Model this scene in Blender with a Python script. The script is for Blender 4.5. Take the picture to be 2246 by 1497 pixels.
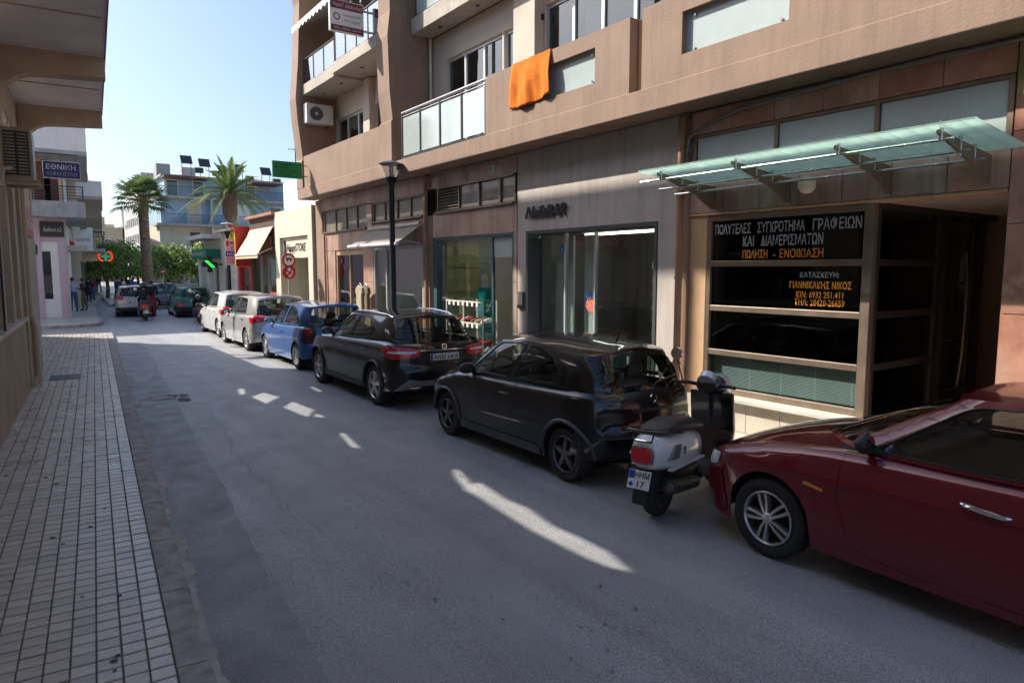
import bpy, bmesh, math, random
import numpy as np
from mathutils import Vector, Matrix
from mathutils.geometry import delaunay_2d_cdt
R = math.radians
rnd = random.Random(7)
for o in list(bpy.data.objects): bpy.data.objects.remove(o)
sc = bpy.context.scene
C = sc.collection
# ---------------------------------------------------------------- camera
cam = bpy.data.objects.new('camera', bpy.data.cameras.new('camera')); C.objects.link(cam)
cam.location = (0, 0, 2.2); cam.rotation_euler = (R(90-5.956), 0, R(-35.6))
cam.data.sensor_width = 36; cam.data.lens = 24.04
cam.data.clip_start = .05; cam.data.clip_end = 2000
sc.camera = cam
# ---------------------------------------------------------------- sky, sun, exposure
SUN = Vector((1.0, -1.17, -1.3)).normalized()          # direction the light travels
W = bpy.data.worlds.new('World'); sc.world = W; W.use_nodes = True
nt = W.node_tree; nt.nodes.clear()
wo = nt.nodes.new('ShaderNodeOutputWorld'); wb = nt.nodes.new('ShaderNodeBackground')
sk = nt.nodes.new('ShaderNodeTexSky'); sk.sky_type = 'NISHITA'; sk.sun_disc = False
sk.sun_elevation = math.asin(-SUN.z); sk.sun_rotation = math.atan2(-SUN.x, -SUN.y)
sk.altitude = 50; sk.air_density = 1.0; sk.dust_density = 2.7; sk.ozone_density = 4.0
wb.inputs['Strength'].default_value = .053
nt.links.new(sk.outputs[0], wb.inputs[0]); nt.links.new(wb.outputs[0], wo.inputs[0])
sl = bpy.data.lights.new('sun', 'SUN'); sl.energy = 2.0; sl.angle = R(.53); sl.color = (1, .93, .82)
so = bpy.data.objects.new('sun', sl); C.objects.link(so); so.location = (-20, 25, 30)
so.rotation_euler = SUN.to_track_quat('-Z', 'Y').to_euler()
sc.view_settings.view_transform = 'Standard'; sc.view_settings.look = 'None'
sc.view_settings.exposure = 2.02; sc.view_settings.gamma = 1.0
sc.view_settings.use_curve_mapping = False
sc.render.engine = 'CYCLES'; cy = sc.cycles
cy.use_denoising = True; cy.max_bounces = 8; cy.diffuse_bounces = 4; cy.glossy_bounces = 4
cy.transparent_max_bounces = 16; cy.transmission_bounces = 6
cy.use_adaptive_sampling = True; cy.adaptive_threshold = .02
cy.caustics_reflective = True; cy.caustics_refractive = False; cy.blur_glossy = 1.0; cy.sample_clamp_indirect = 6
# ---------------------------------------------------------------- materials
MATS = {}
def mat(name, col=(.5, .5, .5), rough=.6, metal=0, var=.12, vs=2.5, bump=0, bs=60, streak=0, coat=0,
        spec=.5, emit=0, speck=0, dirt=0, alpha=1, rv=0, tint=None, lanes=0, leaf=0):
    if name in MATS: return MATS[name]
    m = bpy.data.materials.new(name); m.use_nodes = True; MATS[name] = m
    t = m.node_tree; N = t.nodes; L = t.links; b = N['Principled BSDF']
    b.inputs['Roughness'].default_value = rough; b.inputs['Metallic'].default_value = metal
    b.inputs['Specular IOR Level'].default_value = spec
    c4 = (*col, 1)
    b.inputs['Base Color'].default_value = c4
    if coat: b.inputs['Coat Weight'].default_value = coat; b.inputs['Coat Roughness'].default_value = .03
    if emit: b.inputs['Emission Color'].default_value = c4; b.inputs['Emission Strength'].default_value = emit
    if not (var or bump or streak or speck or dirt): return m
    tc = N.new('ShaderNodeTexCoord'); src = tc.outputs['Object']
    cur = None
    def noise(scale, detail=4, vec=None, rgh=.55):
        n = N.new('ShaderNodeTexNoise'); n.inputs['Scale'].default_value = scale
        n.inputs['Detail'].default_value = detail; n.inputs['Roughness'].default_value = rgh
        L.new(vec or src, n.inputs['Vector']); return n.outputs['Fac']
    def maprange(x, a, b_, c, d):
        n = N.new('ShaderNodeMapRange'); L.new(x, n.inputs[0])
        for i, v in enumerate((a, b_, c, d)): n.inputs[i+1].default_value = v
        return n.outputs[0]
    def mul(colsock, fac):
        n = N.new('ShaderNodeMix'); n.data_type = 'RGBA'; n.blend_type = 'MULTIPLY'; n.inputs[0].default_value = 1
        if colsock is None: n.inputs[6].default_value = c4
        else: L.new(colsock, n.inputs[6])
        L.new(fac, n.inputs[7]); return n.outputs[2]
    def mixto(colsock, fac, c2):
        n = N.new('ShaderNodeMix'); n.data_type = 'RGBA'; L.new(fac, n.inputs[0])
        if colsock is None: n.inputs[6].default_value = c4
        else: L.new(colsock, n.inputs[6])
        n.inputs[7].default_value = (*c2, 1); return n.outputs[2]
    if var:
        cur = mul(cur, maprange(noise(vs, 6), .3, .7, 1-var, 1+var))
    if tint:
        cur = mixto(cur, maprange(noise(vs*.6, 5), .45, .7, 0, .75), tint)
    if lanes:
        mp = N.new('ShaderNodeMapping'); mp.inputs['Scale'].default_value = (1.7, .045, 1); L.new(src, mp.inputs[0])
        cur = mul(cur, maprange(noise(1.3, 5, mp.outputs[0], .6), .35, .65, 1-lanes, 1+lanes))
    if streak:
        mp = N.new('ShaderNodeMapping'); mp.inputs['Scale'].default_value = (5, 5, .35); L.new(src, mp.inputs[0])
        cur = mul(cur, maprange(noise(1.6, 6, mp.outputs[0], .7), .45, .75, 1, 1-streak))
    if speck:
        cur = mul(cur, maprange(noise(bs*1.3, 2), .35, .7, 1-speck, 1+speck))
    if dirt:
        cur = mul(cur, maprange(noise(vs*.35, 8, rgh=.7), .5, .72, 1, 1-dirt))
    if cur is not None: L.new(cur, b.inputs['Base Color'])
    if leaf:
        tl = N.new('ShaderNodeBsdfTranslucent'); mxs = N.new('ShaderNodeMixShader'); mxs.inputs[0].default_value = leaf; L.new(cur, tl.inputs[0])
        L.new(b.outputs[0], mxs.inputs[1]); L.new(tl.outputs[0], mxs.inputs[2]); L.new(mxs.outputs[0], N['Material Output'].inputs[0])
    if rv:
        L.new(maprange(noise(vs*1.7, 5), .3, .7, max(.02, rough-rv), rough+rv), b.inputs['Roughness'])
    if bump:
        bn = N.new('ShaderNodeBump'); bn.inputs['Strength'].default_value = bump; bn.inputs['Distance'].default_value = .01
        L.new(noise(bs, 4), bn.inputs['Height']); L.new(bn.outputs[0], b.inputs['Normal'])
    return m
def glass(name, tint=(.8, .9, .88), refl=1.0, rough=.0, base=.04):
    if name in MATS: return MATS[name]
    m = bpy.data.materials.new(name); m.use_nodes = True; MATS[name] = m
    t = m.node_tree; N = t.nodes; L = t.links; N.clear()
    o = N.new('ShaderNodeOutputMaterial'); mx = N.new('ShaderNodeMixShader')
    tr = N.new('ShaderNodeBsdfTransparent'); tr.inputs[0].default_value = (*tint, 1)
    gl = N.new('ShaderNodeBsdfGlossy'); gl.inputs['Roughness'].default_value = rough
    fr = N.new('ShaderNodeLayerWeight'); fr.inputs[0].default_value = .5
    pw = N.new('ShaderNodeMath'); pw.operation = 'POWER'; pw.inputs[1].default_value = 4.0; L.new(fr.outputs['Facing'], pw.inputs[0])
    mr = N.new('ShaderNodeMath'); mr.operation = 'MULTIPLY_ADD'; mr.use_clamp = True
    mr.inputs[1].default_value = .95*refl; mr.inputs[2].default_value = base
    L.new(pw.outputs[0], mr.inputs[0]); L.new(mr.outputs[0], mx.inputs[0])
    L.new(tr.outputs[0], mx.inputs[1]); L.new(gl.outputs[0], mx.inputs[2]); L.new(mx.outputs[0], o.inputs[0])
    return m
def paint(name, col, dust=.25, rough=.32, flake=0, dcol=(.16, .14, .12)):
    """car paint: coloured base, clear coat, a film of dust that varies"""
    if name in MATS: return MATS[name]
    m = mat(name, col, rough, 0, 0, coat=1.0, spec=.25)
    t = m.node_tree; N = t.nodes; L = t.links; b = N['Principled BSDF']
    b.inputs['Metallic'].default_value = flake
    tc = N.new('ShaderNodeTexCoord')
    def nz(s, d=6):
        n = N.new('ShaderNodeTexNoise'); n.inputs['Scale'].default_value = s; n.inputs['Detail'].default_value = d
        L.new(tc.outputs['Object'], n.inputs['Vector']); return n.outputs['Fac']
    mr = N.new('ShaderNodeMapRange'); L.new(nz(1.7), mr.inputs[0])
    for i, v in enumerate((.35, .75, 0, dust)): mr.inputs[i+1].default_value = v
    mx = N.new('ShaderNodeMix'); mx.data_type = 'RGBA'; mx.inputs[6].default_value = (*col, 1); mx.inputs[7].default_value = (*dcol, 1)
    L.new(mr.outputs[0], mx.inputs[0]); L.new(mx.outputs[2], b.inputs['Base Color'])
    m2 = N.new('ShaderNodeMapRange'); L.new(nz(5), m2.inputs[0])
    for i, v in enumerate((.3, .8, .03, .03+dust*.55)): m2.inputs[i+1].default_value = v
    L.new(m2.outputs[0], b.inputs['Coat Roughness'])
    return m
# ---------------------------------------------------------------- mesh helpers
def xf_of(p):
    return Matrix.Translation(p.location) @ Matrix.Rotation(p.rotation_euler.z, 4, 'Z') if p is not None else Matrix()
def root_of(p):
    M = Matrix()
    while p is not None:
        M = xf_of(p) @ M; p = p.parent
    return M
def tag(o, label=None, cat=None, group=None, kind=None):
    if label: o['label'] = label
    if cat: o['category'] = cat
    if group: o['group'] = group
    if kind: o['kind'] = kind
    return o
def thing(name, label, cat, loc=(0, 0, 0), rz=0, group=None):
    o = bpy.data.objects.new(name, None); C.objects.link(o); o.empty_display_size = .2
    o.location = loc; o.rotation_euler = (0, 0, rz)
    return tag(o, label, cat, group)
def smooth_by(me, ang=40):
    me.polygons.foreach_set('use_smooth', [True]*len(me.polygons))
    try: me.set_sharp_from_angle(angle=R(ang))
    except Exception: pass
class MB:
    def __init__(s): s.v = []; s.f = []
    def add(s, vs, fs):
        n = len(s.v); s.v += [tuple(p) for p in vs]; s.f += [tuple(n+i for i in f) for f in fs]; return s
    def box(s, x0, x1, y0, y1, z0, z1):
        return s.add([(x0, y0, z0), (x1, y0, z0), (x1, y1, z0), (x0, y1, z0), (x0, y0, z1), (x1, y0, z1), (x1, y1, z1), (x0, y1, z1)],
            [(0, 3, 2, 1), (4, 5, 6, 7), (0, 1, 5, 4), (1, 2, 6, 5), (2, 3, 7, 6), (3, 0, 4, 7)])
    def cyl(s, p, q, r0, r1=None, n=12, cap=True):
        r1 = r0 if r1 is None else r1; p = Vector(p); q = Vector(q); d = (q-p).normalized()
        a = d.orthogonal().normalized(); b = d.cross(a); vs = []
        for i in range(n):
            t = 2*math.pi*i/n; vs.append(p+(a*math.cos(t)+b*math.sin(t))*r0)
        for i in range(n):
            t = 2*math.pi*i/n; vs.append(q+(a*math.cos(t)+b*math.sin(t))*r1)
        fs = [(i, (i+1) % n, n+(i+1) % n, n+i) for i in range(n)]
        if cap: fs += [tuple(range(n))[::-1], tuple(range(n, 2*n))]
        return s.add(vs, fs)
    def tube(s, pts, r, n=8, closed=False):
        pts = [Vector(p) for p in pts]; m = len(pts); rr = r if isinstance(r, (list, tuple)) else [r]*m
        vs = []; a = None
        for i, p in enumerate(pts):
            if closed: d = pts[(i+1) % m]-pts[i-1]
            else: d = pts[min(i+1, m-1)]-pts[max(i-1, 0)]
            d.normalize()
            a = d.orthogonal().normalized() if a is None else (a-d*a.dot(d)).normalized()
            b = d.cross(a)
            for k in range(n):
                t = 2*math.pi*k/n; vs.append(p+(a*math.cos(t)+b*math.sin(t))*rr[i])
        fs = []
        for i in range(m if closed else m-1):
            j = (i+1) % m
            fs += [(i*n+k, i*n+(k+1) % n, j*n+(k+1) % n, j*n+k) for k in range(n)]
        if not closed: fs += [tuple(range(n))[::-1], tuple(range((m-1)*n, m*n))]
        return s.add(vs, fs)
    def lathe(s, prof, c=(0, 0, 0), n=20, axis='z'):
        vs = []; m = len(prof)
        for i in range(n):
            t = 2*math.pi*i/n
            for r, h in prof:
                if axis == 'z': vs.append((c[0]+r*math.cos(t), c[1]+r*math.sin(t), c[2]+h))
                elif axis == 'x': vs.append((c[0]+h, c[1]+r*math.cos(t), c[2]+r*math.sin(t)))
                else: vs.append((c[0]+r*math.cos(t), c[1]+h, c[2]+r*math.sin(t)))
        fs = []
        for i in range(n):
            j = (i+1) % n
            fs += [(i*m+k, j*m+k, j*m+k+1, i*m+k+1) for k in range(m-1)]
        return s.add(vs, fs)
    def prism(s, poly, a, b, axis='y'):
        """poly: 2-D outline; axis 'y': (x,z) extruded over y; 'x': (y,z) over x; 'z': (x,y) over z"""
        n = len(poly)
        def P(p, t): return (p[0], t, p[1]) if axis == 'y' else (t, p[0], p[1]) if axis == 'x' else (p[0], p[1], t)
        vs = [P(p, a) for p in poly]+[P(p, b) for p in poly]
        return s.add(vs, [(i, (i+1) % n, n+(i+1) % n, n+i) for i in range(n)]+[tuple(range(n))[::-1], tuple(range(n, 2*n))])
    def hole(s, ax, t0, t1, O, I):
        """a plate with a rectangular hole. ax 'x': plate spans x t0..t1, O/I=(y0,y1,z0,z1)"""
        y0, y1, z0, z1 = O; a0, a1, b0, b1 = I
        f = (lambda p0, p1, q0, q1: s.box(t0, t1, p0, p1, q0, q1)) if ax == 'x' else (lambda p0, p1, q0, q1: s.box(p0, p1, t0, t1, q0, q1))
        if b0 > z0: f(y0, y1, z0, b0)
        if z1 > b1: f(y0, y1, b1, z1)
        if a0 > y0: f(y0, a0, b0, b1)
        if y1 > a1: f(a1, y1, b0, b1)
        return s
    def sphere(s, c, r, n=12, m=8, sq=(1, 1, 1)):
        prof = [(max(1e-4, math.sin(math.pi*k/m)), -math.cos(math.pi*k/m)) for k in range(m+1)]
        k0 = len(s.v); s.lathe(prof, (0, 0, 0), n)
        for i in range(k0, len(s.v)):
            v = s.v[i]; s.v[i] = (c[0]+v[0]*r*sq[0], c[1]+v[1]*r*sq[1], c[2]+v[2]*r*sq[2])
        return s
    def xform(s, M, k0=0):
        for i in range(k0, len(s.v)): s.v[i] = tuple(M @ Vector(s.v[i]))
        return s
    def build(s, name, m, parent=None, smooth=False, bevel=0, local=False, ang=40, fix=False):
        me = bpy.data.meshes.new(name); vs = s.v
        if parent is not None and not local:
            Mi = root_of(parent).inverted(); vs = [tuple(Mi @ Vector(v)) for v in vs]
        me.from_pydata(vs, [], s.f)
        if fix:
            bm = bmesh.new(); bm.from_mesh(me); bmesh.ops.remove_doubles(bm, verts=bm.verts, dist=1e-5)
            bmesh.ops.recalc_face_normals(bm, faces=bm.faces); bm.to_mesh(me); bm.free()
        me.materials.append(MATS[m] if isinstance(m, str) else m)
        if smooth: smooth_by(me, ang)
        o = bpy.data.objects.new(name, me); C.objects.link(o); o.parent = parent
        if bevel:
            b = o.modifiers.new('bevel', 'BEVEL'); b.width = bevel; b.segments = 2; b.limit_method = 'ANGLE'; b.angle_limit = R(40)
        return o
def box(name, m, p, x0, x1, y0, y1, z0, z1, bevel=0, local=False):
    return MB().box(x0, x1, y0, y1, z0, z1).build(name, m, p, bevel=bevel, local=local)
def struct(o): o['kind'] = 'structure'; return o
def copy_tree(o, parent=None):
    c = o.copy(); C.objects.link(c); c.parent = parent
    for ch in list(o.children): copy_tree(ch, c)
    return c
FONT = {}
def text(name, s, m, parent, origin, xdir, updir, size, width=None, extrude=.002, align='LEFT', shear=0, bold=0):
    """flat lettering as a mesh; origin is the left end of the baseline in world space"""
    cu = bpy.data.curves.new(name, 'FONT'); cu.body = s; cu.size = 1; cu.extrude = 0; cu.align_x = align
    cu.shear = shear; cu.offset = bold; cu.resolution_u = 2
    to = bpy.data.objects.new(name, cu); C.objects.link(to)
    dg = bpy.context.evaluated_depsgraph_get()
    me = bpy.data.meshes.new_from_object(to.evaluated_get(dg)); bpy.data.objects.remove(to); bpy.data.curves.remove(cu)
    xs = [v.co.x for v in me.vertices] or [0]; ys = [v.co.y for v in me.vertices] or [0]
    w = max(xs)-min(xs); k = size/.72; kx = k if width is None else width/max(w, 1e-6)
    x = Vector(xdir).normalized(); u = Vector(updir).normalized(); n = x.cross(u); O = Vector(origin)
    x_off = min(xs) if align == 'LEFT' else 0
    Mi = root_of(parent).inverted() if parent is not None else Matrix()
    for v in me.vertices:
        v.co = Mi @ (O + x*((v.co.x-x_off)*kx) + u*(v.co.y*k) + n*extrude)
    me.materials.clear(); me.materials.append(MATS[m] if isinstance(m, str) else m)
    o = bpy.data.objects.new(name, me); C.objects.link(o); o.parent = parent
    return o
# left-hand frame: u = metres out from the left wall line, v = metres along it
UPZ = 9.25
LS = math.atan(.075); LO = (-1.06, 0.0)
def LP(u, v, z=0):
    return (LO[0]+u*math.cos(LS)+v*math.sin(LS), LO[1]-u*math.sin(LS)+v*math.cos(LS), z)
def lbox(mb, u0, u1, v0, v1, z0, z1):
    k = len(mb.v); mb.box(u0, u1, v0, v1, z0, z1)
    for i in range(k, len(mb.v)): mb.v[i] = LP(*mb.v[i])
    return mb
# ================================================================ SETTING
mat('earth', (.2, .17, .14), .9, var=.2); 
mat('asphalt', (.322, .326, .335), .5, var=.08, vs=1.3, bump=.55, bs=120, speck=.55, dirt=.1, spec=.55, rv=.1, lanes=.13)
mat('asphalt_dark', (.265, .272, .284), .55, var=.25, vs=2, bump=.6, bs=150, speck=.4, spec=.5, rv=.12)
mat('cement', (.4, .37, .34), .8, var=.25, vs=6, bump=.4, bs=90, dirt=.3)
mat('kerb_stone', (.34, .32, .305), .75, var=.3, vs=7, bump=.5, bs=80, dirt=.45)
mat('tile_grout', (.15, .13, .11), .9, var=.2)
for i, c in enumerate([(.57, .525, .46), (.62, .575, .505), (.5, .465, .415), (.58, .52, .45)]):
    mat('pave_tile_%d' % i, c, .34, var=.22, vs=5, bump=.25, bs=45, dirt=.4, spec=.5, rv=.14)
mat('tar', (.15, .148, .148), .6, var=.2); mat('gum', (.05, .05, .05), .7, var=0); mat('iron', (.05, .05, .055), .5, .6, var=.2, vs=9)
KB = lambda v: 1.485                                   # left kerb, metres out from the wall line
def RK(y): return 6.42+.02*y                             # right kerb line
struct(MB().add([(-400, -300, -.16), (400, -300, -.16), (400, 900, -.16), (-400, 900, -.16)], [(0, 1, 2, 3)]).build('ground', 'earth'))
# road surface: one gridded sheet (a slight unevenness)
mb = MB(); ys = [-14+i*1.0 for i in range(90)]; nx = 8
for y in ys:
    xl = LP(KB(y)-.1, y)[0]; xl = xl if y < 26.5 else -14; xr = RK(y)+.05 if y < 37.5 else 26
    for i in range(nx+1):
        t = i/nx; mb.v.append((xl+(xr-xl)*t, y, .012*math.sin(y*.7+i)*math.sin(i*1.3)*.4))
for j in range(len(ys)-1):
    for i in range(nx):
        a = j*(nx+1)+i; mb.f.append((a, a+1, a+nx+2, a+nx+1))
road = struct(mb.build('road', 'asphalt', smooth=True))
# darker repair strip along the left kerb with a ragged edge, and cement smears
def ragged(name, m, p, u0f, u1f, v0, v1, z, step=.12):
    mb = MB(); n = int((v1-v0)/step)
    for i in range(n+1):
        v = v0+i*step; mb.v += [LP(u0f(v), v, z), LP(u1f(v), v, z)]
    mb.f = [(2*i, 2*i+1, 2*i+3, 2*i+2) for i in range(n)]
    return mb.build(name, m, p)
r1 = random.Random(3); ph = [r1.uniform(0, 6) for _ in range(8)]
def wob(v, a=.05): return a*(math.sin(v*1.7+ph[0])+.6*math.sin(v*4.1+ph[1])+.4*math.sin(v*9.3+ph[2])+.25*math.sin(v*23+ph[3]))
ragged('asphalt_patch', 'asphalt_dark', road, lambda v: KB(v)-.01, lambda v: KB(v)+.48+.012*v+wob(v, .014), 1.5, 24, .012)
for a, b, s in [(2.2, 6.2, .05), (6.6, 10.5, .06), (12.5, 16.0, .05)]:
    ragged('cement_smear', 'cement', road, lambda v: KB(v)-.01, lambda v: KB(v)+.05+max(0, wob(v*1.6+s*40, s*.8)+.4*wob(v*4, .02)), a, b, .018, .04)
# manhole stain on the road near the kerb
mb = MB()
for k in range(26):
    a = r1.uniform(0, 6.28); q = r1.uniform(0, 1)**.5; cx, cy = 1.95+q*.34*math.cos(a), 12.9+q*.5*math.sin(a); s = r1.uniform(.02, .07)
    mb.add([(cx+s*math.cos(t)*1.4, cy+s*math.sin(t), .017) for t in (0, 1.05, 2.1, 3.14, 4.2, 5.2)], [tuple(range(6))])
mb.build('tar_spots', 'asphalt_dark', road)
mb = MB()
def blot(mb, x, y, s, z, n=9):
    a0 = r1.uniform(0, 6); el = r1.uniform(1, 2.2); dr = r1.uniform(-.5, .5)
    mb.add([(x+s*r1.uniform(.6, 1.2)*math.cos(a0+t*6.283/n), y+el*s*r1.uniform(.6, 1.2)*math.sin(a0+t*6.283/n)+dr*s, z) for t in range(n)], [tuple(range(n))])
for k in range(60):
    cx, cy = r1.uniform(1.6, 4.4), r1.uniform(2.6, 15)
    for q in range(r1.randint(1, 7)): blot(mb, cx+r1.gauss(0, .12), cy+r1.gauss(0, .25), r1.uniform(.004, .013), .0125)
tag(mb.build('oil_specks', 'tar', road), kind='stuff')
# fine cracks and a trench repair line
def crack(x, y, n, dx, dy, w=.004):
    mb = MB(); pts = []
    for k in range(n): pts.append((x, y)); x += dx+r1.gauss(0, .03); y += dy+r1.gauss(0, .03)
    for k, (a, b) in enumerate(pts): mb.v += [(a-w*r1.uniform(.4, 1.2), b, .0122), (a+w*r1.uniform(.4, 1.2), b, .0122)]
    mb.f = [(2*k, 2*k+1, 2*k+3, 2*k+2) for k in range(n-1)]; mb.build('crack', 'tar', road)
crack(1.95, 5.5, 60, .009, .12, .003)
# left pavement: bed, kerbstones, square tiles
SW = .125
def lslab(name, m, u0, u1, v0, v1, z0, z1, parent=None):
    return lbox(MB(), u0, u1, v0, v1, z0, z1).build(name, m, parent)
pave = struct(lslab('left_pavement', 'tile_grout', -1.2, 1.316, -3, 26.6, -.15, SW))
KL = .98; v = -2.0
while v < 26.3:
    mb = MB(); j = rnd.uniform(-.008, .008)
    k = 0; mb.prism([(1.318, -.12), (1.485+j, -.12), (1.485+j, SW-.02), (1.47+j, SW+.004), (1.318, SW+.006)], v+.006, min(v+KL, 26.6)-.006, 'y')
    for i in range(len(mb.v)): mb.v[i] = LP(*mb.v[i])
    mb.build('kerbstone', 'kerb_stone', pave); v += KL
T = .1185; tiles = []
ncol = 17
r2 = random.Random(11)
def tile_mesh(kind):
    h = T/2-.004; e = T/2-.0075; b = .003
    mb = MB(); mb.add([(-h, -e, 0), (h, -e, 0), (h, e, 0), (-h, e, 0), (-h+b, -e+b, .006), (h-b, -e+b, .006), (h-b, e-b, .006), (-h+b, e-b, .006)],
        [(4, 5, 6, 7), (0, 1, 5, 4), (1, 2, 6, 5), (2, 3, 7, 6), (3, 0, 4, 7)]); return mb
protos = []
for i in range(4):
    o = tile_mesh(i).build('paving_tile', 'pave_tile_%d' % i, pave, local=True); protos.append(o.data); bpy.data.objects.remove(o)
rest = MB(); nt_ = 0
cells = []
for r in range(-4, 222):
    for c in range(ncol): cells.append((r, c))
def tpos(r, c): return LP(1.316-.004-(c+.5)*T, .02+(r+.5)*T, SW)
vis = []
for r, c in cells:
    p = tpos(r, c); d = Vector(p)-Vector((0, 0, 2.2))
    fw = d.x*math.sin(R(35.6))+d.y*math.cos(R(35.6)); rt = d.x*math.cos(R(35.6))-d.y*math.sin(R(35.6))
    pr = fw*.9946-d.z*.1036*1; vv = (fw*.1036+d.z*.9946)
    if fw > .5 and abs(rt/pr) < .75 and abs(vv/pr) < .5: vis.append((pr, r, c))
vis.sort(); big = set((r, c) for _, r, c in vis[:300])
protoZ = tile_mesh(0)
restm = [MB() for _ in range(4)]
for r, c in cells:
    x, y, z = tpos(r, c); dz = r2.uniform(-.002, .002); k = r2.choice((0, 0, 1, 2, 3)); tx = r2.uniform(-.012, .012); ty = r2.uniform(-.012, .012)
    if (r, c) in big:
        o = bpy.data.objects.new('paving_tile', protos[k]); C.objects.link(o); o.parent = pave
        o.location = (x, y, z+dz); o.rotation_euler = (tx, ty, -LS)
    elif r < 222:
        M = Matrix.Translation((x, y, z+dz)) @ Matrix.Rotation(-LS, 4, 'Z') @ Matrix.Rotation(tx, 4, 'X') @ Matrix.Rotation(ty, 4, 'Y')
        restm[k].add([M @ Vector(q) for q in protoZ.v], protoZ.f)
for k in range(4): tag(restm[k].build('paving_tile_field', 'pave_tile_%d' % k, pave), kind='stuff')
mb = MB()
for k in range(46):
    u, v = r2.uniform(.05, 1.1), 2.4+r2.random()**1.5*10; s = r2.uniform(.008, .02); x, y, z = LP(u, v, SW+.0095)
    mb.add([(x+s*math.cos(t)*r2.uniform(.8, 1.3), y+s*math.sin(t)*r2.uniform(.8, 1.8), z) for t in (0, .8, 1.6, 2.4, 3.14, 4, 4.8, 5.5)], [tuple(range(8))])
tag(mb.build('gum_stains', 'gum', pave), kind='stuff')
lbox(MB(), .22, .72, 15.5, 16.15, SW+.002, SW+.0135).build('access_cover', 'iron', pave, bevel=.003)
# right pavement with kerbstones
rp = struct(MB().prism([(RK(-8)+.16, -8), (16, -8), (16, 37.2), (RK(37.2)+.16, 37.2)], -.15, .118, 'z').build('right_pavement', 'pave_tile_1'))
y = -3.0
while y < 37:
    MB().prism([(RK(y), y+.006), (RK(y)+.158, y+.006), (RK(y+.98)+.158, y+.974), (RK(y+.98), y+.974)], -.12, .122, 'z').build('kerbstone', 'kerb_stone', rp, bevel=.008)
    y += .98
# pavement at the far left corner, across the side street
fp = struct(MB().prism([(-8, 31.2), (1.2, 30.9), (2.2, 31.2), (2.5, 32.2), (3.4, 46), (5.4, 66), (-8, 66)], -.15, .12, 'z').build('corner_pavement', 'pave_tile_1'))
MB().prism([(-8, 31.05), (1.25, 30.75), (2.3, 31.1), (2.65, 32.2), (3.55, 46), (5.55, 66), (5.4, 66), (3.4, 46), (2.5, 32.2), (2.2, 31.2), (1.2, 30.9), (-8, 31.2)], -.15, .124, 'z').build('kerb_edge', 'kerb_stone', fp)
for r in range(14):
    for c in range(16):
        x, y = 2.35-c*.4-(.15 if r % 2 else 0), 32.1+r*.4
        if x > 2.3+(y-32)*.04-.2 or x < -1: continue
        box('paving_slab', 'pave_tile_%d' % r2.choice((0, 1, 1, 3)), fp, x-.39, x, y, y+.39, .1, .128)
# ================================================================ RIGHT BUILDING
mat('plaster_pink', (.285, .19, .138), .8, var=.1, vs=1.6, bump=.35, bs=35, streak=.2, dirt=.15)
mat('plaster_brown', (.33, .2, .14), .8, var=.1, vs=1.6, bump=.3, bs=35, streak=.15)
mat('plaster_soffit', (.58, .5, .42), .85, var=.1, vs=1.2, bump=.2, bs=30, dirt=.15)
mat('plaster_grey', (.5, .44, .4), .8, var=.1, vs=1.4, bump=.3, bs=40, streak=.25, dirt=.15)
mat('jamb_orange', (.55, .34, .2), .7, var=.12, vs=2, bump=.15, bs=50, streak=.2)
for i, c in enumerate([(.42, .2, .14), (.48, .24, .17), (.38, .19, .135)]):
    mat('marble_red_%d' % i, c, .32, var=.3, vs=2.6, dirt=.3, tint=(.58, .36, .27), rv=.1)
for i, c in enumerate([(.42, .25, .19), (.46, .29, .225), (.4, .25, .2)]):
    mat('marble_pink_%d' % i, c, .42, var=.22, vs=2.2, dirt=.3, streak=.3, tint=(.56, .42, .34), rv=.1)
mat('marble_wash', (.45, .35, .28), .5, var=.25, vs=3, streak=.6, dirt=.4)
mat('sill_cream', (.62, .57, .48), .5, var=.12, vs=3, dirt=.25)
mat('base_tile', (.5, .45, .37), .5, var=.12, vs=3, dirt=.2)
mat('bronze_alu', (.25, .19, .145), .4, .5, var=.15, vs=3, streak=.2, rv=.1)
mat('bronze_dark', (.1, .08, .065), .4, .6, var=.12, vs=3)
mat('alu_white', (.55, .56, .57), .4, .3, var=.06)
mat('alu_dark', (.05, .055, .065), .4, .3, var=.1)
mat('frame_slate', (.075, .08, .085), .45, .1, var=.12)
mat('frame_teal', (.05, .1, .12), .4, .1, var=.12)
mat('pipe_brown', (.36, .2, .12), .55, var=.15, vs=3, streak=.3)
mat('cable_grey', (.2, .18, .16), .6, var=.1)
mat('panel_frost', (.42, .5, .5), .28, var=.06, vs=2, spec=.8, coat=.6)
mat('panel_mirror', (.5, .56, .54), .1, .3, var=.05)
mat('panel_beige', (.22, .19, .16), .35, var=.15, vs=4, dirt=.3, coat=.3)
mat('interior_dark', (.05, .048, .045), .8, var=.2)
mat('interior_mid', (.5, .48, .45), .8, var=.1)
mat('interior_white', (.75, .75, .73), .7, var=.06)
mat('interior_floor', (.42, .38, .33), .4, var=.15)
mat('rail_steel', (.45, .45, .46), .3, .9, var=.08)
mat('rail_dark', (.06, .06, .065), .4, .5, var=.1)
mat('steel', (.5, .5, .5), .28, 1, var=.08, rv=.06)
glass('shop_glass', (.84, .9, .88), 1.0, base=.1); glass('dark_glass', (.4, .46, .46), 1.2, base=.05)
glass('lobby_glass', (.78, .84, .83), 1.1, base=.05); glass('green_glass', (.55, .82, .76), 1.0, .02, .12); glass('house_glass', (.4, .46, .48), 1.6, base=.1)
mat('letter_white', (.62, .63, .66), .5, var=0); mat('letter_grey', (.42, .43, .47), .5, var=0)
mat('letter_orange', (.95, .34, .02), .5, var=0); mat('letter_black', (.02, .02, .022), .4, var=0)
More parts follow.
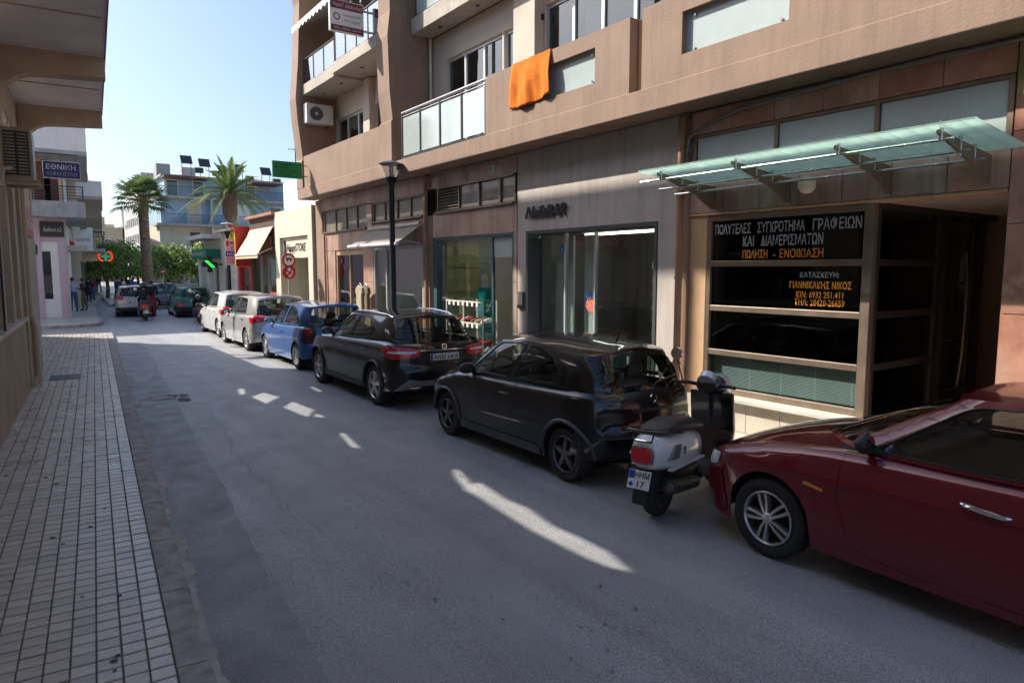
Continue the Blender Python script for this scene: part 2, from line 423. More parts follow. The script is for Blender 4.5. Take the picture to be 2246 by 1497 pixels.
rb = thing('apartment_building', 'pink plaster apartment block with balconies above marble shopfronts on the right', 'building', (7.5, 10, 0))
XF = 7.5
def sl(mats, name, x0, x1, y0, y1, z0, z1, n, axis='y', g=.004, par=None):
    """a row of stone slabs with open joints, each its own piece"""
    for i in range(n):
        m = rnd.choice(mats); dx = rnd.uniform(-.002, .002)
        if axis == 'y': a = y0+(y1-y0)*i/n; b = y0+(y1-y0)*(i+1)/n; box(name, m, par or rb, x0+dx, x1, a+g, b-g, z0+g, z1-g)
        else: a = z0+(z1-z0)*i/n; b = z0+(z1-z0)*(i+1)/n; box(name, m, par or rb, x0+dx, x1, y0+g, y1-g, a+g, b-g)
RED = ['marble_red_0', 'marble_red_1', 'marble_red_2']; PNK = ['marble_pink_0', 'marble_pink_1', 'marble_pink_2']
# backing structure behind everything
mb = MB()
mb.hole('x', 7.53, 7.7, (2.56, 6.5, .05, 4.3), (2.57, 6.2, .1, 2.93))
mb.box(7.53, 7.9, -6, 2.55, .05, 4.3)
box('transom_backing', 'interior_dark', rb, 7.75, 7.78, 2.5, 6.4, 3.35, 4.05)
mb.build('core_wall', 'plaster_brown', rb)
# marble pillar right of the entrance
sl(RED, 'marble_slab', 7.48, 7.53, 1.7, 2.555, .12, 4.3, 5, 'z'); sl(RED, 'marble_slab', 7.48, 7.53, .6, 1.7, .12, 4.3, 5, 'z')
sl(RED, 'marble_slab', 7.48, 7.53, -3, .6, .12, 4.3, 5, 'z')
sl(RED, 'marble_slab', 7.531, 8.9, 2.54, 2.56, .12, 2.9, 3, 'z')
# lintel over entrance and window, weathered slabs
sl(PNK+['marble_wash', 'marble_wash'], 'marble_slab', 7.485, 7.53, 2.56, 6.28, 2.955, 3.37, 7)
box('lintel_edge', 'jamb_orange', rb, 7.47, 7.7, 2.565, 6.28, 2.92, 2.95, .004)
sl(RED+PNK[:1], 'marble_slab', 7.485, 7.53, 2.56, 6.28, 3.99, 4.29, 6)
# transom glazing
mb = MB(); mb.box(7.49, 7.56, 2.57, 6.27, 3.375, 3.43); mb.box(7.49, 7.56, 2.57, 6.27, 3.95, 3.985)
for y in (2.57, 3.79, 4.985, 6.21): mb.box(7.492, 7.56, y, y+.05, 3.432, 3.948)
mb.build('transom_frame', 'bronze_alu', rb)
for a, b in ((2.63, 3.78), (3.85, 4.98), (5.04, 6.2)): box('transom_pane', 'panel_frost', rb, 7.515, 7.525, a, b, 3.435, 3.945)
m = bpy.data.materials.new('wired_glass'); m.use_nodes = True; MATS['wired_glass'] = m
_t = m.node_tree; _t.nodes.clear(); _o = _t.nodes.new('ShaderNodeOutputMaterial'); _a = _t.nodes.new('ShaderNodeBsdfTranslucent'); _a.inputs[0].default_value = (.72, .86, .8, 1)
_g = _t.nodes.new('ShaderNodeBsdfTransparent'); _g.inputs[0].default_value = (.6, .76, .71, 1); _x = _t.nodes.new('ShaderNodeMixShader'); _x.inputs[0].default_value = .45
_y = _t.nodes.new('ShaderNodeMixShader'); _y.inputs[0].default_value = .1; _h = _t.nodes.new('ShaderNodeBsdfGlossy'); _h.inputs['Roughness'].default_value = .1
for _p, _q in ((_a.outputs[0], _x.inputs[1]), (_g.outputs[0], _x.inputs[2]), (_x.outputs[0], _y.inputs[1]), (_h.outputs[0], _y.inputs[2]), (_y.outputs[0], _o.inputs[0])): _t.links.new(_p, _q)
# glass canopy with steel brackets and rails
cz = 3.33
mat('canopy_glass_frame', (.3, .45, .4), .35, .2)
can = MB(); 
pts = [(6.02, 3.46), (7.38, 3.40)]
for i, (a, b) in enumerate(((2.42, 3.1), (3.12, 4.2), (4.22, 5.3), (5.32, 6.12))):
    pan = MB().prism([(6.3, 3.405), (7.42, 3.30), (7.42, 3.318), (6.3, 3.423)], a, b, 'y').build('canopy_pane', 'wired_glass', rb)
    g = MB()
    nx = 5
    for k in range(1, nx): 
        x = 6.3+1.12*k/nx; z = 3.425-.105*k/nx; g.box(x-.006, x+.006, a+.01, b-.01, z, z+.003)
    ny = int((b-a)/.13)
    for k in range(1, ny):
        y = a+(b-a)*k/ny; g.add([(6.31, y-.005, 3.426), (6.31, y+.005, 3.426), (7.41, y+.005, 3.323), (7.41, y-.005, 3.323)], [(0, 1, 2, 3)])
    g.build('wire_mesh', 'rail_dark', pan)
for y in (2.72, 3.62, 4.78, 5.85):
    br = MB().prism([(6.36, 3.375), (7.47, 3.27), (7.47, 2.99), (7.38, 2.99), (7.0, 3.17), (6.36, 3.345)], y-.012, y+.012, 'y').build('canopy_bracket', 'bronze_alu', rb)
    for x, za, zb in ((6.42, 3.29, 3.46), (6.8, 3.2, 3.38), (7.1, 3.17, 3.35)): MB().cyl((x, y, za), (x, y, zb), .018).build('clamp', 'steel', br, smooth=True)
for x, z in ((6.44, 3.30), (6.78, 3.235), (7.08, 3.19)):
    MB().cyl((x, 2.62, z), (x, 6.2, z), .014, n=8).build('canopy_rail', 'steel', rb, smooth=True)
# globe lamp
gl = thing('wall_lamp', 'white globe lamp on the marble lintel under the glass canopy', 'lamp', (7.48, 4.5, 3.16))
mat('opal', (.72, .67, .5), .35, var=.05)
MB().sphere((7.36, 4.5, 3.165), .1, 20, 12).build('globe', 'opal', gl, smooth=True); MB().cyl((7.45, 4.5, 3.165), (7.485, 4.5, 3.165), .05, n=16).build('wall_plate', 'bronze_alu', gl)
# big window of the entrance lobby
mb = MB(); mb.box(7.5, 7.6, 3.79, 3.895, .12, 2.918)            # corner post
mb.box(7.503, 7.597, 5.93, 5.99, .575, 2.918)
for z in (2.84, 2.245, 1.66, 1.075, .575): mb.box(7.506, 7.594, 3.897, 5.928, z, z+.075)
mb.build('window_frame', 'bronze_alu', rb, bevel=.006)
zs = [.65, 1.075, 1.15, 1.66, 1.735, 2.245, 2.32, 2.84]
for k in range(4): box('window_pane', 'lobby_glass' if k < 1 else 'dark_glass', rb, 7.545, 7.555, 3.9, 5.925, zs[2*k], zs[2*k+1])
box('sill', 'sill_cream', rb, 7.3, 7.6, 3.8, 5.97, .515, .57, .008)
sl(['base_tile'], 'base_slab', 7.42, 7.53, 3.8, 6.2, .12, .513, 5)
box('jamb', 'jamb_orange', rb, 7.5, 7.75, 5.995, 6.275, .12, 2.918, .01)
# roller mesh grille behind the lower pane
mb = MB()
for k in range(26): z = .66+k*.0175; mb.box(7.63, 7.64, 3.9, 5.92, z, z+.011)
for k in range(5): mb.box(7.632, 7.643, 4.0+k*.45, 4.01+k*.45, .65, 1.1)
mat('grille', (.62, .68, .68), .4, .3, var=.1); tag(mb.build('roller_grille', 'grille', rb), kind='stuff')
# glazed side wall of the entrance recess and the door
mb = MB()
for x in (7.605, 9.1, 9.3, 10.12, 10.36): mb.box(x, x+.085, 3.8, 3.88, .15, 2.86)
mb.box(7.6, 12, 3.797, 3.883, 2.862, 2.93)
for z in (2.245, 1.66, 1.075): mb.box(7.69, 9.1, 3.803, 3.877, z, z+.075)
mb.box(9.39, 10.12, 3.803, 3.877, 2.7, 2.8); mb.box(7.69, 9.1, 3.803, 3.877, .2, .3)
mb.build('entrance_frame', 'bronze_dark', rb)
zz = [.3, 1.075, 1.15, 1.66, 1.735, 2.245, 2.32, 2.86]
for k in range(4): box('side_pane', 'dark_glass', rb, 7.69, 9.1, 3.835, 3.845, zz[2*k], zz[2*k+1])
dr = box('entrance_door', 'dark_glass', rb, 9.39, 10.12, 3.835, 3.845, .2, 2.7)
MB().tube([(9.76, 3.76, .7), (9.72, 3.71, 1.1), (9.72, 3.7, 1.6), (9.74, 3.71, 2.1), (9.8, 3.76, 2.42)], .016).build('pull_handle', 'bronze_alu', dr, smooth=True)
mb = MB(); mb.box(9.36, 10.15, 3.79, 3.82, 2.02, 2.05); mb.box(9.36, 10.15, 3.79, 3.82, 1.3, 1.33); mb.box(9.36, 10.15, 3.79, 3.82, .66, .69); mb.build('push_bars', 'bronze_dark', dr)
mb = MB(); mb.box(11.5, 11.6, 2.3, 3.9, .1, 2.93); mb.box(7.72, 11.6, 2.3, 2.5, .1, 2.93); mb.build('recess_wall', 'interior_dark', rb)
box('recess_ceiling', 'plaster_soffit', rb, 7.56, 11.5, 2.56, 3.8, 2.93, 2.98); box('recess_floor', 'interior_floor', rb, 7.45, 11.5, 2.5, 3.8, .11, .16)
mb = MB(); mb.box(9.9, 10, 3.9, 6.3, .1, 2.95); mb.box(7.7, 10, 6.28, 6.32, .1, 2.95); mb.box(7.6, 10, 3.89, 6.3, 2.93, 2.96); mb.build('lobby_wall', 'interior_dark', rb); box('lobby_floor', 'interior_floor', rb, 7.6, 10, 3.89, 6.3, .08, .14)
lt = thing('window_lettering', 'white and orange Greek lettering on the big dark lobby window', 'lettering', (7.5, 4.9, 2.3))
XD, ZU = (0, -1, 0), (0, 0, 1); xl = 7.543
def wl(s, m, y, z, size, width): text('line_of_letters', s, m, lt, (xl, y, z), XD, ZU, size, width, .002, bold=.012)
wl('ΠΟΛΥΤΕΛΕΣ', 'letter_grey', 5.895, 2.665, .125, .545); wl('ΣΥΓΚΡΟΤΗΜΑ', 'letter_grey', 5.255, 2.665, .125, .64); wl('ΓΡΑΦΕΙΩΝ', 'letter_grey', 4.515, 2.665, .125, .575)
wl('ΚΑΙ', 'letter_grey', 5.46, 2.5, .125, .16); wl('ΔΙΑΜΕΡΙΣΜΑΤΩΝ', 'letter_grey', 5.2, 2.5, .125, .82)
wl('ΠΩΛΗΣΗ', 'letter_orange', 5.46, 2.35, .1, .36); wl('-', 'letter_orange', 5.02, 2.35, .1, .03); wl('ΕΝΟΙΚΙΑΣΗ', 'letter_orange', 4.93, 2.35, .1, .56)
wl('ΚΑΤΑΣΚΕΥΗ:', 'letter_grey', 4.65, 2.115, .06, .48); wl('ΓΙΑΝΝΙΚΑΚΗΣ ΝΙΚΟΣ', 'letter_orange', 4.78, 1.985, .08, .76)
wl('ΚΙΝ: 6932 251.411', 'letter_orange', 4.69, 1.875, .075, .58); wl('ΤΗΛ: 28420-26659', 'letter_orange', 4.71, 1.785, .075, .62)
# down pipes and conduit
def pipe(pts, r, m='pipe_brown', name='down_pipe'):
    o = MB().tube(pts, r, 10).build(name, m, rb, smooth=True)
    return o
for y, zt in ((6.4, 4.22), (13.66, 4.25)):
    o = pipe([(7.42, y, .13), (7.42, y, zt-.2), (7.42, y, zt), (7.5, y, zt+.08)], .05)
    for z in (.9, 2.1, 3.2): MB().lathe([(.056, -.02), (.06, -.02), (.06, .02), (.056, .02)], (7.42, y, z), 12).build('pipe_collar', 'pipe_brown', o)
pipe([(7.44, 20.0, .13), (7.44, 20.0, 3.2)], .03)
pipe([(7.46, 6.3, 3.35), (7.455, 6.34, 3.75), (7.44, 6.28, 3.98), (7.44, 6.0, 4.1), (7.45, 5.5, 4.2), (7.45, 4, 4.26), (7.45, 2, 4.27)], .022, 'cable_grey', 'conduit')
pipe([(7.46, 5.9, 4.12), (7.44, 5.3, 4.24), (7.44, 3, 4.285)], .014, 'cable_grey', 'conduit')
mat('nail_back', (.22, .2, .19), .8, var=.15, vs=2)
# nail bar: grey plaster wall with one large window
mb = MB(); mb.hole('x', 7.5, 7.53, (6.5, 10.3, .12, 4.305), (6.87, 10.03, .12, 2.9)); mb.hole('x', 7.531, 7.72, (6.5, 10.3, .1, 4.3), (6.85, 10.05, .1, 2.92)); mb.build('nail_bar_wall', 'plaster_grey', rb)
mb = MB(); mb.box(7.485, 7.82, 6.873, 6.93, .12, 2.897); mb.box(7.485, 7.82, 9.97, 10.027, .12, 2.897); mb.box(7.488, 7.82, 6.932, 9.968, 2.84, 2.897); mb.box(7.7, 7.82, 6.932, 9.968, .12, .2); mb.build('window_reveal', 'frame_slate', rb)
nb = box('shop_window', 'shop_glass', rb, 7.755, 7.765, 6.935, 9.965, .2, 2.838)
mb = MB(); mb.box(7.73, 7.8, 9.2, 9.235, .2, 2.838); mb.box(7.73, 7.8, 8.44, 8.47, .2, 2.838); mb.build('mullion', 'alu_white', nb)
mb = MB(); mb.box(10.6, 10.7, 6.5, 10.4, .1, 3.0); mb.box(7.83, 10.7, 6.5, 6.56, .1, 3.0); mb.box(7.83, 10.7, 10.24, 10.3, .1, 3.0); mb.build('nail_bar_interior', 'nail_back', rb); box('nail_bar_floor', 'interior_floor', rb, 7.83, 10.7, 6.5, 10.3, .1, .14); box('nail_bar_ceiling', 'interior_white', rb, 7.83, 10.7, 6.5, 10.3, 2.93, 2.97)
mat('tube_light', (1, .97, .9), .5, var=0, emit=2)
for i_, (a_, b_, x_, lab_) in enumerate(((7.2, 9.7, 8.6, 'nail bar'), (10.9, 13.0, 8.8, 'shoe shop, added to brighten it'))):  # the shoe shop tube is an added light to brighten its interior
    tl = thing('tube_lamp', 'lit ceiling tube lamp inside the %s' % lab_, 'lamp', (x_, (a_+b_)/2, 2.85)); box('housing', 'interior_white', tl, x_-.06, x_+.06, a_, b_, 2.87, 2.91); box('tube', 'tube_light', tl, x_-.025, x_+.025, a_+.05, b_-.05, 2.83, 2.868)
for y_, w_ in ((9.3, .5), (8.75, .25)): box('white_panel', 'interior_white', rb, 8.0, 8.04, y_, y_+w_, .14, 2.8)
dk_ = thing('manicure_table', 'white manicure table inside the nail bar', 'table', (8.6, 7.7, .14)); box('table_top', 'interior_white', dk_, 8.3, 8.9, 7.2, 8.3, .86, .9)
for x_, y_ in ((8.33, 7.23), (8.83, 7.23), (8.33, 8.23), (8.83, 8.23)): box('leg', 'interior_white', dk_, x_, x_+.04, y_, y_+.04, .14, .86)
# shelves with bottles
sh = thing('wall_shelf', 'shelf of small bottles inside the nail bar window', 'shelf', (9.1, 7.9, .14)); mb = MB()
for k in range(6): mb.box(9.0, 9.2, 7.3, 8.5, 1.0+k*.24, 1.02+k*.24)
mb.box(9.2, 9.22, 7.3, 8.5, .14, 2.6); mb.build('boards', 'frame_slate', sh)
mb = MB()
for k in range(6):
    for j in range(11): mb.cyl((9.08, 7.34+j*.107, 1.02+k*.24), (9.08, 7.34+j*.107, 1.14+k*.24), .025, .018, 6)
mat('bottle_mix', (.6, .55, .55), .3, var=.4, vs=14); tag(mb.build('bottles', 'bottle_mix', sh), kind='stuff')
sg = thing('letter_sign', 'black script NailsBAR letters fixed above the nail bar window', 'sign', (7.5, 9.5, 3.1))
def bar_letters(dx, m): text('letters', 'NailsBAR', m, sg, (7.455+dx, 10.02, 3.125), (0, -1, .0), ZU, .2, 1.14, 0, shear=.35, bold=.03)
bar_letters(0, 'letter_black'); bar_letters(.012, 'letter_black'); bar_letters(.024, 'alu_dark')
al = thing('alarm_sticker', 'round blue alarm sticker inside the nail bar glass', 'sticker', (7.75, 9.31, 2.55)); mat('blue', (.03, .12, .45), .4, var=0)
MB().cyl((7.752, 9.31, 2.57), (7.75, 9.31, 2.57), .075, n=20).build('disc', 'blue', al); text('mark', '6', 'letter_white', al, (7.748, 9.33, 2.53), XD, ZU, .07)
lb = thing('wall_box', 'small grey notice box on the grey wall left of the nail bar window', 'box', (7.49, 10.15, 1.5)); box('case', 'frame_slate', lb, 7.455, 7.499, 10.07, 10.27, 1.5, 1.8, .006); box('notice', 'interior_mid', lb, 7.448, 7.454, 10.09, 10.25, 1.56, 1.78)
hd = thing('hand_sticker', 'colourful round sticker on the nail bar glass', 'sticker', (7.75, 8.55, 1.6)); mat('sticker_orange', (.75, .2, .03), .4, var=.5, vs=25, tint=(.1, .12, .5))
MB().cyl((7.752, 8.55, 1.62), (7.75, 8.55, 1.62), .13, n=14).build('palm', 'sticker_orange', hd)
mb = MB()
for k in range(5): a = R(50+k*20); mb.cyl((7.751, 8.55-math.cos(a)*.1, 1.62+math.sin(a)*.1), (7.751, 8.55-math.cos(a)*.2, 1.62+math.sin(a)*.22), .014, .01, 6)
mb.build('fingers', 'blue', hd)
# --- shoe shop
def band(y0, y1, z0, z1, n): sl(PNK, 'marble_slab', 7.49, 7.54, y0, y1, z0, z1, n)
band(10.31, 13.48, 2.9, 3.415, 4); band(10.31, 13.75, 3.97, 4.3, 4); sl(PNK, 'marble_slab', 7.49, 7.54, 13.5, 13.95, .12, 3.4, 3, 'z'); sl(PNK, 'marble_slab', 7.49, 7.54, 10.305, 10.42, .12, 2.9, 3, 'z')
def transom(y0, y1, z0, z1, mull, louv=None):
    mb = MB(); mb.box(7.44, 7.58, y0-.03, y1+.03, z0-.045, z0); mb.box(7.49, 7.58, y0, y1, z1, z1+.03)
    es = [y0]+list(mull)+[y1]
    for y in es: mb.box(7.52, 7.585, y-.02, y+.02, z0+.001, z1-.001)
    fr = mb.build('transom_frame', 'bronze_alu', rb)
    for i in range(len(es)-1):
        a, b = es[i]+.022, es[i+1]-.022
        if louv == i:
            for k in range(7):
                z = z0+.03+k*(z1-z0-.03)/7; MB().add([(7.53, a, z), (7.53, b, z), (7.6, b, z+.045), (7.6, a, z+.045), (7.53, a, z+.006), (7.53, b, z+.006), (7.6, b, z+.051), (7.6, a, z+.051)], [(0, 3, 2, 1), (4, 5, 6, 7), (0, 1, 5, 4), (2, 3, 7, 6)]).build('louvre_slat', 'marble_wash', rb)
        else: box('transom_pane', 'panel_beige', rb, 7.56, 7.57, a, b, z0+.002, z1-.002)
    box('transom_backing', 'interior_dark', rb, 7.66, 7.69, y0-.1, y1+.1, z0-.1, z1+.05)
transom(10.42, 13.3, 3.46, 3.94, (10.91, 11.65, 12.42), 3); transom(13.95, 16.66, 3.43, 3.88, (14.6, 15.3, 16.0)); transom(17.05, 20.2, 3.32, 3.92, (17.75, 18.5, 19.3))
mb = MB(); mb.box(7.5, 7.75, 13.35, 13.48, .12, 2.895); mb.box(7.5, 7.6, 10.425, 10.47, .12, 2.895); mb.box(7.503, 7.6, 10.472, 13.348, 2.84, 2.895); mb.box(7.55, 7.6, 11.18, 11.22, .12, 2.84); mb.build('shop_frame', 'frame_teal', rb)
box('shop_window', 'shop_glass', rb, 7.57, 7.58, 11.225, 13.345, .3, 2.838); 
box('transom_light', 'panel_frost', rb, 7.57, 7.58, 10.475, 11.175, 2.45, 2.838); box('door_glass', 'shop_glass', rb, 7.6, 8.3, 10.5, 10.51, .15, 2.43)
box('shop_plinth', 'frame_teal', rb, 7.52, 7.6, 11.225, 13.345, .12, .298)
def room(y0, y1, wallm, depth=3.2, name='shop_interior', h=3.0):
    mb = MB(); mb.box(7.6+depth, 7.7+depth, y0-.1, y1+.1, .1, h); mb.box(7.62, 7.7+depth, y0-.12, y0-.06, .1, h); mb.box(7.62, 7.7+depth, y1+.06, y1+.12, .1, h); mb.build(name, wallm, rb)
    box('shop_floor', 'interior_floor', rb, 7.6, 7.7+depth, y0-.06, y1+.06, .08, .135); box('shop_ceiling', 'interior_white', rb, 7.62, 7.7+depth, y0-.06, y1+.06, h, h+.03)
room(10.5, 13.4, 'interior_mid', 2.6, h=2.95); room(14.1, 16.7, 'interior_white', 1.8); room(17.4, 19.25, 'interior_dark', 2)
mat('slat_yellow', (.5, .42, .2), .6, var=.1)
for k in range(9): box('slat_board', 'slat_yellow', rb, 7.75, 8.6, 13.3, 13.33, .3+k*.28, .56+k*.28)
# --- awning shop and left shop piers
sl(PNK, 'marble_slab', 7.49, 7.54, 13.95, 16.85, 2.78, 3.37, 4); band(13.75, 17.0, 3.92, 4.3, 4); sl(PNK, 'marble_slab', 7.49, 7.54, 16.66, 17.3, .12, 2.78, 3, 'z'); sl(PNK, 'marble_slab', 7.49, 7.54, 16.7, 17.02, 2.79, 3.9, 1, 'z')
band(17.0, 20.3, 3.96, 4.3, 4); band(17.02, 20.3, 2.76, 3.27, 4); sl(PNK, 'marble_slab', 7.49, 7.54, 19.3, 20.3, .12, 2.76, 3, 'z'); sl(['plaster_pink'], 'end_pier', 7.495, 7.54, 20.3, 20.85, .12, 4.3, 1, 'z')
mb = MB(); mb.box(7.5, 7.58, 13.96, 14.02, .12, 2.77); mb.box(7.5, 7.58, 16.6, 16.655, .12, 2.77); mb.box(7.503, 7.58, 14.022, 16.598, 2.7, 2.77); mb.box(7.503, 7.58, 15.9, 15.95, .12, 2.7); mb.box(7.506, 7.577, 14.022, 15.898, .12, .4); mb.build('shop_frame', 'alu_white', rb)
box('shop_window', 'shop_glass', rb, 7.54, 7.55, 14.024, 15.898, .4, 2.7); box('door_glass', 'shop_glass', rb, 7.55, 7.56, 15.952, 16.598, .15, 2.7)
mb = MB(); mb.box(7.52, 7.6, 17.31, 17.37, .12, 2.755); mb.box(7.52, 7.6, 19.23, 19.295, .12, 2.755); mb.box(7.523, 7.6, 17.372, 19.228, 2.62, 2.755); mb.box(7.523, 7.6, 18.3, 18.34, .12, 2.62); mb.build('shop_frame', 'jamb_orange', rb)
box('shop_window', 'shop_glass', rb, 7.56, 7.57, 17.374, 18.298, .2, 2.62); box('shop_window', 'shop_glass', rb, 7.56, 7.57, 18.342, 19.226, .2, 2.62)
aw = thing('shop_awning', 'half open grey fabric awning with a white front bar between two down pipes', 'awning', (7.5, 15.3, 3.1)); mat('awning_grey', (.27, .235, .21), .85, var=.1, bump=.2, bs=80)
MB().add([(7.46, 13.98, 3.22), (7.46, 16.72, 3.22), (6.82, 16.55, 2.8), (6.82, 13.9, 2.8), (7.46, 13.98, 3.21), (7.46, 16.72, 3.21), (6.82, 16.55, 2.79), (6.82, 13.9, 2.79)], [(0, 1, 2, 3), (7, 6, 5, 4), (0, 3, 7, 4), (1, 5, 6, 2), (3, 2, 6, 7)]).build('fabric', 'awning_grey', aw)
mat('white_paint', (.72, .7, .66), .4, var=.06); mat('grey_paint', (.4, .39, .37), .5, var=.1)
MB().tube([(6.8, 13.85, 2.78), (6.8, 16.6, 2.78)], .045, 10).build('front_bar', 'white_paint', aw, smooth=True); MB().cyl((7.44, 13.95, 3.24), (7.44, 16.75, 3.24), .06, n=12).build('roller', 'grey_paint', aw, smooth=True)
for y in (14.02, 16.5): MB().tube([(7.46, y, 2.8), (7.15, y+.05, 2.86), (6.83, y, 2.8)], .02, 6).build('folding_arm', 'grey_paint', aw)
# house number plate
hn = thing('number_plate', 'small white house number plate on the marble under the balcony slab', 'plate', (7.48, 11.15, 4.1)); box('enamel', 'interior_white', hn, 7.475, 7.489, 11.02, 11.22, 4.06, 4.2); text('digits', '18', 'frame_slate', hn, (7.474, 11.19, 4.09), XD, ZU, .08)
# ================================================================ upper floors of the right building
YE = 20.9
box('fascia', 'plaster_pink', rb, 6.97, 7.5, -4, YE, 4.31, 4.62, .012)
box('balcony_floor', 'plaster_soffit', rb, 7.13, 8.0, -4, YE-.01, 4.35, 4.63)
def parapet(y0, y1, z1, op=None, x0=7.0, t=.16):
    mb = MB()
    if op: mb.hole('x', x0, x0+t, (y0, y1, 4.622, z1), op)
    else: mb.box(x0, x0+t, y0, y1, 4.622, z1)
    p = mb.build('parapet', 'plaster_pink', rb, fix=False); 
    return p
parapet(-4, 6.77, 5.68, (4.58, 6.08, 4.92, 5.44)); parapet(7.0, 10.6, 5.64, (7.7, 9.0, 4.92, 5.42)); parapet(15.0, 20.34, 5.52)
for y0, y1 in ((-4, 6.77), (7.0, 10.6)):
    pass
box('parapet_end', 'plaster_brown', rb, 7.161, 7.45, 6.98, 7.12, 4.622, 5.635)
for a, b, c, d in ((4.6, 6.06, 4.94, 5.42), (7.72, 8.98, 4.94, 5.4)):
    g = box('glass_infill', 'panel_frost', rb, 7.09, 7.1, a-.1, b+.1, c-.1, d+.1)
    for y in (a+.12, b-.12):
        for z in (c+.04, d-.04): MB().cyl((7.085, y, z), (7.07, y, z), .018, n=8).build('glass_clip', 'steel', g)
# glazed balustrade between y 10.6 and 14
mb = MB()
for k in range(5): y = 10.62+k*.835; mb.box(7.02, 7.07, y, y+.03, 4.64, 5.58)
mb.box(7.015, 7.075, 10.6, 14.0, 4.64, 4.67); mb.build('balustrade_post', 'rail_dark', rb)
for x, z, r in ((7.05, 5.62, .03), (7.04, 5.54, .014)): MB().cyl((x, 10.6, z), (x, 14.0, z), r, n=10).build('hand_rail', 'rail_steel', rb, smooth=True)
for k in range(4):
    y = 10.655+k*.835; box('balustrade_pane', 'panel_mirror', rb, 7.035, 7.045, y+.03, y+.77, 4.7, 5.5)
# zig-zag fins
def fin(y0, y1, prof, m='plaster_pink'):
    pf = [(x, z) for x, z in prof]+[(8.1, prof[-1][1]), (8.1, prof[0][1])]
    o = MB().prism(pf, y0, y1, 'y').build('fin', m, rb)
    return o
fin(14.36, 14.95, [(6.955, 4.622), (6.955, 5.52), (6.99, 5.55), (6.93, 6.2), (6.9, 7.35), (6.97, 7.9), (6.95, 9.3), (6.9, 10.4), (6.97, 12)])
fin(20.36, YE+.002, [(6.96, 4.622), (6.96, 5.4), (6.99, 5.45), (6.86, 6.6), (6.83, 7.2), (6.93, 8.2), (7.02, 9.9), (6.9, 10.6), (7.0, 12)])
mb = MB(); 
# recessed walls with window openings (x = 8.0)
def upwall(y0, y1, z0, z1, ops):
    mb = MB(); ys = y0
    for a, b, c, d in sorted(ops):
        mb.box(8.0, 8.18, ys, a, z0, z1); mb.box(8.0, 8.18, a, b, z0, c); mb.box(8.0, 8.18, a, b, d, z1); ys = b
    mb.box(8.0, 8.18, ys, y1, z0, z1); mb.build('upper_wall', 'plaster_soffit', rb)
    for a, b, c, d in ops:
        n = max(2, round((b-a)/.75)); w = (b-a)/n; fr = MB()
        fr.box(8.06, 8.13, a, b, d-.06, d); fr.box(8.06, 8.13, a, b, c, c+.06)
        for k in range(n+1): y = a+k*w; fr.box(8.05, 8.12, max(a, y-.035), min(b, y+.035), c+.061, d-.061)
        wn = fr.build('window', 'alu_white', rb)
        for k in range(n): box('pane', 'house_glass', wn, 8.085, 8.095, a+k*w+.036, a+(k+1)*w-.036, c+.062, d-.062)
        for k in range(n):
            if rnd.random() < .6: box('curtain', rnd.choice(['interior_white', 'curtain_tan', 'curtain_brown']), wn, 8.15, 8.16, a+k*w+.04, a+k*w+w*rnd.uniform(.5, .95), c+.07, d-.07)
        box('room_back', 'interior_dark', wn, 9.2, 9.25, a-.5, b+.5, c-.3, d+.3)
mat('curtain_tan', (.4, .33, .24), .9, var=.2, vs=8); mat('curtain_brown', (.14, .09, .06), .9, var=.2, vs=8)
upwall(-4, 14.36, 4.63, 7.43, [(11.5, 13.7, 4.75, 6.85), (10.9, 11.45, 5.4, 6.85), (7.2, 10.15, 4.75, 6.95), (3.0, 6.2, 4.75, 6.95)])
upwall(14.96, 20.36, 4.63, 7.3, [(17.95, 20.25, 5.1, 6.66), (16.7, 17.5, 4.75, 6.6)])
box('wall_pier', 'plaster_soffit', rb, 7.85, 8.0, 17.52, 17.93, 4.63, 7.3); box('wall_pier', 'plaster_soffit', rb, 7.8, 8.0, 10.2, 10.85, 4.63, 7.43)
MB().cyl((7.93, 14.28, 4.63), (7.93, 14.28, 7.43), .035, n=8).build('rain_pipe', 'sill_cream', rb)
box('hinge', 'rail_dark', rb, 7.95, 7.99, 10.16, 10.22, 6.7, 6.8)
# second floor slabs
mat('slab_cream', (.45, .4, .34), .8, var=.12, vs=1.5, streak=.25, dirt=.2, bump=.2, bs=40)
box('upper_slab', 'slab_cream', rb, 7.48, 8.0, -4, 14.35, 7.45, 7.8, .01); mb = MB(); 
box('upper_slab', 'slab_cream', rb, 6.99, 8.0, 14.95, 17.85, 7.33, 7.6, .01); box('upper_slab', 'slab_cream', rb, 7.03, 8.0, 17.9, 20.36, 7.27, 7.56, .01)
for y, x in ((15.6, 7.4), (16.9, 7.4), (18.4, 7.45), (19.7, 7.45)): MB().cyl((x, y, 7.315 if y < 17.9 else 7.255), (x, y, 7.35), .045, n=12).build('downlight', 'alu_dark', rb)
for y in (2, 4.5, 7.5, 10, 12, 13.5): MB().cyl((7.75, y, 7.435), (7.75, y, 7.47), .045, n=12).build('downlight', 'alu_dark', rb)
upwall(-4, 14.36, 7.8, 11.2, [(9, 13, 8, 10.2), (3, 7, 8, 10.2)]); upwall(14.96, 20.36, 7.6, 11.2, [(15.6, 19.8, 7.8, 9.9)])
box('roof_slab', 'plaster_pink', rb, 6.9, 8.6, -4, YE+.01, 11.2, 11.5); box('building_mass', 'plaster_pink', rb, 8.19, 16, 14.96, YE-.003, 4.7, 11.19); box('building_mass', 'plaster_pink', rb, 9.3, 16, -4, 14.95, 4.7, 11.19); box('building_mass', 'plaster_pink', rb, 10.8, 16, 2.3, YE-.02, .1, 4.69)
box('end_wall', 'slab_cream', rb, 8.1, 16, YE-.002, YE+.004, 4.3, 11.3)
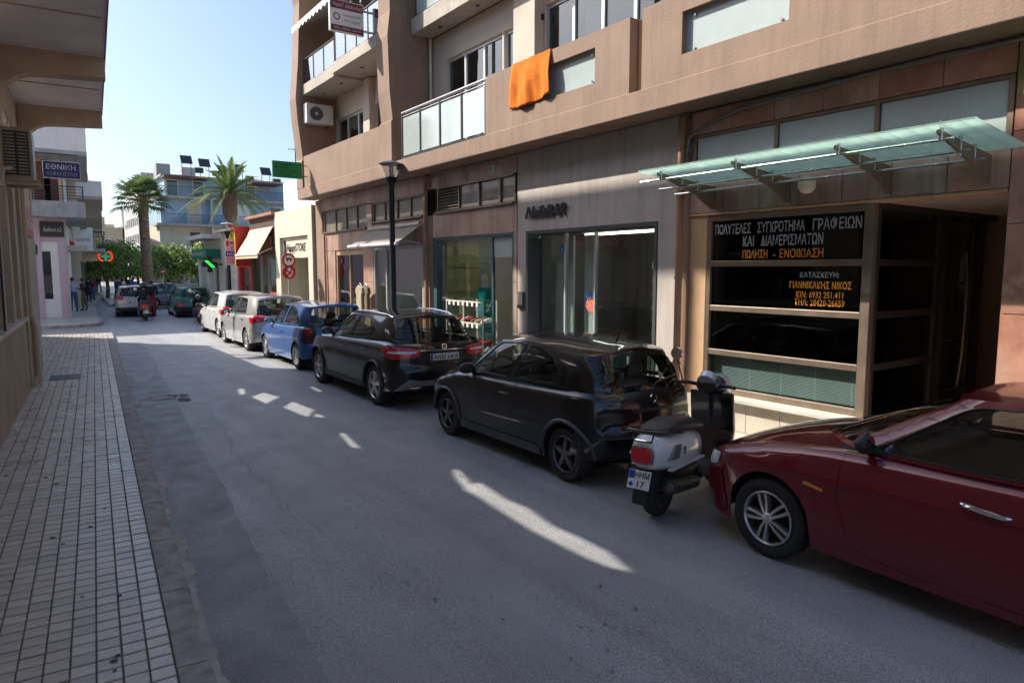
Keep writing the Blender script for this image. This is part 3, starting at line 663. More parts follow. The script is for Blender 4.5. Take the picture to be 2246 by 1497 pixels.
def balus(y0, y1, n, x, z0, z1):
    mb = MB(); w = (y1-y0)/n
    for k in range(n+1): y = y0+k*w; mb.box(x, x+.04, max(y0, y-.015), min(y1, y+.015), z0, z1)
    mb.cyl((x+.02, y0, z1+.02), (x+.02, y1, z1+.02), .022, n=8); mb.build('balustrade_post', 'rail_dark', rb)
    for k in range(n): box('balustrade_pane', 'panel_frost' if x > 7.2 else 'balus_glass', rb, x+.012, x+.022, y0+k*w+.03, y0+(k+1)*w-.03, z0+.04, z1-.02)
glass('balus_glass', (.62, .72, .74), 1.5, .03, .25)
balus(14.98, 17.75, 4, 7.02, 7.6, 8.35); balus(17.95, 20.34, 3, 7.08, 7.57, 8.25); balus(-2, 14.2, 14, 7.52, 7.81, 8.7)
# striped scallop awning high on the far balcony
ha = thing('scalloped_awning', 'white scalloped canvas awning over the upper balcony at the end fin', 'awning', (7.2, 19, 9.0)); mat('canvas_white', (.65, .62, .56), .85, var=.1)
mb = MB(); n = 22
for k in range(n+1):
    y = 17.2+k*(20.3-17.2)/n; mb.v += [(7.9, y, 9.7), (6.75, y, 9.1), (6.75, y, 8.98), (6.75, y+.03, 8.9 if k % 2 else 8.98)]
for k in range(n):
    for j in range(3): a = k*4+j; mb.f.append((a, a+1, a+5, a+4))
mb.build('fabric', 'canvas_white', ha)
# clinic sign hanging off the upper balcony
cs = thing('clinic_sign', 'white and maroon clinic sign box projecting from the upper balcony', 'sign', (7.0, 17.0, 8.4)); mat('maroon', (.16, .02, .05), .5, var=.05)
YC = 15.6
box('panel', 'interior_white', cs, 6.08, 6.9, YC, YC+.1, 7.64, 8.34, .01); box('top_band', 'maroon', cs, 6.1, 6.88, YC-.01, YC, 8.14, 8.32); box('bottom_band', 'maroon', cs, 6.1, 6.88, YC-.01, YC, 7.66, 7.78)
text('letters', 'Μαρία Γ. Δρακωνάκη', 'letter_white', cs, (6.14, YC-.012, 8.19), (1, 0, 0), ZU, .08, .7); text('letters', 'Χειρουργός ΩΡΛ', 'maroon', cs, (6.38, YC-.003, 8.0), (1, 0, 0), ZU, .06, .46); text('letters', 'ENT surgeon', 'maroon', cs, (6.42, YC-.003, 7.88), (1, 0, 0), ZU, .06, .38); text('letters', 'τηλ. 28420 26659', 'letter_white', cs, (6.16, YC-.012, 7.695), (1, 0, 0), ZU, .05, .66)
MB().lathe([(.055, 0), (.08, 0), (.08, .006), (.055, .006)], (6.24, YC-.006, 7.97), 20, 'y').build('ring', 'maroon', cs)
mb = MB(); mb.box(6.9, 7.05, YC+.03, YC+.07, 8.2, 8.24); mb.box(6.9, 7.05, YC+.03, YC+.07, 7.75, 7.79); mb.build('bracket', 'rail_steel', cs)
# orange towel over the parapet
tw = bpy.data.meshes.new('towel'); bm = bmesh.new(); nu, nv = 26, 22; grid = []
for i in range(nu+1):
    row = []
    for j in range(nv+1):
        s = i/nu; t = j/nv; L_ = -.22+t*.95      # runs over the top
        y = 8.74+1.04*s
        fold = .034*math.sin(s*11+1.8*math.sin(t*2.5))*min(1, max(0, L_)*2.5)+.012*math.sin(s*33+t*4)*min(1, max(0, L_)*2)
        if L_ < 0: x, z = 7.0-L_*.9-.02, 5.652+.003*math.sin(s*30)
        else:
            z = 5.65-L_*(.93+.07*math.sin(s*3.1)) - .05*s*L_; x = 6.985-.035*min(1, L_*3)-fold-.06*L_*(s > .75)*(s-.75)
        y += (-.03+.14*max(0, L_)*(s-.35))
        row.append(bm.verts.new((x, y, z)))
    grid.append(row)
for i in range(nu):
    for j in range(nv): bm.faces.new((grid[i][j], grid[i+1][j], grid[i+1][j+1], grid[i][j+1]))
bm.to_mesh(tw); bm.free(); mat('towel_orange', (.78, .19, .01), .95, var=.18, vs=9, bump=.8, bs=220); tw.materials.append(MATS['towel_orange']); smooth_by(tw, 80)
to = bpy.data.objects.new('towel', tw); C.objects.link(to); tag(to, 'bright orange towel hung over the pink balcony parapet', 'towel')
sd = to.modifiers.new('thick', 'SOLIDIFY'); sd.thickness = .012
# air conditioner on the far balcony
def ac_unit(label, loc, rz, w=.8, d=.3, h=.56):
    a = thing('air_conditioner', label, 'air conditioner', loc, rz)
    box('case', 'white_paint', a, -w/2, w/2, -d/2, d/2, 0, h, .02, True)
    g = MB(); c = (-w*.14, -d/2-.004, h*.5)
    g.lathe([(.02, 0), (.19, 0), (.2, .01)], c, 24, 'y'); g.build('fan_recess', 'alu_dark', a, local=True)
    g = MB()
    for r in (.06, .1, .14, .18, .205): g.tube([(c[0]+r*math.cos(t*.3927), c[1]-.012, c[2]+r*math.sin(t*.3927)) for t in range(16)], .004, 4, True)
    for t in range(8): g.tube([(c[0], c[1]-.012, c[2]), (c[0]+.205*math.cos(t*.785), c[1]-.012, c[2]+.205*math.sin(t*.785))], .003, 4)
    g.build('fan_guard', 'grey_paint', a, local=True); MB().cyl((c[0], c[1]-.02, c[2]), (c[0], c[1], c[2]), .045, n=14).build('fan_hub', 'white_paint', a, local=True)
    g = MB(); g.box(-w*.4, -w*.34, -d/2, d/2+.15, -.05, -.002); g.box(w*.34, w*.4, -d/2, d/2+.15, -.05, -.002); g.build('bracket', 'rail_steel', a, local=True)
    return a
ac_unit('white air conditioner with round fan on the far balcony wall', (7.42, 20.15, 6.45), 0)
for y0 in (20.349,): box('fin_lining', 'plaster_brown', rb, 7.0, 8.0, 20.35, 20.359, 5.0, 7.26)
# ================================================================ LEFT BUILDING (near)
mat('stucco_rough', (.36, .28, .2), .9, var=.15, vs=2, bump=1.0, bs=55, dirt=.25)
mat('stucco_tan', (.42, .34, .26), .85, var=.12, vs=1.5, bump=.3, bs=40, streak=.2, dirt=.2)
mat('soffit_white', (.8, .73, .7), .85, var=.1, vs=1.2, bump=.2, bs=30, dirt=.25)
mat('beam_tan', (.47, .36, .26), .85, var=.12, vs=2, bump=.3, bs=45)
mat('red_edge', (.35, .09, .08), .7, var=.15)
mat('plinth_cap', (.42, .4, .36), .6, var=.2, vs=6, dirt=.3)
mat('shutter_grey', (.24, .22, .2), .5, .2, var=.12, vs=4, streak=.2)
mat('ac_tan', (.33, .27, .2), .6, var=.15, vs=4, streak=.3)
mat('wood', (.2, .1, .05), .6, var=.25, vs=6)
lbd = thing('corner_building', 'tan rough plaster building along the left pavement with a deep balcony slab overhead', 'building', LP(0, 10, 0))
def lb_(name, m, u0, u1, v0, v1, z0, z1, bevel=0, par=None): return lbox(MB(), u0, u1, v0, v1, z0, z1).build(name, m, par or lbd, bevel=bevel)
# ground floor: plinth with cap, piers, recessed windows
lb_('wall', 'stucco_tan', -.6, -.25, -4, 12, -.1, 4.7); lb_('wall', 'stucco_tan', -.6, -.25, 12.001, 17.9, -.1, 3.6)
lb_('plinth', 'stucco_rough', -.25, 0, -4, 14.6, -.1, 1.33)
for v in [-3+2.2*k for k in range(8)]: lb_('plinth_cap', 'plinth_cap', -.27, .045, v, v+2.19, 1.332, 1.395, .008)
for v0, v1, zt in ((-4, 6.5, 4.7), (8.2, 9.3, 4.7), (11.7, 12.0, 4.7), (13.0, 13.3, 3.66), (14.1, 14.6, 3.66)): lb_('pier', 'stucco_tan', -.25, -.02, v0, v1, 1.396, zt)
for v0, v1 in ((6.5, 8.2), (9.3, 11.7)):
    lb_('window_pane', 'house_glass', -.2, -.19, v0+.06, v1-.06, 1.5, 4.2); lb_('window_frame', 'wood', -.249, -.17, v0, v0+.06, 1.396, 4.3); lb_('window_frame', 'wood', -.249, -.17, v1-.06, v1, 1.396, 4.3); lb_('panel', 'stucco_tan', -.25, -.08, v0, v1, 4.3, 4.7)
for v0, v1 in ((12.0, 13.0), (13.3, 14.1)): lb_('panel', 'stucco_tan', -.25, -.14, v0, v1, 1.396, 3.66)
# far shop part
lb_('pier', 'stucco_tan', -.25, .03, 14.62, 15.3, -.1, 3.66); lb_('wall_panel', 'shutter_grey', -.25, -.03, 15.31, 16.0, -.1, 2.6)
lb_('pier', 'shutter_grey', -.25, .02, 16.0, 17.9, -.1, 2.83); lb_('wall_panel', 'stucco_tan', -.25, -.02, 15.3, 17.9, 2.84, 3.66)
box('shop_wing', 'stucco_tan', lbd, -6, .27, 17.95, 26.2, -.1, 5.3); 
for yy in (18.6, 20.4, 22.2, 24): box('shop_window', 'dark_glass', lbd, .271, .29, yy, yy+1.5, .3, 2.5)
def lpipe(pts, r, m, name): return MB().tube([LP(*p) for p in pts], r, 8).build(name, m, lbd, smooth=True)
lpipe([(.09, 15.1, .13), (.09, 15.1, 1.2), (.04, 15.0, 1.4), (.04, 15.0, 4.0)], .05, 'beam_tan', 'down_pipe'); lpipe([(.1, 15.45, .13), (.1, 15.45, 1.05), (.02, 15.45, 1.2)], .035, 'plinth_cap', 'down_pipe')
lpipe([(.02, 11.2, 1.4), (.02, 11.3, 2.9), (.02, 11.4, 3.2), (.02, 10.6, 3.35)], .014, 'letter_black', 'cable')
lpipe([(.03, 14.9, .13), (.03, 14.9, .3)], .06, 'beam_tan', 'pipe_foot')
# balcony slab and cantilever beams
lb_('balcony_slab', 'soffit_white', -.05, 1.36, -4, 16.55, 5.32, 5.5); lb_('slab_edge', 'red_edge', 1.361, 1.375, -4, 16.55, 5.3, 5.52); lb_('balcony_parapet', 'stucco_tan', 1.2, 1.36, -4, 16.55, 5.501, 6.4)
for v in (3.4, 7.45, 12.2, 16.25):
    pts = [(-.02, 5.32), (1.36, 5.32), (1.36, 5.04), (1.05, 5.02), (.6, 5.0), (.4, 4.98), (.28, 4.93), (.18, 4.84), (.08, 4.8), (-.02, 4.79)]
    mb = MB().prism(pts, v, v+.3, 'y')
    for i in range(len(mb.v)): mb.v[i] = LP(*mb.v[i])
    mb.build('cantilever_beam', 'beam_tan', lbd)
for v in (6.4, 10.3, 14.3): lb_('soffit_joint', 'beam_tan', -.02, 1.3, v, v+.03, 5.305, 5.321)
# upper storeys above the frame; height and roof screens invented to shape the shadows
lb_('upper_wall', 'stucco_tan', -.1, 0, -1, 18.8, 5.5, UPZ); box('upper_wing', 'stucco_tan', lbd, -.5, .27, 18.3, 20.6, 5.301, UPZ); 
for v in range(0, 20, 3): lb_('upper_window', 'house_glass', -.01, .01, v, v+1.6, 6.4, 8.0)

mb = MB().prism([(-1, 13.5), (18.8, 11.57), (18.8, 12.8), (-1, 14.73)], -.1, 0, 'x')
for i in range(len(mb.v)): mb.v[i] = LP(*mb.v[i])
mb.build('added_shade_screen', 'stucco_tan', lbd)  # unseen screen added to keep sun off the wall opposite
for v in (-.5, 3, 9, 15, 18.5): lb_('shade_screen_post', 'stucco_tan', -.1, 0, v, v+.14, UPZ, 11.75+(17-v)*.0975)
box('added_shade_board', 'stucco_tan', lbd, .17, .27, 18.82, 27.5, 11.73, 13.0)  # unseen board on posts, added to shade the far bays opposite
for yy in (20.3, 23.5, 26.0): box('shade_screen_post', 'stucco_tan', lbd, .17, .27, yy, yy+.1, 5.301 if yy > 20.5 else UPZ, 11.73)
# shop sign seen only mirrored in the windows opposite
rs = thing('shop_sign', 'red shop sign board on the left building, seen mirrored in the windows opposite', 'sign', LP(.02, 18, 2.9)); mat('sign_red', (.3, .015, .03), .5, var=.05)
lbox(MB(), -.01, .012, 15.6, 17.85, 2.86, 3.4).build('board', 'sign_red', rs)
dirv = (math.sin(LS), math.cos(LS), 0); text('letters', 'Candy Corner', 'letter_white', rs, LP(.013, 15.75, 3.0), dirv, ZU, .26, 2.0, .004)
mat('green_cloth', (.02, .16, .06), .8, var=.1); MB().box(.27, .34, 18.2, 25.6, 2.55, 2.75).build('valance', 'green_cloth', rs)
# window air conditioner on brackets
ac = thing('window_air_conditioner', 'old tan air conditioner with louvred side on brackets on the left wall', 'air conditioner', LP(.15, 13.4, 3.55), -LS)
def acb(name, m, *b, bevel=0): return lbox(MB(), *b).build(name, m, ac, bevel=bevel)
acb('case', 'ac_tan', -.06, .34, 13.1, 13.75, 3.58, 4.36, bevel=.015)
for k in range(13):
    for a, b in ((.0, .13), (.165, .29)): acb('louvre', 'ac_tan', a, b, 13.075, 13.1, 3.67+k*.048, 3.69+k*.048)
acb('louvre_recess', 'letter_black', -.01, .305, 13.092, 13.0995, 3.64, 4.3); acb('grille', 'letter_black', .341, .346, 13.15, 13.7, 3.65, 4.3)
acb('bracket', 'beam_tan', -.1, .42, 13.12, 13.18, 3.5, 3.56); acb('bracket', 'beam_tan', -.1, .42, 13.65, 13.71, 3.5, 3.56); acb('tray', 'beam_tan', -.1, .4, 13.05, 13.8, 3.56, 3.578)
MB().tube([LP(.1, 13.15, 3.75), LP(-.02, 12.9, 3.7), LP(-.03, 12.6, 3.4)], .03, 8).build('hose', 'plinth_cap', ac, smooth=True)
# hanging insurance sign
es = thing('insurance_sign', 'dark blue hanging sign with white Greek lettering under the left balcony', 'sign', LP(.3, 23, 5)); mat('sign_blue', (.035, .025, .16), .45, var=.06)
y = 22.0
box('board', 'sign_blue', es, .66, 1.47, y, y+.09, 4.63, 5.04, .004); box('rim', 'interior_white', es, .645, 1.485, y+.01, y+.08, 4.61, 5.06)
text('letters', 'ΕΘΝΙΚΗ', 'letter_white', es, (.72, y-.001, 4.84), (1, 0, 0), ZU, .13, .66, .003, bold=.015); text('letters', 'ΑΣΦΑΛΙΣΤΙΚΗ', 'letter_grey', es, (.72, y-.001, 4.68), (1, 0, 0), ZU, .1, .68, .003)
mb = MB(); mb.cyl((.75, y+.045, 5.06), (.75, y+.045, 5.25), .012, n=6); mb.cyl((1.38, y+.045, 5.06), (1.38, y+.045, 5.25), .012, n=6); mb.cyl((.35, y+.045, 5.25), (1.45, y+.045, 5.25), .018, n=6); mb.build('hanger', 'rail_dark', es)
# ================================================================ CARS
# local frame: x to the right, y forward, z up; origin on the ground under the middle
mat('tyre', (.022, .022, .023), .8, var=.2, vs=8, bump=.2, bs=120); mat('black_trim', (.02, .02, .022), .5, var=.1); mat('underbody', (.008, .008, .009), .9, var=0)
mat('alloy', (.58, .58, .58), .32, .8, var=.12, vs=6, dirt=.3); mat('alloy_dark', (.16, .16, .165), .4, .7, var=.15, vs=6, dirt=.3); mat('chrome', (.75, .75, .76), .12, 1, var=0)
mat('seat_dark', (.12, .12, .125), .8, var=.2); mat('dash', (.07, .07, .075), .6, var=.1); mat('cabin_dark', (.018, .018, .02), .8, var=0); mat('hub_dark', (.03, .03, .03), .5, .4, var=.1)
mat('lamp_clear', (.7, .72, .75), .1, .3, var=0, coat=1); mat('lamp_amber', (.8, .25, .02), .2, var=0, coat=1); mat('lamp_white', (.75, .72, .7), .25, var=0, coat=1)
mat('plate_white', (.72, .72, .7), .5, var=.05); mat('plate_blue', (.02, .06, .42), .5, var=0); mat('silver_plastic', (.3, .3, .3), .35, .6, var=.08)
mm = mat('lamp_red', (.6, .01, .02), .12, 0, 0, coat=1); mat('lamp_red_deep', (.2, .004, .008), .2, var=0, coat=1)
glass('car_glass', (.62, .69, .67), 1.1, 0, .06); glass('car_glass_tint', (.4, .47, .47), 1.3, 0, .1); glass('car_glass_dark', (.12, .14, .14), 1.3, 0, .06)
def lerp(a, b, t): return a+(b-a)*t
def table(tb, x):
    if x <= tb[0][0]: return tb[0][1]
    if x >= tb[-1][0]: return tb[-1][1]
    for i in range(len(tb)-1):
        if x <= tb[i+1][0]:
            x0, y0 = tb[i]; x1, y1 = tb[i+1]; t = (x-x0)/(x1-x0)
            m0 = (y1-tb[i-1][1])/(x1-tb[i-1][0]) if i > 0 else (y1-y0)/(x1-x0)
            m1 = (tb[i+2][1]-y0)/(tb[i+2][0]-x0) if i+2 < len(tb) else (y1-y0)/(x1-x0)
            h = x1-x0; t2 = t*t; t3 = t2*t
            return (2*t3-3*t2+1)*y0+(t3-2*t2+t)*h*m0+(-2*t3+3*t2)*y1+(t3-t2)*h*m1
def roundpoly(pts, r, n=5):
    out = []; m = len(pts)
    for i in range(m):
        p = np.array(pts[i], float); a = np.array(pts[i-1], float); b = np.array(pts[(i+1) % m], float)
        da, db = a-p, b-p; la, lb2 = np.linalg.norm(da), np.linalg.norm(db); rr = (r[i] if isinstance(r, (list, tuple)) else r); rr = min(rr, la*.45, lb2*.45)
        if rr <= 1e-5: out.append(tuple(p)); continue
        A, B = p+da/la*rr, p+db/lb2*rr
        for k in range(n+1): t = k/n; out.append(tuple((1-t)**2*A+2*t*(1-t)*p+t*t*B))
    return out
def resample(poly, step):
    out = []
    for i in range(len(poly)):
        a = np.array(poly[i]); b = np.array(poly[(i+1) % len(poly)]); n = max(1, int(np.linalg.norm(b-a)/step))
        for k in range(n): out.append(tuple(a+(b-a)*k/n))
    return out
def inside(P, poly):
    x, y = P[:, 0], P[:, 1]; c = np.zeros(len(P), bool); n = len(poly)
    for i in range(n):
        x0, y0 = poly[i]; x1, y1 = poly[(i+1) % n]
        if y0 == y1: continue
        k = ((y0 > y) != (y1 > y)) & (x < (x1-x0)*(y-y0)/(y1-y0)+x0); c ^= k
    return c
def cdt(outer, holes, g):
    """triangulate outer minus holes with inner grid points of spacing g=(gx,gy); returns pts, tris"""
    V = []; E = []
    for poly in [outer]+holes:
        k = len(V); V += [tuple(map(float, p)) for p in poly]; n = len(poly); E += [(k+i, k+(i+1) % n) for i in range(n)]
    o = np.array(outer); x0, y0 = o.min(0); x1, y1 = o.max(0)
    gx = np.arange(x0+g[0]*.5, x1, g[0]); gy = np.arange(y0+g[1]*.5, y1, g[1])
    if len(gx) and len(gy):
        G = np.array([(a, b) for a in gx for b in gy]); ok = inside(G, outer)
        for h in holes: ok &= ~inside(G, h)
        ed = np.array(V)
        for p in G[ok]:
            d = np.abs(ed-p)/np.array(g)
            if d.max(1).min() > .3: V.append(tuple(p))
    r = delaunay_2d_cdt([Vector(v) for v in V], E, [], 0, 1e-6)
    P = np.array([tuple(v) for v in r[0]]); F = np.array([tuple(f) for f in r[2] if len(f) == 3])
    cen = P[F].mean(1); ok = inside(cen, outer)
    for h in holes: ok &= ~inside(cen, h)
    return P, F[ok]
class Shell:
    """wrap-around lower body: s runs from the nose centre round the left flank to the tail centre"""
    def __init__(s, sp):
        s.sp = sp; L, W = sp['L'], sp['W']; df, dr, nf, nr = sp.get('df', .75), sp.get('dr', .5), sp.get('nf', 2.6), sp.get('nr', 3.2)
        pts = []
        for k in range(61):
            a = math.pi/2*k/60; pts.append((W/2*math.sin(a)**(2/nf), L/2-df+df*math.cos(a)**(2/nf)))
        ya, yb = L/2-df, -L/2+dr
        for k in range(1, 40): pts.append((W/2, lerp(ya, yb, k/40)))
        for k in range(61):
            a = math.pi/2*(1-k/60); pts.append((W/2*math.sin(a)**(2/nr), -L/2+dr-dr*math.cos(a)**(2/nr)))
        tp = sp.get('taper', [(-9, 1), (9, 1)])
        P = np.array([(x*table(tp, y), y) for x, y in pts]); d = np.r_[0, np.cumsum(np.linalg.norm(np.diff(P, axis=0), axis=1))]
        s.P, s.d, s.S = P, d, d[-1]
    def C(s, t):
        t = min(max(t, 0), s.S); x = np.interp(t, s.d, s.P[:, 0]); y = np.interp(t, s.d, s.P[:, 1]); return x, y
    def N(s, t):
        a = s.C(t-.03); b = s.C(t+.03); dx, dy = b[0]-a[0], b[1]-a[1]; l = math.hypot(dx, dy) or 1; return -dy/l, dx/l
    def s_of_y(s, y): return float(np.interp(-y, -s.P[:, 1], s.d))
    def s_of_x(s, x, rear=True):
        if rear: k = int(len(s.P)*.6); return float(np.interp(-x, -s.P[k:, 0], s.d[k:]))
        k = int(len(s.P)*.4); return float(np.interp(x, s.P[:k, 0], s.d[:k]))
    def inset(s, t, z):
        sp = s.sp; n = s.N(t); w = max(0, min(1, (abs(n[0])-.35)/.5)); w = w*w*(3-2*w)
        y = s.C(t)[1]; zs = s.zs(t)
        zm, zt = sp.get('zm', .62), zs
        i_s = sp.get('tuck', .05)*max(0, (zm-.12-z)/.45)**2+sp.get('tumble', .05)*max(0, (z-zm)/max(.1, zt-zm))**2
        for zc, amp, wd in sp.get('crease', []): i_s += amp*math.exp(-((z-zc)/wd)**2)
        i_e = table(sp['front'] if y > 0 else sp['rear'], z)
        v = lerp(i_e, i_s, w); r = sp.get('rsh', .06)
        if z > zs-r: q = min(1, (z-(zs-r))/r); v += r-r*math.sqrt(max(0, 1-q*q))
        return v
    def zs(s, t): return table(s.sp['belt'], s.C(t)[1])
    def zb(s, t):
        sp = s.sp; x, y = s.C(t); z = table(sp['sill'], y)
        if abs(s.N(t)[0]) > .55:
            for ya in (sp['ya'], sp['yr']):
                d = abs(y-ya); r = sp['arch']
                if d < r: z = max(z, sp['rt']+math.sqrt(max(0, r*r-d*d))*sp.get('archk', 1.0)-.0)
        return z
    def pt(s, t, z, off=0):
        x, y = s.C(t); n = s.N(t); i = s.inset(t, z)-off
        x2 = x-n[0]*i
        return (-max(x2, 0), y-n[1]*i, z)
    def patch(s, name, outer, m, par, off=0, holes=(), g=(.06, .05), side=0, smooth=True, dup=True):
        P, F = cdt(outer, list(holes), g); V = [s.pt(a, b, off) for a, b in P]; NV = []
        for a, b in P:
            e = .012; zt = s.zs(a)-.0015; b0, b1 = min(b-e, zt-2*e), min(b+e, zt); a0, a1 = max(0, a-e), min(s.S, a+e)
            d1 = Vector(s.pt(a1, b))-Vector(s.pt(a0, b)); d2 = Vector(s.pt(a, b1))-Vector(s.pt(a, b0)); n = d1.cross(d2)
            if n.length < 1e-9: n = Vector((-s.N(a)[0], s.N(a)[1], 0))
            n.normalize(); w = Vector((-s.N(a)[0], s.N(a)[1], .2)); NV.append(n if n.dot(w) > 0 else -n)
        outs = []
        for sgn in ((1, -1) if side == 0 else (1,) if side > 0 else (-1,)):
            vs = [(x*sgn, y, z) for x, y, z in V]; mb = MB(); mb.v = vs; mb.f = [tuple(f) for f in F]
            n0 = None
            me_o = mb.build(name, m, par, local=True)
            me = me_o.data; me.update()
            # outward orientation
            bm = bmesh.new(); bm.from_mesh(me); bmesh.ops.recalc_face_normals(bm, faces=bm.faces)
            acc = sum((f.normal.x*f.calc_center_median().x+f.normal.y*f.calc_center_median().y)*f.calc_area() for f in bm.faces)
            if acc < 0: bmesh.ops.reverse_faces(bm, faces=bm.faces)
            bm.to_mesh(me); bm.free()
            if smooth:
                me.polygons.foreach_set('use_smooth', [True]*len(me.polygons)); me.normals_split_custom_set_from_vertices([(n.x*sgn, n.y, n.z) for n in NV])
            outs.append(me_o)
        return outs
def wheel(car, x, y, r, w, style, side, m='alloy', cap=.03):
    t = MB(); rr = r*.66 if style != 'cap' else r*.64
    prof = [(rr, -w*.42), (rr+.02, -w*.5), (r*.9, -w*.52), (r*.975, -w*.44), (r, -w*.3), (r, w*.3), (r*.975, w*.44), (r*.9, w*.52), (rr+.02, w*.5), (rr, w*.42)]
    t.lathe(prof, (x, y, r), 40, 'x'); wh = t.build('wheel', 'tyre', car, True, local=True)
    o = side*w*.47
    g = MB(); g.lathe([(rr, 0), (rr, -side*w*.9)], (x+o, y, r), 36, 'x'); g.lathe([(rr*.93, -side*.004), (rr*.97, side*.012), (rr*1.02, side*.006), (rr*1.02, -side*.02)], (x+o, y, r), 36, 'x')
    g.build('rim_barrel', m, wh, True, local=True)
    d = MB(); d.lathe([(.001, -side*w*.45), (rr*.98, -side*w*.45)], (x+o, y, r), 24, 'x'); d.build('brake_disc', 'hub_dark', wh, local=True)
    sp = MB(); n = {'five': 5, 'ten': 10, 'twin': 5, 'cap': 9, 'seven': 7}[style]; a0 = .3
    def spoke(a, w0, w1, tw=0):
        ca, sa = math.cos(a), math.sin(a)
        def Q(rad, lat, dep): 
            a2 = a+tw*rad/rr
            return (x+o+side*dep, y+rad*math.cos(a2)-lat*math.sin(a2), r+rad*math.sin(a2)+lat*math.cos(a2))
        vs = []
        for rad, ww, dep in ((rr*.12, w0, .004), (rr*.5, lerp(w0, w1, .4), .0), (rr*.96, w1, -.012)):
            vs += [Q(rad, -ww, dep-.035), Q(rad, -ww*.8, dep+.004), Q(rad, ww*.8, dep+.004), Q(rad, ww, dep-.035)]
        fs = []
        for k in range(2): fs += [(k*4+j, k*4+j+1, k*4+4+j+1, k*4+4+j) for j in range(3)]
        sp.add(vs, fs)
    for k in range(n):
        a = a0+2*math.pi*k/n
        if style == 'five': spoke(a, rr*.17, rr*.13)
        elif style == 'twin': spoke(a-.14, rr*.1, rr*.1); spoke(a+.14, rr*.1, rr*.1)
        elif style == 'ten': spoke(a, rr*.05, rr*.085, .16 if k % 2 else -.16)
        elif style == 'cap': spoke(a, rr*.12, rr*.22)
        else: spoke(a, rr*.14, rr*.13)
    sp.build('spokes', m, wh, False, local=True, fix=True)
    h = MB(); h.lathe([(.001, side*.016), (rr*.17, side*.012), (rr*.22, 0), (rr*.22, -side*.03)], (x+o, y, r), 20, 'x'); h.build('hub_cap', m, wh, True, local=True)
    return wh
def ring_interp(ctrl):
    us = [c[0] for c in ctrl]
    return lambda u: tuple(table([(c[0], c[k]) for c in ctrl], u) for k in (1, 2, 3))
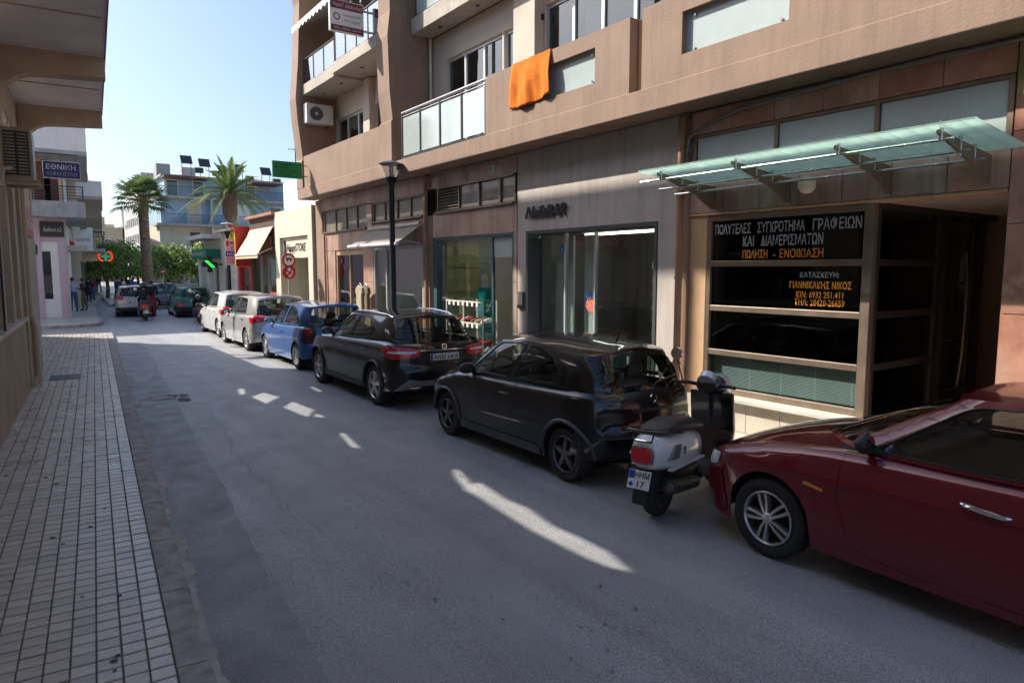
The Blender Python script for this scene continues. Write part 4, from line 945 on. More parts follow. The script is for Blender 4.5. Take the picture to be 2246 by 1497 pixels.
def make_car(name, label, sp, loc, rz, group=None):
    car = thing(name, label, 'car', loc, rz, group); sh = Shell(sp); S = sh.S; P = sp['paint']; L, W = sp['L'], sp['W']
    # ---- lower body outline in (s, z)
    ss = list(np.linspace(0, S, 90))
    for yc in (sp['ya'], sp['yr']):
        ss += [sh.s_of_y(yc+d) for d in np.linspace(-sp['arch']*1.001, sp['arch']*1.001, 31)]
    ss = sorted(set(round(a, 4) for a in ss))
    bot = [(a, sh.zb(a)) for a in ss]; top = [(a, sh.zs(a)-.001) for a in np.linspace(S, 0, 110)]
    outer = bot+resample([(S, sh.zb(S)), (S, sh.zs(S)-.001)], .06)[1:int((sh.zs(S)-sh.zb(S))/.06)]+top+resample([(0, sh.zs(0)-.001), (0, sh.zb(0))], .06)[1:int((sh.zs(0)-sh.zb(0))/.06)]
    def sz(poly): return [(sh.s_of_y(y), z) for y, z in poly]          # flank polygon given as (y, z)
    def rx(poly): return [(sh.s_of_x(x), z) for x, z in poly]          # tail polygon given as (|x|, z)
    def fx(poly): return [(sh.s_of_x(x, False), z) for x, z in poly]
    holes = []; doors = []
    for d in sp['doors']:
        poly = roundpoly([(y, min(z, 9)) for y, z in d], .05, 4); poly = [(y, min(z, table(sp['belt'], y)-.006)) for y, z in resample(poly, .07)]
        q = sz(poly); c = np.mean(np.array(q), 0); doors.append(q); holes.append(q)
    bodyp = sh.patch('body_panel', outer, P, car, 0, holes)
    for q in doors:
        q2 = []
        a = np.array(q); n = len(a)
        for i in range(n):                                              # shrink by the panel gap
            t = a[(i+1) % n]-a[i-1]; l = np.linalg.norm(t) or 1; nn = np.array([t[1], -t[0]])/l
            q2.append((a[i], nn))
        ar = sum(a[i][0]*a[(i+1) % n][1]-a[(i+1) % n][0]*a[i][1] for i in range(n)); sg = -1 if ar > 0 else 1
        inn = [tuple(p+nn*sg*.004) for p, nn in q2]; out = [tuple(p-nn*sg*.012) for p, nn in q2]
        for side in (1, -1):
            dp = sh.patch('door', inn, P, car, 0, (), side=side)[0]
            sh.patch('door_gap', out, 'underbody', dp, -.012, (), (.3, .2), side=side)
            hy, hz = sp['handles'][doors.index(q)] if doors.index(q) < len(sp.get('handles', [])) else (None, None)
            if hy is not None:
                a0 = sh.s_of_y(hy); x0, y0, z0 = sh.pt(a0, hz); hb = MB(); x0 *= side
                if sp.get('hstyle') == 'bar': hb.tube([(x0-side*.005, hy+.13, hz+.012), (x0-side*.028, hy+.1, hz+.012), (x0-side*.03, hy-.02, hz), (x0-side*.026, hy-.1, hz-.006), (x0-side*.005, hy-.13, hz-.008)], [.008, .014, .016, .014, .008], 8)
                else: hb.tube([(x0, hy+.09, hz), (x0-side*.03, hy+.07, hz), (x0-side*.032, hy-.06, hz), (x0, hy-.09, hz)], [.01, .013, .013, .01], 8)
                hb.build('door_handle', sp.get('hmat', P), dp, True, local=True)
    # ---- hood and deck
    n = 46; cowl = sp['cowl']
    def topgrid(nm, y0, y1, m, crown, zoff=0):
        mb = MB(); q = 12; s0, s1 = (0 if y0 > L/2-.02 else sh.s_of_y(y0)), (S if y1 < -L/2+.02 else sh.s_of_y(y1))
        rows = []
        for k in range(n+1):
            a = lerp(s0, s1, k/n); a = lerp(s0, s1, (k/n)**1.3) if y0 > L/2-.02 else a
            x, y, z = sh.pt(a, sh.zs(a)-.001)
            for j in range(q+1):
                f = -1+2*j/q; yy = y
                mb.v.append((x*-f if x else 0, yy, z+zoff+table(crown, y)*(1-abs(f)**2.6)))
        mb.f = [(i*(q+1)+j, i*(q+1)+j+1, (i+1)*(q+1)+j+1, (i+1)*(q+1)+j) for i in range(n) for j in range(q)]
        return mb.build(nm, m, car, True, local=True, ang=70)
    topgrid('hood', 9, cowl-.2, P, sp['hoodcrown']); topgrid('cowl_panel', cowl-.2005, cowl-.5, 'black_trim', sp['hoodcrown'], -.004); topgrid('parcel_deck', cowl-.5005, -9, 'cabin_dark', [(-9, 0), (9, 0)], -.06)
    # ---- greenhouse strip
    B, T = ring_interp(sp['gbase']), ring_interp(sp['gtop']); bul = sp.get('bulge', .03)
    def G(u, v, off=0):
        b, t = B(u), T(u); b2, t2 = B(u+.004), T(u+.004); b1, t1 = B(u-.004), T(u-.004)
        dx, dy = (b2[0]+t2[0]-b1[0]-t1[0]), (b2[1]+t2[1]-b1[1]-t1[1]); l = math.hypot(dx, dy) or 1; nx, ny = -dy/l, dx/l
        o = bul*4*v*(1-v)*.5+off
        if u <= .002 or u >= .998: nx = 0
        x = lerp(b[0], t[0], v)+nx*o; y = lerp(b[1], t[1], v)+ny*o; z = lerp(b[2], t[2], v)+off*.25
        return (-max(x, 0), y, z)
    def gpatch(nm, outer, m, par, off=0, holes=(), g=(.02, .12), sides=(1, -1), smooth=True):
        Pp, F = cdt(outer, list(holes), g); outs = []; NV = []; c0 = Vector((0, (sp['gbase'][0][2]+sp['gbase'][-1][2])/2, .9))
        for a, b in Pp:
            a0, a1, b0, b1 = max(.0, a-.008), min(1., a+.008), max(0, b-.04), min(1, b+.04)
            n_ = (Vector(G(a1, b))-Vector(G(a0, b))).cross(Vector(G(a, b1))-Vector(G(a, b0)))
            n_ = n_.normalized() if n_.length > 1e-9 else Vector((0, 0, 1)); NV.append(n_ if n_.dot(Vector(G(a, b))-c0) > 0 else -n_)
        for sgn in sides:
            mb = MB(); mb.v = [(lambda p: (p[0]*sgn, p[1], p[2]))(G(a, b, off)) for a, b in Pp]; mb.f = [tuple(f) for f in F]
            o = mb.build(nm, m, par, local=True); me = o.data; bm = bmesh.new(); bm.from_mesh(me); bmesh.ops.recalc_face_normals(bm, faces=bm.faces)
            c0 = Vector((0, (sp['gbase'][0][2]+sp['gbase'][-1][2])/2, .9))
            acc = sum(f.normal.dot(f.calc_center_median()-c0)*f.calc_area() for f in bm.faces)
            if acc < 0: bmesh.ops.reverse_faces(bm, faces=bm.faces)
            bm.to_mesh(me); bm.free()
            if smooth: me.polygons.foreach_set('use_smooth', [True]*len(me.polygons)); me.normals_split_custom_set_from_vertices([(n_.x*sgn, n_.y, n_.z) for n_ in NV])
            outs.append(o)
        return outs
    wins = []
    for nm, poly, rad, gm in sp['windows']:
        pp = [(u*4, v) for u, v in poly]; rp = [(u/4, v) for u, v in roundpoly(pp, rad, 5)]
        full = []
        for i in range(len(rp)):
            a, b = np.array(rp[i]), np.array(rp[(i+1) % len(rp)]); k = max(1, int(max(abs(a[0]-b[0])/.02, abs(a[1]-b[1])/.12)))
            full += [tuple(a+(b-a)*j/k) for j in range(k)]
        wins.append((nm, full, gm))
    edge = [(u, 0.) for u in np.linspace(0, 1, 80)]+[(1., v) for v in np.linspace(0, 1, 8)[1:-1]]+[(u, 1.) for u in np.linspace(1, 0, 80)]+[(0., v) for v in np.linspace(1, 0, 8)[1:-1]]
    ch = []
    for nm, full, gm in wins:                                            # windscreen / rear window touch the centre line
        ch.append([(min(max(u, -.01), 1.01), v) for u, v in full])
    ol = edge
    gpatch('pillar_frame', ol, P, car, 0, ch)
    for nm, full, gm in wins:
        f2 = [(min(max(u, 0), 1), v) for u, v in full]
        cen = nm in ('windscreen', 'rear_window')
        if cen:
            Pp, F = cdt(f2, [], (.02, .12)); mb = MB()
            for sgn in (1, -1):
                k = len(mb.v); mb.v += [(G(a, b, -.006)[0]*sgn, *G(a, b, -.006)[1:]) for a, b in Pp]; mb.f += [tuple(k+i for i in (f if sgn > 0 else f[::-1])) for f in F]
            mb.build(nm, gm, car, True, local=True, fix=True)
        else: gpatch(nm, f2, gm, car, -.006)
        # rubber seal along the opening
        for sgn in (1, -1):
            if cen: continue
            MB().tube([(p[0]*sgn, p[1], p[2]) for p in (G(a, b, .001) for a, b in f2)], .006, 5, True).build('window_seal', sp.get('seal', 'black_trim'), car, local=True)
    # ---- roof
    mb = MB(); q = 14; nn = 60
    for k in range(nn+1):
        x, y, z = T(k/nn); 
        for j in range(q+1):
            f = -1+2*j/q; mb.v.append((x*f, y, z+sp.get('rcrown', .05)*min(1, max(0, x)/.35)*(1-abs(f)**2.4)))
    mb.f = [(i*(q+1)+j, (i+1)*(q+1)+j, (i+1)*(q+1)+j+1, i*(q+1)+j+1) for i in range(nn) for j in range(q)]
    mb.build('roof', sp.get('roofmat', P), car, True, local=True, ang=60, fix=True)
    # ---- underbody, wheel housings, wheels
    mb = MB(); mb.box(-W/2+.24, W/2-.24, -L/2+.25, L/2-.5, .17, .55); mb.box(-W/2+.5, W/2-.5, L/2-.5, L/2-.22, .2, .5); mb.box(-W/2+.12, W/2-.12, sp['yr']+sp['arch'], sp['ya']-sp['arch'], .2, .6); mb.box(-W/2+.13, W/2-.13, -L/2+.3, sp['yr']-sp['arch'], .25, .6); mb.box(-W/2+.3, W/2-.3, sp['ya']+sp['arch'], L/2-.42, .22, .55)
    mb.build('underbody', 'underbody', car, local=True)
    for ya in (sp['ya'], sp['yr']):
        for side in (-1, 1):
            a = MB(); r = sp['arch']+.004; vs = []
            for k in range(19):
                t = math.pi*k/18; yy, zz = ya+r*math.cos(t), sp['rt']+r*sp.get('archk', 1)*math.sin(t)
                e = sh.pt(sh.s_of_y(yy), max(zz, .2))[0]; vs += [(-side*(e+.012), yy, zz), (side*(W/2-.3), yy, zz)]
            a.v = vs; a.f = [(2*k, 2*k+1, 2*k+3, 2*k+2) for k in range(18)]; a.build('wheel_housing', 'underbody', car, local=True)
            wheel(car, side*(W/2-.02-sp['tw']*.52-sp.get('win', 0)), ya, sp['rt'], sp['tw'], sp['rim'], side, sp.get('rimmat', 'alloy'))
            if sp.get('flare'):
                e = [sh.pt(sh.s_of_y(ya+(sp['arch']+.012)*math.cos(math.pi*k/22)), max(.2, sp['rt']+(sp['arch']+.012)*math.sin(math.pi*k/22)), .006) for k in range(23)]
                MB().tube([(-side*p[0], p[1], p[2]) for p in e], [.022]*23, 6).build('arch_flare', sp['flare'], car, True, local=True)
    # ---- lamps, trims given as polygons
    for nm, where, poly, m, off, rad in sp.get('patches', []):
        f = {'side': sz, 'tail': lambda p: [(S-a, b) for a, b in p], 'nose': lambda p: [(a, b) for a, b in p]}[where]; q = f(resample(roundpoly(poly, rad, 4), .05)); sh.patch(nm, q, m, car, off, (), (.05, .05))
    for nm, poly, rad, m, off in sp.get('gpatches', []):
        pp = roundpoly([(u*4, v) for u, v in poly], rad, 4); pp = resample(pp, .08); gpatch(nm, [(u/4, v) for u, v in pp], m, car, off)
    # ---- mirrors
    if 'mirror' in sp:
        my, mz = sp['mirror']; e = sh.pt(sh.s_of_y(my), mz-.05)[0]
        for side in (-1, 1):
            x = side*abs(e); g = MB(); g.sphere((x+side*.13, my, mz), 1, 14, 10, sp.get('mirs', (.11, .07, .07))); k = len(g.v)
            g.v = [(vx, min(vy, my+.06) if vy > my else max(vy, my-.035), vz) for vx, vy, vz in g.v]
            m_ = g.build('wing_mirror', sp.get('mirmat', P), car, True, local=True, ang=50); g = MB(); g.tube([(x-side*.02, my+.02, mz-.06), (x+side*.07, my+.01, mz-.03)], [.03, .022], 8); g.build('mirror_arm', 'black_trim', m_, local=True)
            g = MB(); g.lathe([(.001, 0), (.06, 0)], (x+side*.13, my-.0365, mz), 14, 'y'); g.build('mirror_glass', 'chrome', m_, local=True)
    # ---- seats, dashboard, wheel
    yb = sp['seats']
    for side in (-1, 1):
        for yy in yb:
            g = MB(); zt = sp['gtop'][3][3]-.42
            g.prism([(yy+.05, .5), (yy-.1, .5), (yy-.24, zt), (yy-.12, zt+.01)], side*.37-.22, side*.37+.22, 'x'); g.prism([(yy-.14, zt+.03), (yy-.23, zt+.03), (yy-.25, zt+.19), (yy-.16, zt+.19)], side*.37-.11, side*.37+.11, 'x')
            g.build('seat', 'seat_dark', car, bevel=.03, local=True)
    y0 = sp['gbase'][0][2]; g = MB(); g.box(-W/2+.3, W/2-.3, y0-.75, y0-.38, .6, sp['gbase'][0][3]-.01); g.build('dashboard', 'dash', car, bevel=.03, local=True)
    g = MB(); c = Vector((-.37, y0-.62, sp['gbase'][0][3]-.03)); g.tube([c+Vector((.18*math.cos(t), -.07*math.sin(t)*0+.06*math.sin(t), .17*math.sin(t))) for t in np.linspace(0, 6.28, 22)[:-1]], .014, 6, True); g.tube([c+Vector((-.17, 0, 0)), c+Vector((.17, 0, 0))], .014, 6); g.build('steering_wheel', 'dash', car, local=True)
    return car, sh
def plate(car, sh, x, z, w, h, txt, pitch=0, font_h=.075, y=None):
    """number plate centred at x on the tail"""
    yy = (-sh.sp['L']/2+table(sh.sp['rear'], z)-.012) if y is None else y
    o = MB().box(-w/2, w/2, -.006, .006, -h/2, h/2).build('number_plate', 'plate_white', car, bevel=.004, local=True); o.location = (x, yy, z); o.rotation_euler = (pitch, 0, 0)
    b = MB().box(-w/2+.004, -w/2+.042, -.0085, -.006, -h/2+.004, h/2-.004).build('country_band', 'plate_blue', o, local=True)
    t = text('plate_digits', txt, 'letter_black', None, (-w/2+.058, -.0085, -font_h/2), (1, 0, 0), (0, 0, 1), font_h, w-.075, 0, bold=.01); t.parent = o
    return o
def badge(car, s, x, y, z, size, width, m='chrome'):
    t = text('badge', s, m, None, (x, y, z), (1, 0, 0), (0, 0, 1), size, width, .003, bold=.01); t.parent = car; return t
def emblem(car, x, y, z, r, star=False):
    g = MB(); g.lathe([(r*.82, 0), (r*.86, -.006), (r, -.006), (r*1.02, 0)], (x, y, z), 22, 'y')
    if star:
        for k in range(3): a = R(90+120*k); g.tube([(x, y-.004, z), (x+r*.85*math.cos(a), y-.004, z+r*.85*math.sin(a))], [r*.16, r*.04], 5)
    else: g.box(x-r*1.15, x+r*1.15, y-.006, y, z-r*.1, z+r*.1)
    return g.build('emblem', 'chrome', car, local=True)
def rod(car, nm, pts, r, m='black_trim', n=6): return MB().tube(pts, r, n).build(nm, m, car, True, local=True)
# added thin band under the left balcony; openings invented to cast road sun patches
ROADSPOTS = [[(3.267, 13.717), (3.319, 13.422), (3.141, 12.597), (3.025, 12.569)], [(3.142, 12.213), (3.446, 12.548), (3.543, 11.926), (3.17, 11.436)], [(3.309, 10.964), (3.589, 11.379), (3.646, 10.499), (3.374, 9.987)], [(3.348, 9.812), (3.601, 10.231), (3.576, 9.534), (3.388, 9.305)], [(3.371, 8.745), (3.451, 8.785), (3.299, 7.856), (3.184, 7.753)], [(3.795, 6.456), (3.84, 6.316), (3.654, 5.849), (3.761, 5.867), (3.684, 5.299), (3.712, 4.93), (3.611, 4.466), (3.629, 4.162), (3.625, 3.786), (3.507, 3.396), (3.422, 3.572), (3.392, 3.846), (3.396, 4.478), (3.417, 4.739), (3.454, 5.116), (3.506, 5.595), (3.488, 5.695), (3.671, 6.228)]]
holes_ = []
for sp_ in ROADSPOTS:
    q = []
    for x, y in sp_:
        # follow the sun ray back from the road to the wall line u = -.04
        u0 = (x-LO[0])*math.cos(LS)-(y-LO[1])*math.sin(LS); v0 = (x-LO[0])*math.sin(LS)+(y-LO[1])*math.cos(LS)
        du = SUN.x*math.cos(LS)-SUN.y*math.sin(LS); dv = SUN.x*math.sin(LS)+SUN.y*math.cos(LS); t = (u0+.04)/du
        q.append((v0-dv*t, .01-SUN.z*t))
    holes_.append(q)
zz_ = [p[1] for q in holes_ for p in q]; lo_, hi_ = 3.5, 5.35
Pp, Ff = cdt([(-1, 4.5), (12, 4.5), (12, lo_), (18.8, lo_), (18.8, hi_), (-1, hi_)], [[(v, min(max(z, lo_+.02), 5.31)) for v, z in q] for q in holes_], (1.5, .5))
mb = MB()
for du_ in (-.045, -.03):
    k = len(mb.v); mb.v += [LP(du_, a, b) for a, b in Pp]; mb.f += [tuple(k+i for i in f) for f in Ff]
mb.build('added_slot_band', 'stucco_tan', lbd)
paint('paint_black', (.004, .004, .006), .035, .3); paint('paint_graphite', (.012, .011, .014), .05, .3, .1, (.07, .06, .055)); paint('paint_blue', (.035, .12, .33), .1, .3, .1, (.1, .13, .2)); paint('paint_silver', (.5, .5, .49), .15, .35, .35, (.4, .37, .32))
paint('paint_white', (.68, .68, .66), .1, .35, 0, (.5, .46, .4)); paint('paint_red', (.155, .005, .014), .06, .3, .1, (.09, .05, .045)); paint('paint_navy', (.012, .018, .05), .2, .3, .2); paint('paint_green', (.0, .19, .12), .3, .4, 0, (.1, .2, .15)); paint('paint_gold', (.42, .4, .36), .2, .35, .4, (.3, .27, .22))
mat('skirt_grey', (.075, .08, .09), .5, var=.12, vs=5, dirt=.3)
def hatch(L, W, H, fo, wb, rt, arch, pm, b0=.0, three=True, **kw):
    ya = L/2-fo; yr = ya-wb; k = L/3.82; h = H-1.44; zb = .92+h*.45+b0; w = W/2-.825
    cowl = ya-.26
    def gy(v): return v*k
    sp = dict(L=L, W=W, ya=ya, yr=yr, rt=rt, arch=arch, paint=pm, tw=.19, cowl=cowl,
        belt=[(-L/2, zb+.02), (-L/2+.4, zb+.035), (-.6, zb+.015), (.2, zb), (cowl, zb-.02), (ya+.1, zb-.1), (L/2-.3, zb-.2), (L/2, zb-.27)],
        sill=[(-L/2, .3), (-L/2+.3, .25), (yr, .2), (0, .19), (ya, .19), (L/2-.3, .2), (L/2, .22)],
        front=[(.15, .12), (.25, .04), (.45, 0), (.55, .02), (.66, .08), (.8, .18)],
        rear=[(.2, .13), (.3, .04), (.42, .0), (.56, .0), (.6, .035), (.66, .05), (.8, .06), (zb, .1), (zb+.1, .14)],
        hoodcrown=[(cowl-.2, .1), (cowl, .1), (ya+.2, .07), (L/2-.1, .04), (L/2, .0)],
        gbase=[(0, 0, cowl+.08, zb+.05), (.1, .42+w, cowl+.03, zb+.04), (.2, .69+w, cowl-.22, zb+.0), (.25, .74+w, cowl-.45, zb+.005), (.5, .765+w, gy(-.35), zb+.02), (.75, .72+w, -L/2+.66, zb+.04), (.8, .68+w, -L/2+.38, zb+.01), (.86, .58+w, -L/2+.235, zb), (.92, .36+w, -L/2+.185, zb-.01), (1, 0, -L/2+.17, zb-.01)],
        gtop=[(0, 0, gy(.22), H-.035), (.1, .33+w, gy(.19), H-.045), (.2, .565+w, gy(.09), H-.065), (.25, .6+w, gy(-.08), H-.055), (.5, .625+w, gy(-.58), H-.04), (.75, .605+w, -L/2+.58, H-.06), (.8, .57+w, -L/2+.43, H-.07), (.86, .47+w, -L/2+.35, H-.07), (.92, .28+w, -L/2+.32, H-.055), (1, 0, -L/2+.31, H-.05)],
        windows=[('windscreen', [(-.02, .05), (.168, .05), (.178, .93), (-.02, .95)], .03, 'car_glass')],
        rcrown=.035, bulge=.05, seats=(gy(-.15), gy(-1.0)), mirror=(cowl-.3, zb+.05), handles=[], doors=[])
    if not three: sp['gtop'] = [(u_, x_, y_ + (.14 if u_ >= .8 else .07 if u_ >= .75 else 0), z_ - (.012 if u_ >= .75 else 0)) for u_, x_, y_, z_ in sp['gtop']]
    if three:
        sp['windows'] += [('side_window', [(.215, .06), (.475, .06), (.478, .93), (.245, .93)], [.04, .06, .08, .1], 'car_glass'), ('quarter_window', [(.515, .07), (.745, .09), (.738, .35), (.67, .78), (.59, .93), (.51, .93)], [.06, .12, .25, .3, .2, .06], 'car_glass')]
        sp['doors'] = [[(cowl-.26, 9), (cowl-.22, .3), (gy(-.44), .27), (gy(-.4), 9)]]; sp['handles'] = [(gy(-.27), zb-.14)]
    else:
        sp['windows'] += [('side_window', [(.215, .06), (.44, .06), (.445, .93), (.25, .93)], [.04, .06, .08, .1], 'car_glass'), ('side_window', [(.468, .06), (.69, .08), (.69, .45), (.655, .9), (.472, .93)], [.06, .08, .2, .15, .08], 'car_glass')]
        sp['doors'] = [[(cowl-.26, 9), (cowl-.22, .3), (gy(-.24), .27), (gy(-.22), 9)], [(gy(-.225), 9), (gy(-.245), .27), (yr+arch+.16, .3), (yr+arch*.9+.02, .66), (yr+.1, .76), (yr+.05, 9)]]; sp['handles'] = [(gy(-.1), zb-.12), (gy(-.9), zb-.1)]
    sp['windows'].append(('rear_window', [(.84, .05), (1.02, .04), (1.02, .93), (.85, .9)], .08, kw.pop('rearglass', 'car_glass')))
    sp.update(kw); return sp
# ---- black three-door hatchback (second from the camera)
zb = .92
spc = hatch(3.82, 1.65, 1.44, .80, 2.49, .292, .345, 'paint_black', rim='five', rimmat='alloy_dark', flare='skirt_grey', rearglass='car_glass', mirmat='black_trim', hmat='paint_black', tw=.2,
    patches=[('rub_strip', 'side', [(.68, .565), (.68, .535), (-.95, .535), (-.98, .565)], 'paint_black', .009, .01), ('side_skirt', 'side', [(.72, .3), (.72, .2), (-.98, .2), (-.98, .3)], 'skirt_grey', .012, .01),
        ('fuel_flap', 'side', [(-1.0, .8), (-1.0, .66), (-1.14, .66), (-1.14, .8)], 'paint_black', .002, .03), ('bumper', 'tail', [(-0.0, .28), (0, .575), (.95, .585), (1.02, .34), (.9, .28)], 'paint_black', .012, .03), ('bumper_strip', 'tail', [(0, .5), (0, .515), (.7, .52), (.7, .505)], 'skirt_grey', .015, 0), ('bumper_insert', 'tail', [(0, .28), (0, .36), (.6, .36), (.7, .28)], 'black_trim', .016, 0)],
    gpatches=[('tail_lamp', [(.785, .0), (.828, .0), (.838, .62), (.79, .62)], .05, 'paint_black', .006)])
spc['gtop'] = [(0, 0, .3, 1.365), (.1, .33, .28, 1.36), (.2, .57, .16, 1.345), (.25, .605, 0, 1.365), (.38, .625, -.3, 1.385), (.5, .63, -.6, 1.39), (.62, .625, -.9, 1.375), (.75, .6, -1.3, 1.335), (.8, .565, -1.44, 1.315), (.86, .46, -1.52, 1.31), (.92, .28, -1.55, 1.32), (1, 0, -1.56, 1.325)]
spc['rcrown'] = .055; spc['bulge'] = .07
spc['gbase'] = [(0, 0, 1.0, .96), (.1, .44, .95, .95), (.2, .71, .66, .92), (.25, .755, .42, .925), (.5, .775, -.35, .94), (.75, .735, -1.25, .965), (.8, .69, -1.52, .935), (.86, .58, -1.67, .92), (.92, .36, -1.725, .915), (1, 0, -1.74, .91)]
spc['rsh'] = .075; spc['dr'] = .62; spc['nr'] = 2.9
car1, sh1 = make_car('black_hatchback', 'black three-door hatchback with dark five-spoke wheels parked in front of the nail bar', spc, (5.33, 6.72, 0), R(-1))
car1['category'] = 'car'
yb = -1.91+.075
badge(car1, 'CORSA', -.62, yb-.0, .845, .026, .17); badge(car1, 'twinport', -.6, yb, .815, .014, .13); emblem(car1, 0, -1.91+.055, .87, .048)
badge(car1, 'TDI', -.63, yb+.01, .9, .016, .06, 'skirt_grey')
rod(car1, 'antenna', [(0, -1.28, 1.41), (0, -1.36, 1.55)], [.012, .004]); rod(car1, 'wiper', [(0, -1.84, .99), (.1, -1.8, 1.03), (.42, -1.73, 1.06)], .008)
rod(car1, 'exhaust_pipe', [(-.45, -1.6, .24), (-.45, -1.93, .24)], .028, 'steel', 10); plate(car1, sh1, 0, .45, .5, .11, 'ΗΡΑ 4521', .02)
MB().box(-.3, .3, -1.865, -1.85, .74, .775).build('tailgate_grip', 'black_trim', car1, local=True)
MB().add([(.3, -1.62, 1.12), (.42, -1.6, 1.06), (.3, -1.66, 1.0)], [(0, 1, 2)]).build('sticker', 'interior_white', car1, local=True)
# ---- dark grey crossover
L, W, H = 4.42, 1.8, 1.49
spg = dict(L=L, W=W, ya=1.33, yr=-1.37, rt=.335, arch=.39, paint='paint_graphite', tw=.215, cowl=1.05, df=.85, dr=.55, rsh=.07,
    belt=[(-2.21, 1.03), (-1.8, 1.06), (-.8, 1.05), (.3, 1.02), (1.05, .99), (1.5, .93), (1.95, .84), (2.21, .76)], sill=[(-2.21, .36), (-1.8, .28), (-1.37, .25), (0, .24), (1.33, .24), (1.9, .25), (2.21, .27)],
    front=[(.2, .12), (.3, .04), (.5, 0), (.65, .02), (.78, .08), (.9, .2)], rear=[(.25, .16), (.36, .04), (.5, 0), (.64, 0), (.7, .04), (.8, .05), (.95, .07), (1.05, .13), (1.15, .18)],
    crease=[(.93, -.012, .05), (.45, .012, .1), (.78, .012, .08)], hoodcrown=[(.8, .1), (1.05, .1), (1.6, .07), (2.1, .03), (2.21, 0)],
    gbase=[(0, 0, 1.15, 1.05), (.1, .45, 1.1, 1.04), (.2, .77, .75, 1.01), (.25, .815, .5, 1.02), (.5, .835, -.4, 1.05), (.75, .78, -1.45, 1.085), (.8, .745, -1.72, 1.04), (.86, .655, -1.91, 1.02), (.92, .4, -1.985, 1.01), (1, 0, -2.01, 1.01)],
    gtop=[(0, 0, .3, 1.45), (.1, .33, .28, 1.44), (.2, .61, .17, 1.43), (.25, .65, 0, 1.445), (.5, .67, -.5, 1.455), (.75, .635, -1.35, 1.435), (.8, .6, -1.52, 1.42), (.86, .5, -1.62, 1.42), (.92, .3, -1.66, 1.42), (1, 0, -1.67, 1.43)],
    windows=[('windscreen', [(-.02, .05), (.168, .05), (.178, .93), (-.02, .95)], .03, 'car_glass'), ('side_window', [(.215, .08), (.455, .06), (.46, .92), (.25, .9)], [.04, .05, .06, .1], 'car_glass'), ('side_window', [(.478, .06), (.655, .09), (.655, .5), (.62, .86), (.482, .92)], [.05, .05, .1, .2, .06], 'car_glass'), ('quarter_window', [(.67, .1), (.745, .22), (.672, .55)], .06, 'car_glass_dark'), ('rear_window', [(.825, .1), (1.02, .07), (1.02, .95), (.85, .92)], .1, 'car_glass')],
    doors=[[(.78, 9), (.82, .36), (-.27, .34), (-.25, 9)], [(-.255, 9), (-.275, .34), (-.78, .36), (-.98, .68), (-1.15, .82), (-1.2, 9)]], handles=[(-.08, .87), (-1.0, .9)], hmat='paint_graphite', rim='twin', rimmat='alloy', mirror=(.72, 1.08), seats=(-.1, -1.0), rcrown=.045, flare='black_trim',
    patches=[('tail_lamp', 'tail', [(.43, .865), (.43, .965), (.8, 1.0), (1.2, .975), (1.15, .88), (.88, .81), (.5, .83)], 'lamp_red', .014, .04), ('tail_lamp_core', 'tail', [(.5, .895), (.5, .925), (.98, .94), (.98, .905)], 'lamp_white', .0165, .01), ('chrome_bar', 'tail', [(0, .925), (0, .945), (.42, .945), (.42, .925)], 'chrome', .014, 0),
        ('bumper', 'tail', [(0, .32), (0, .665), (.95, .69), (1.05, .4), (.95, .33)], 'paint_graphite', .012, .03), ('diffuser', 'tail', [(0, .3), (0, .47), (.45, .47), (.62, .5), (.88, .32)], 'silver_plastic', .02, .02), ('diffuser_gap', 'tail', [(0, .3), (0, .38), (.4, .38), (.48, .3)], 'black_trim', .023, .01), ('side_skirt', 'side', [(.9, .33), (.9, .245), (-.92, .245), (-.92, .33)], 'black_trim', .012, .01), ('plate_recess', 'tail', [(0, .74), (0, .905), (.34, .905), (.36, .74)], 'black_trim', .002, .02)],
    gpatches=[])
car2, sh2 = make_car('graphite_crossover', 'dark grey crossover with wide red tail lamps and roof rails behind the street lamp', spg, (5.5, 11.66, 0), R(-1))
yb = -2.21+.06
badge(car2, 'GLA 180 d', -.42, yb-.005, .962, .026, .24); emblem(car2, 0, yb-.01, .985, .045, True); plate(car2, sh2, 0, .825, .52, .11, 'ΑΝΜ 6408', .05, y=-2.21+.035)
for s in (-1, 1):
    rod(car2, 'roof_rail', [(s*.6, .05, 1.44), (s*.6, -.1, 1.485), (s*.6, -.7, 1.495), (s*.57, -1.3, 1.465), (s*.55, -1.45, 1.43)], .014, 'chrome')
    MB().tube([(s*.55, -2.215, .365), (s*.65, -2.2, .375), (s*.66, -2.2, .4), (s*.55, -2.215, .41), (s*.46, -2.22, .4), (s*.46, -2.22, .37)], .012, 6, True).build('exhaust_trim', 'chrome', car2, local=True)
    MB().box(min(s*.47, s*.65), max(s*.47, s*.65), -2.21, -2.19, .37, .405).build('exhaust_hole', 'underbody', car2, local=True)
rod(car2, 'wiper', [(0, -2.08, 1.12), (.02, -2.06, 1.13), (-.3, -2.03, 1.14)], .008)
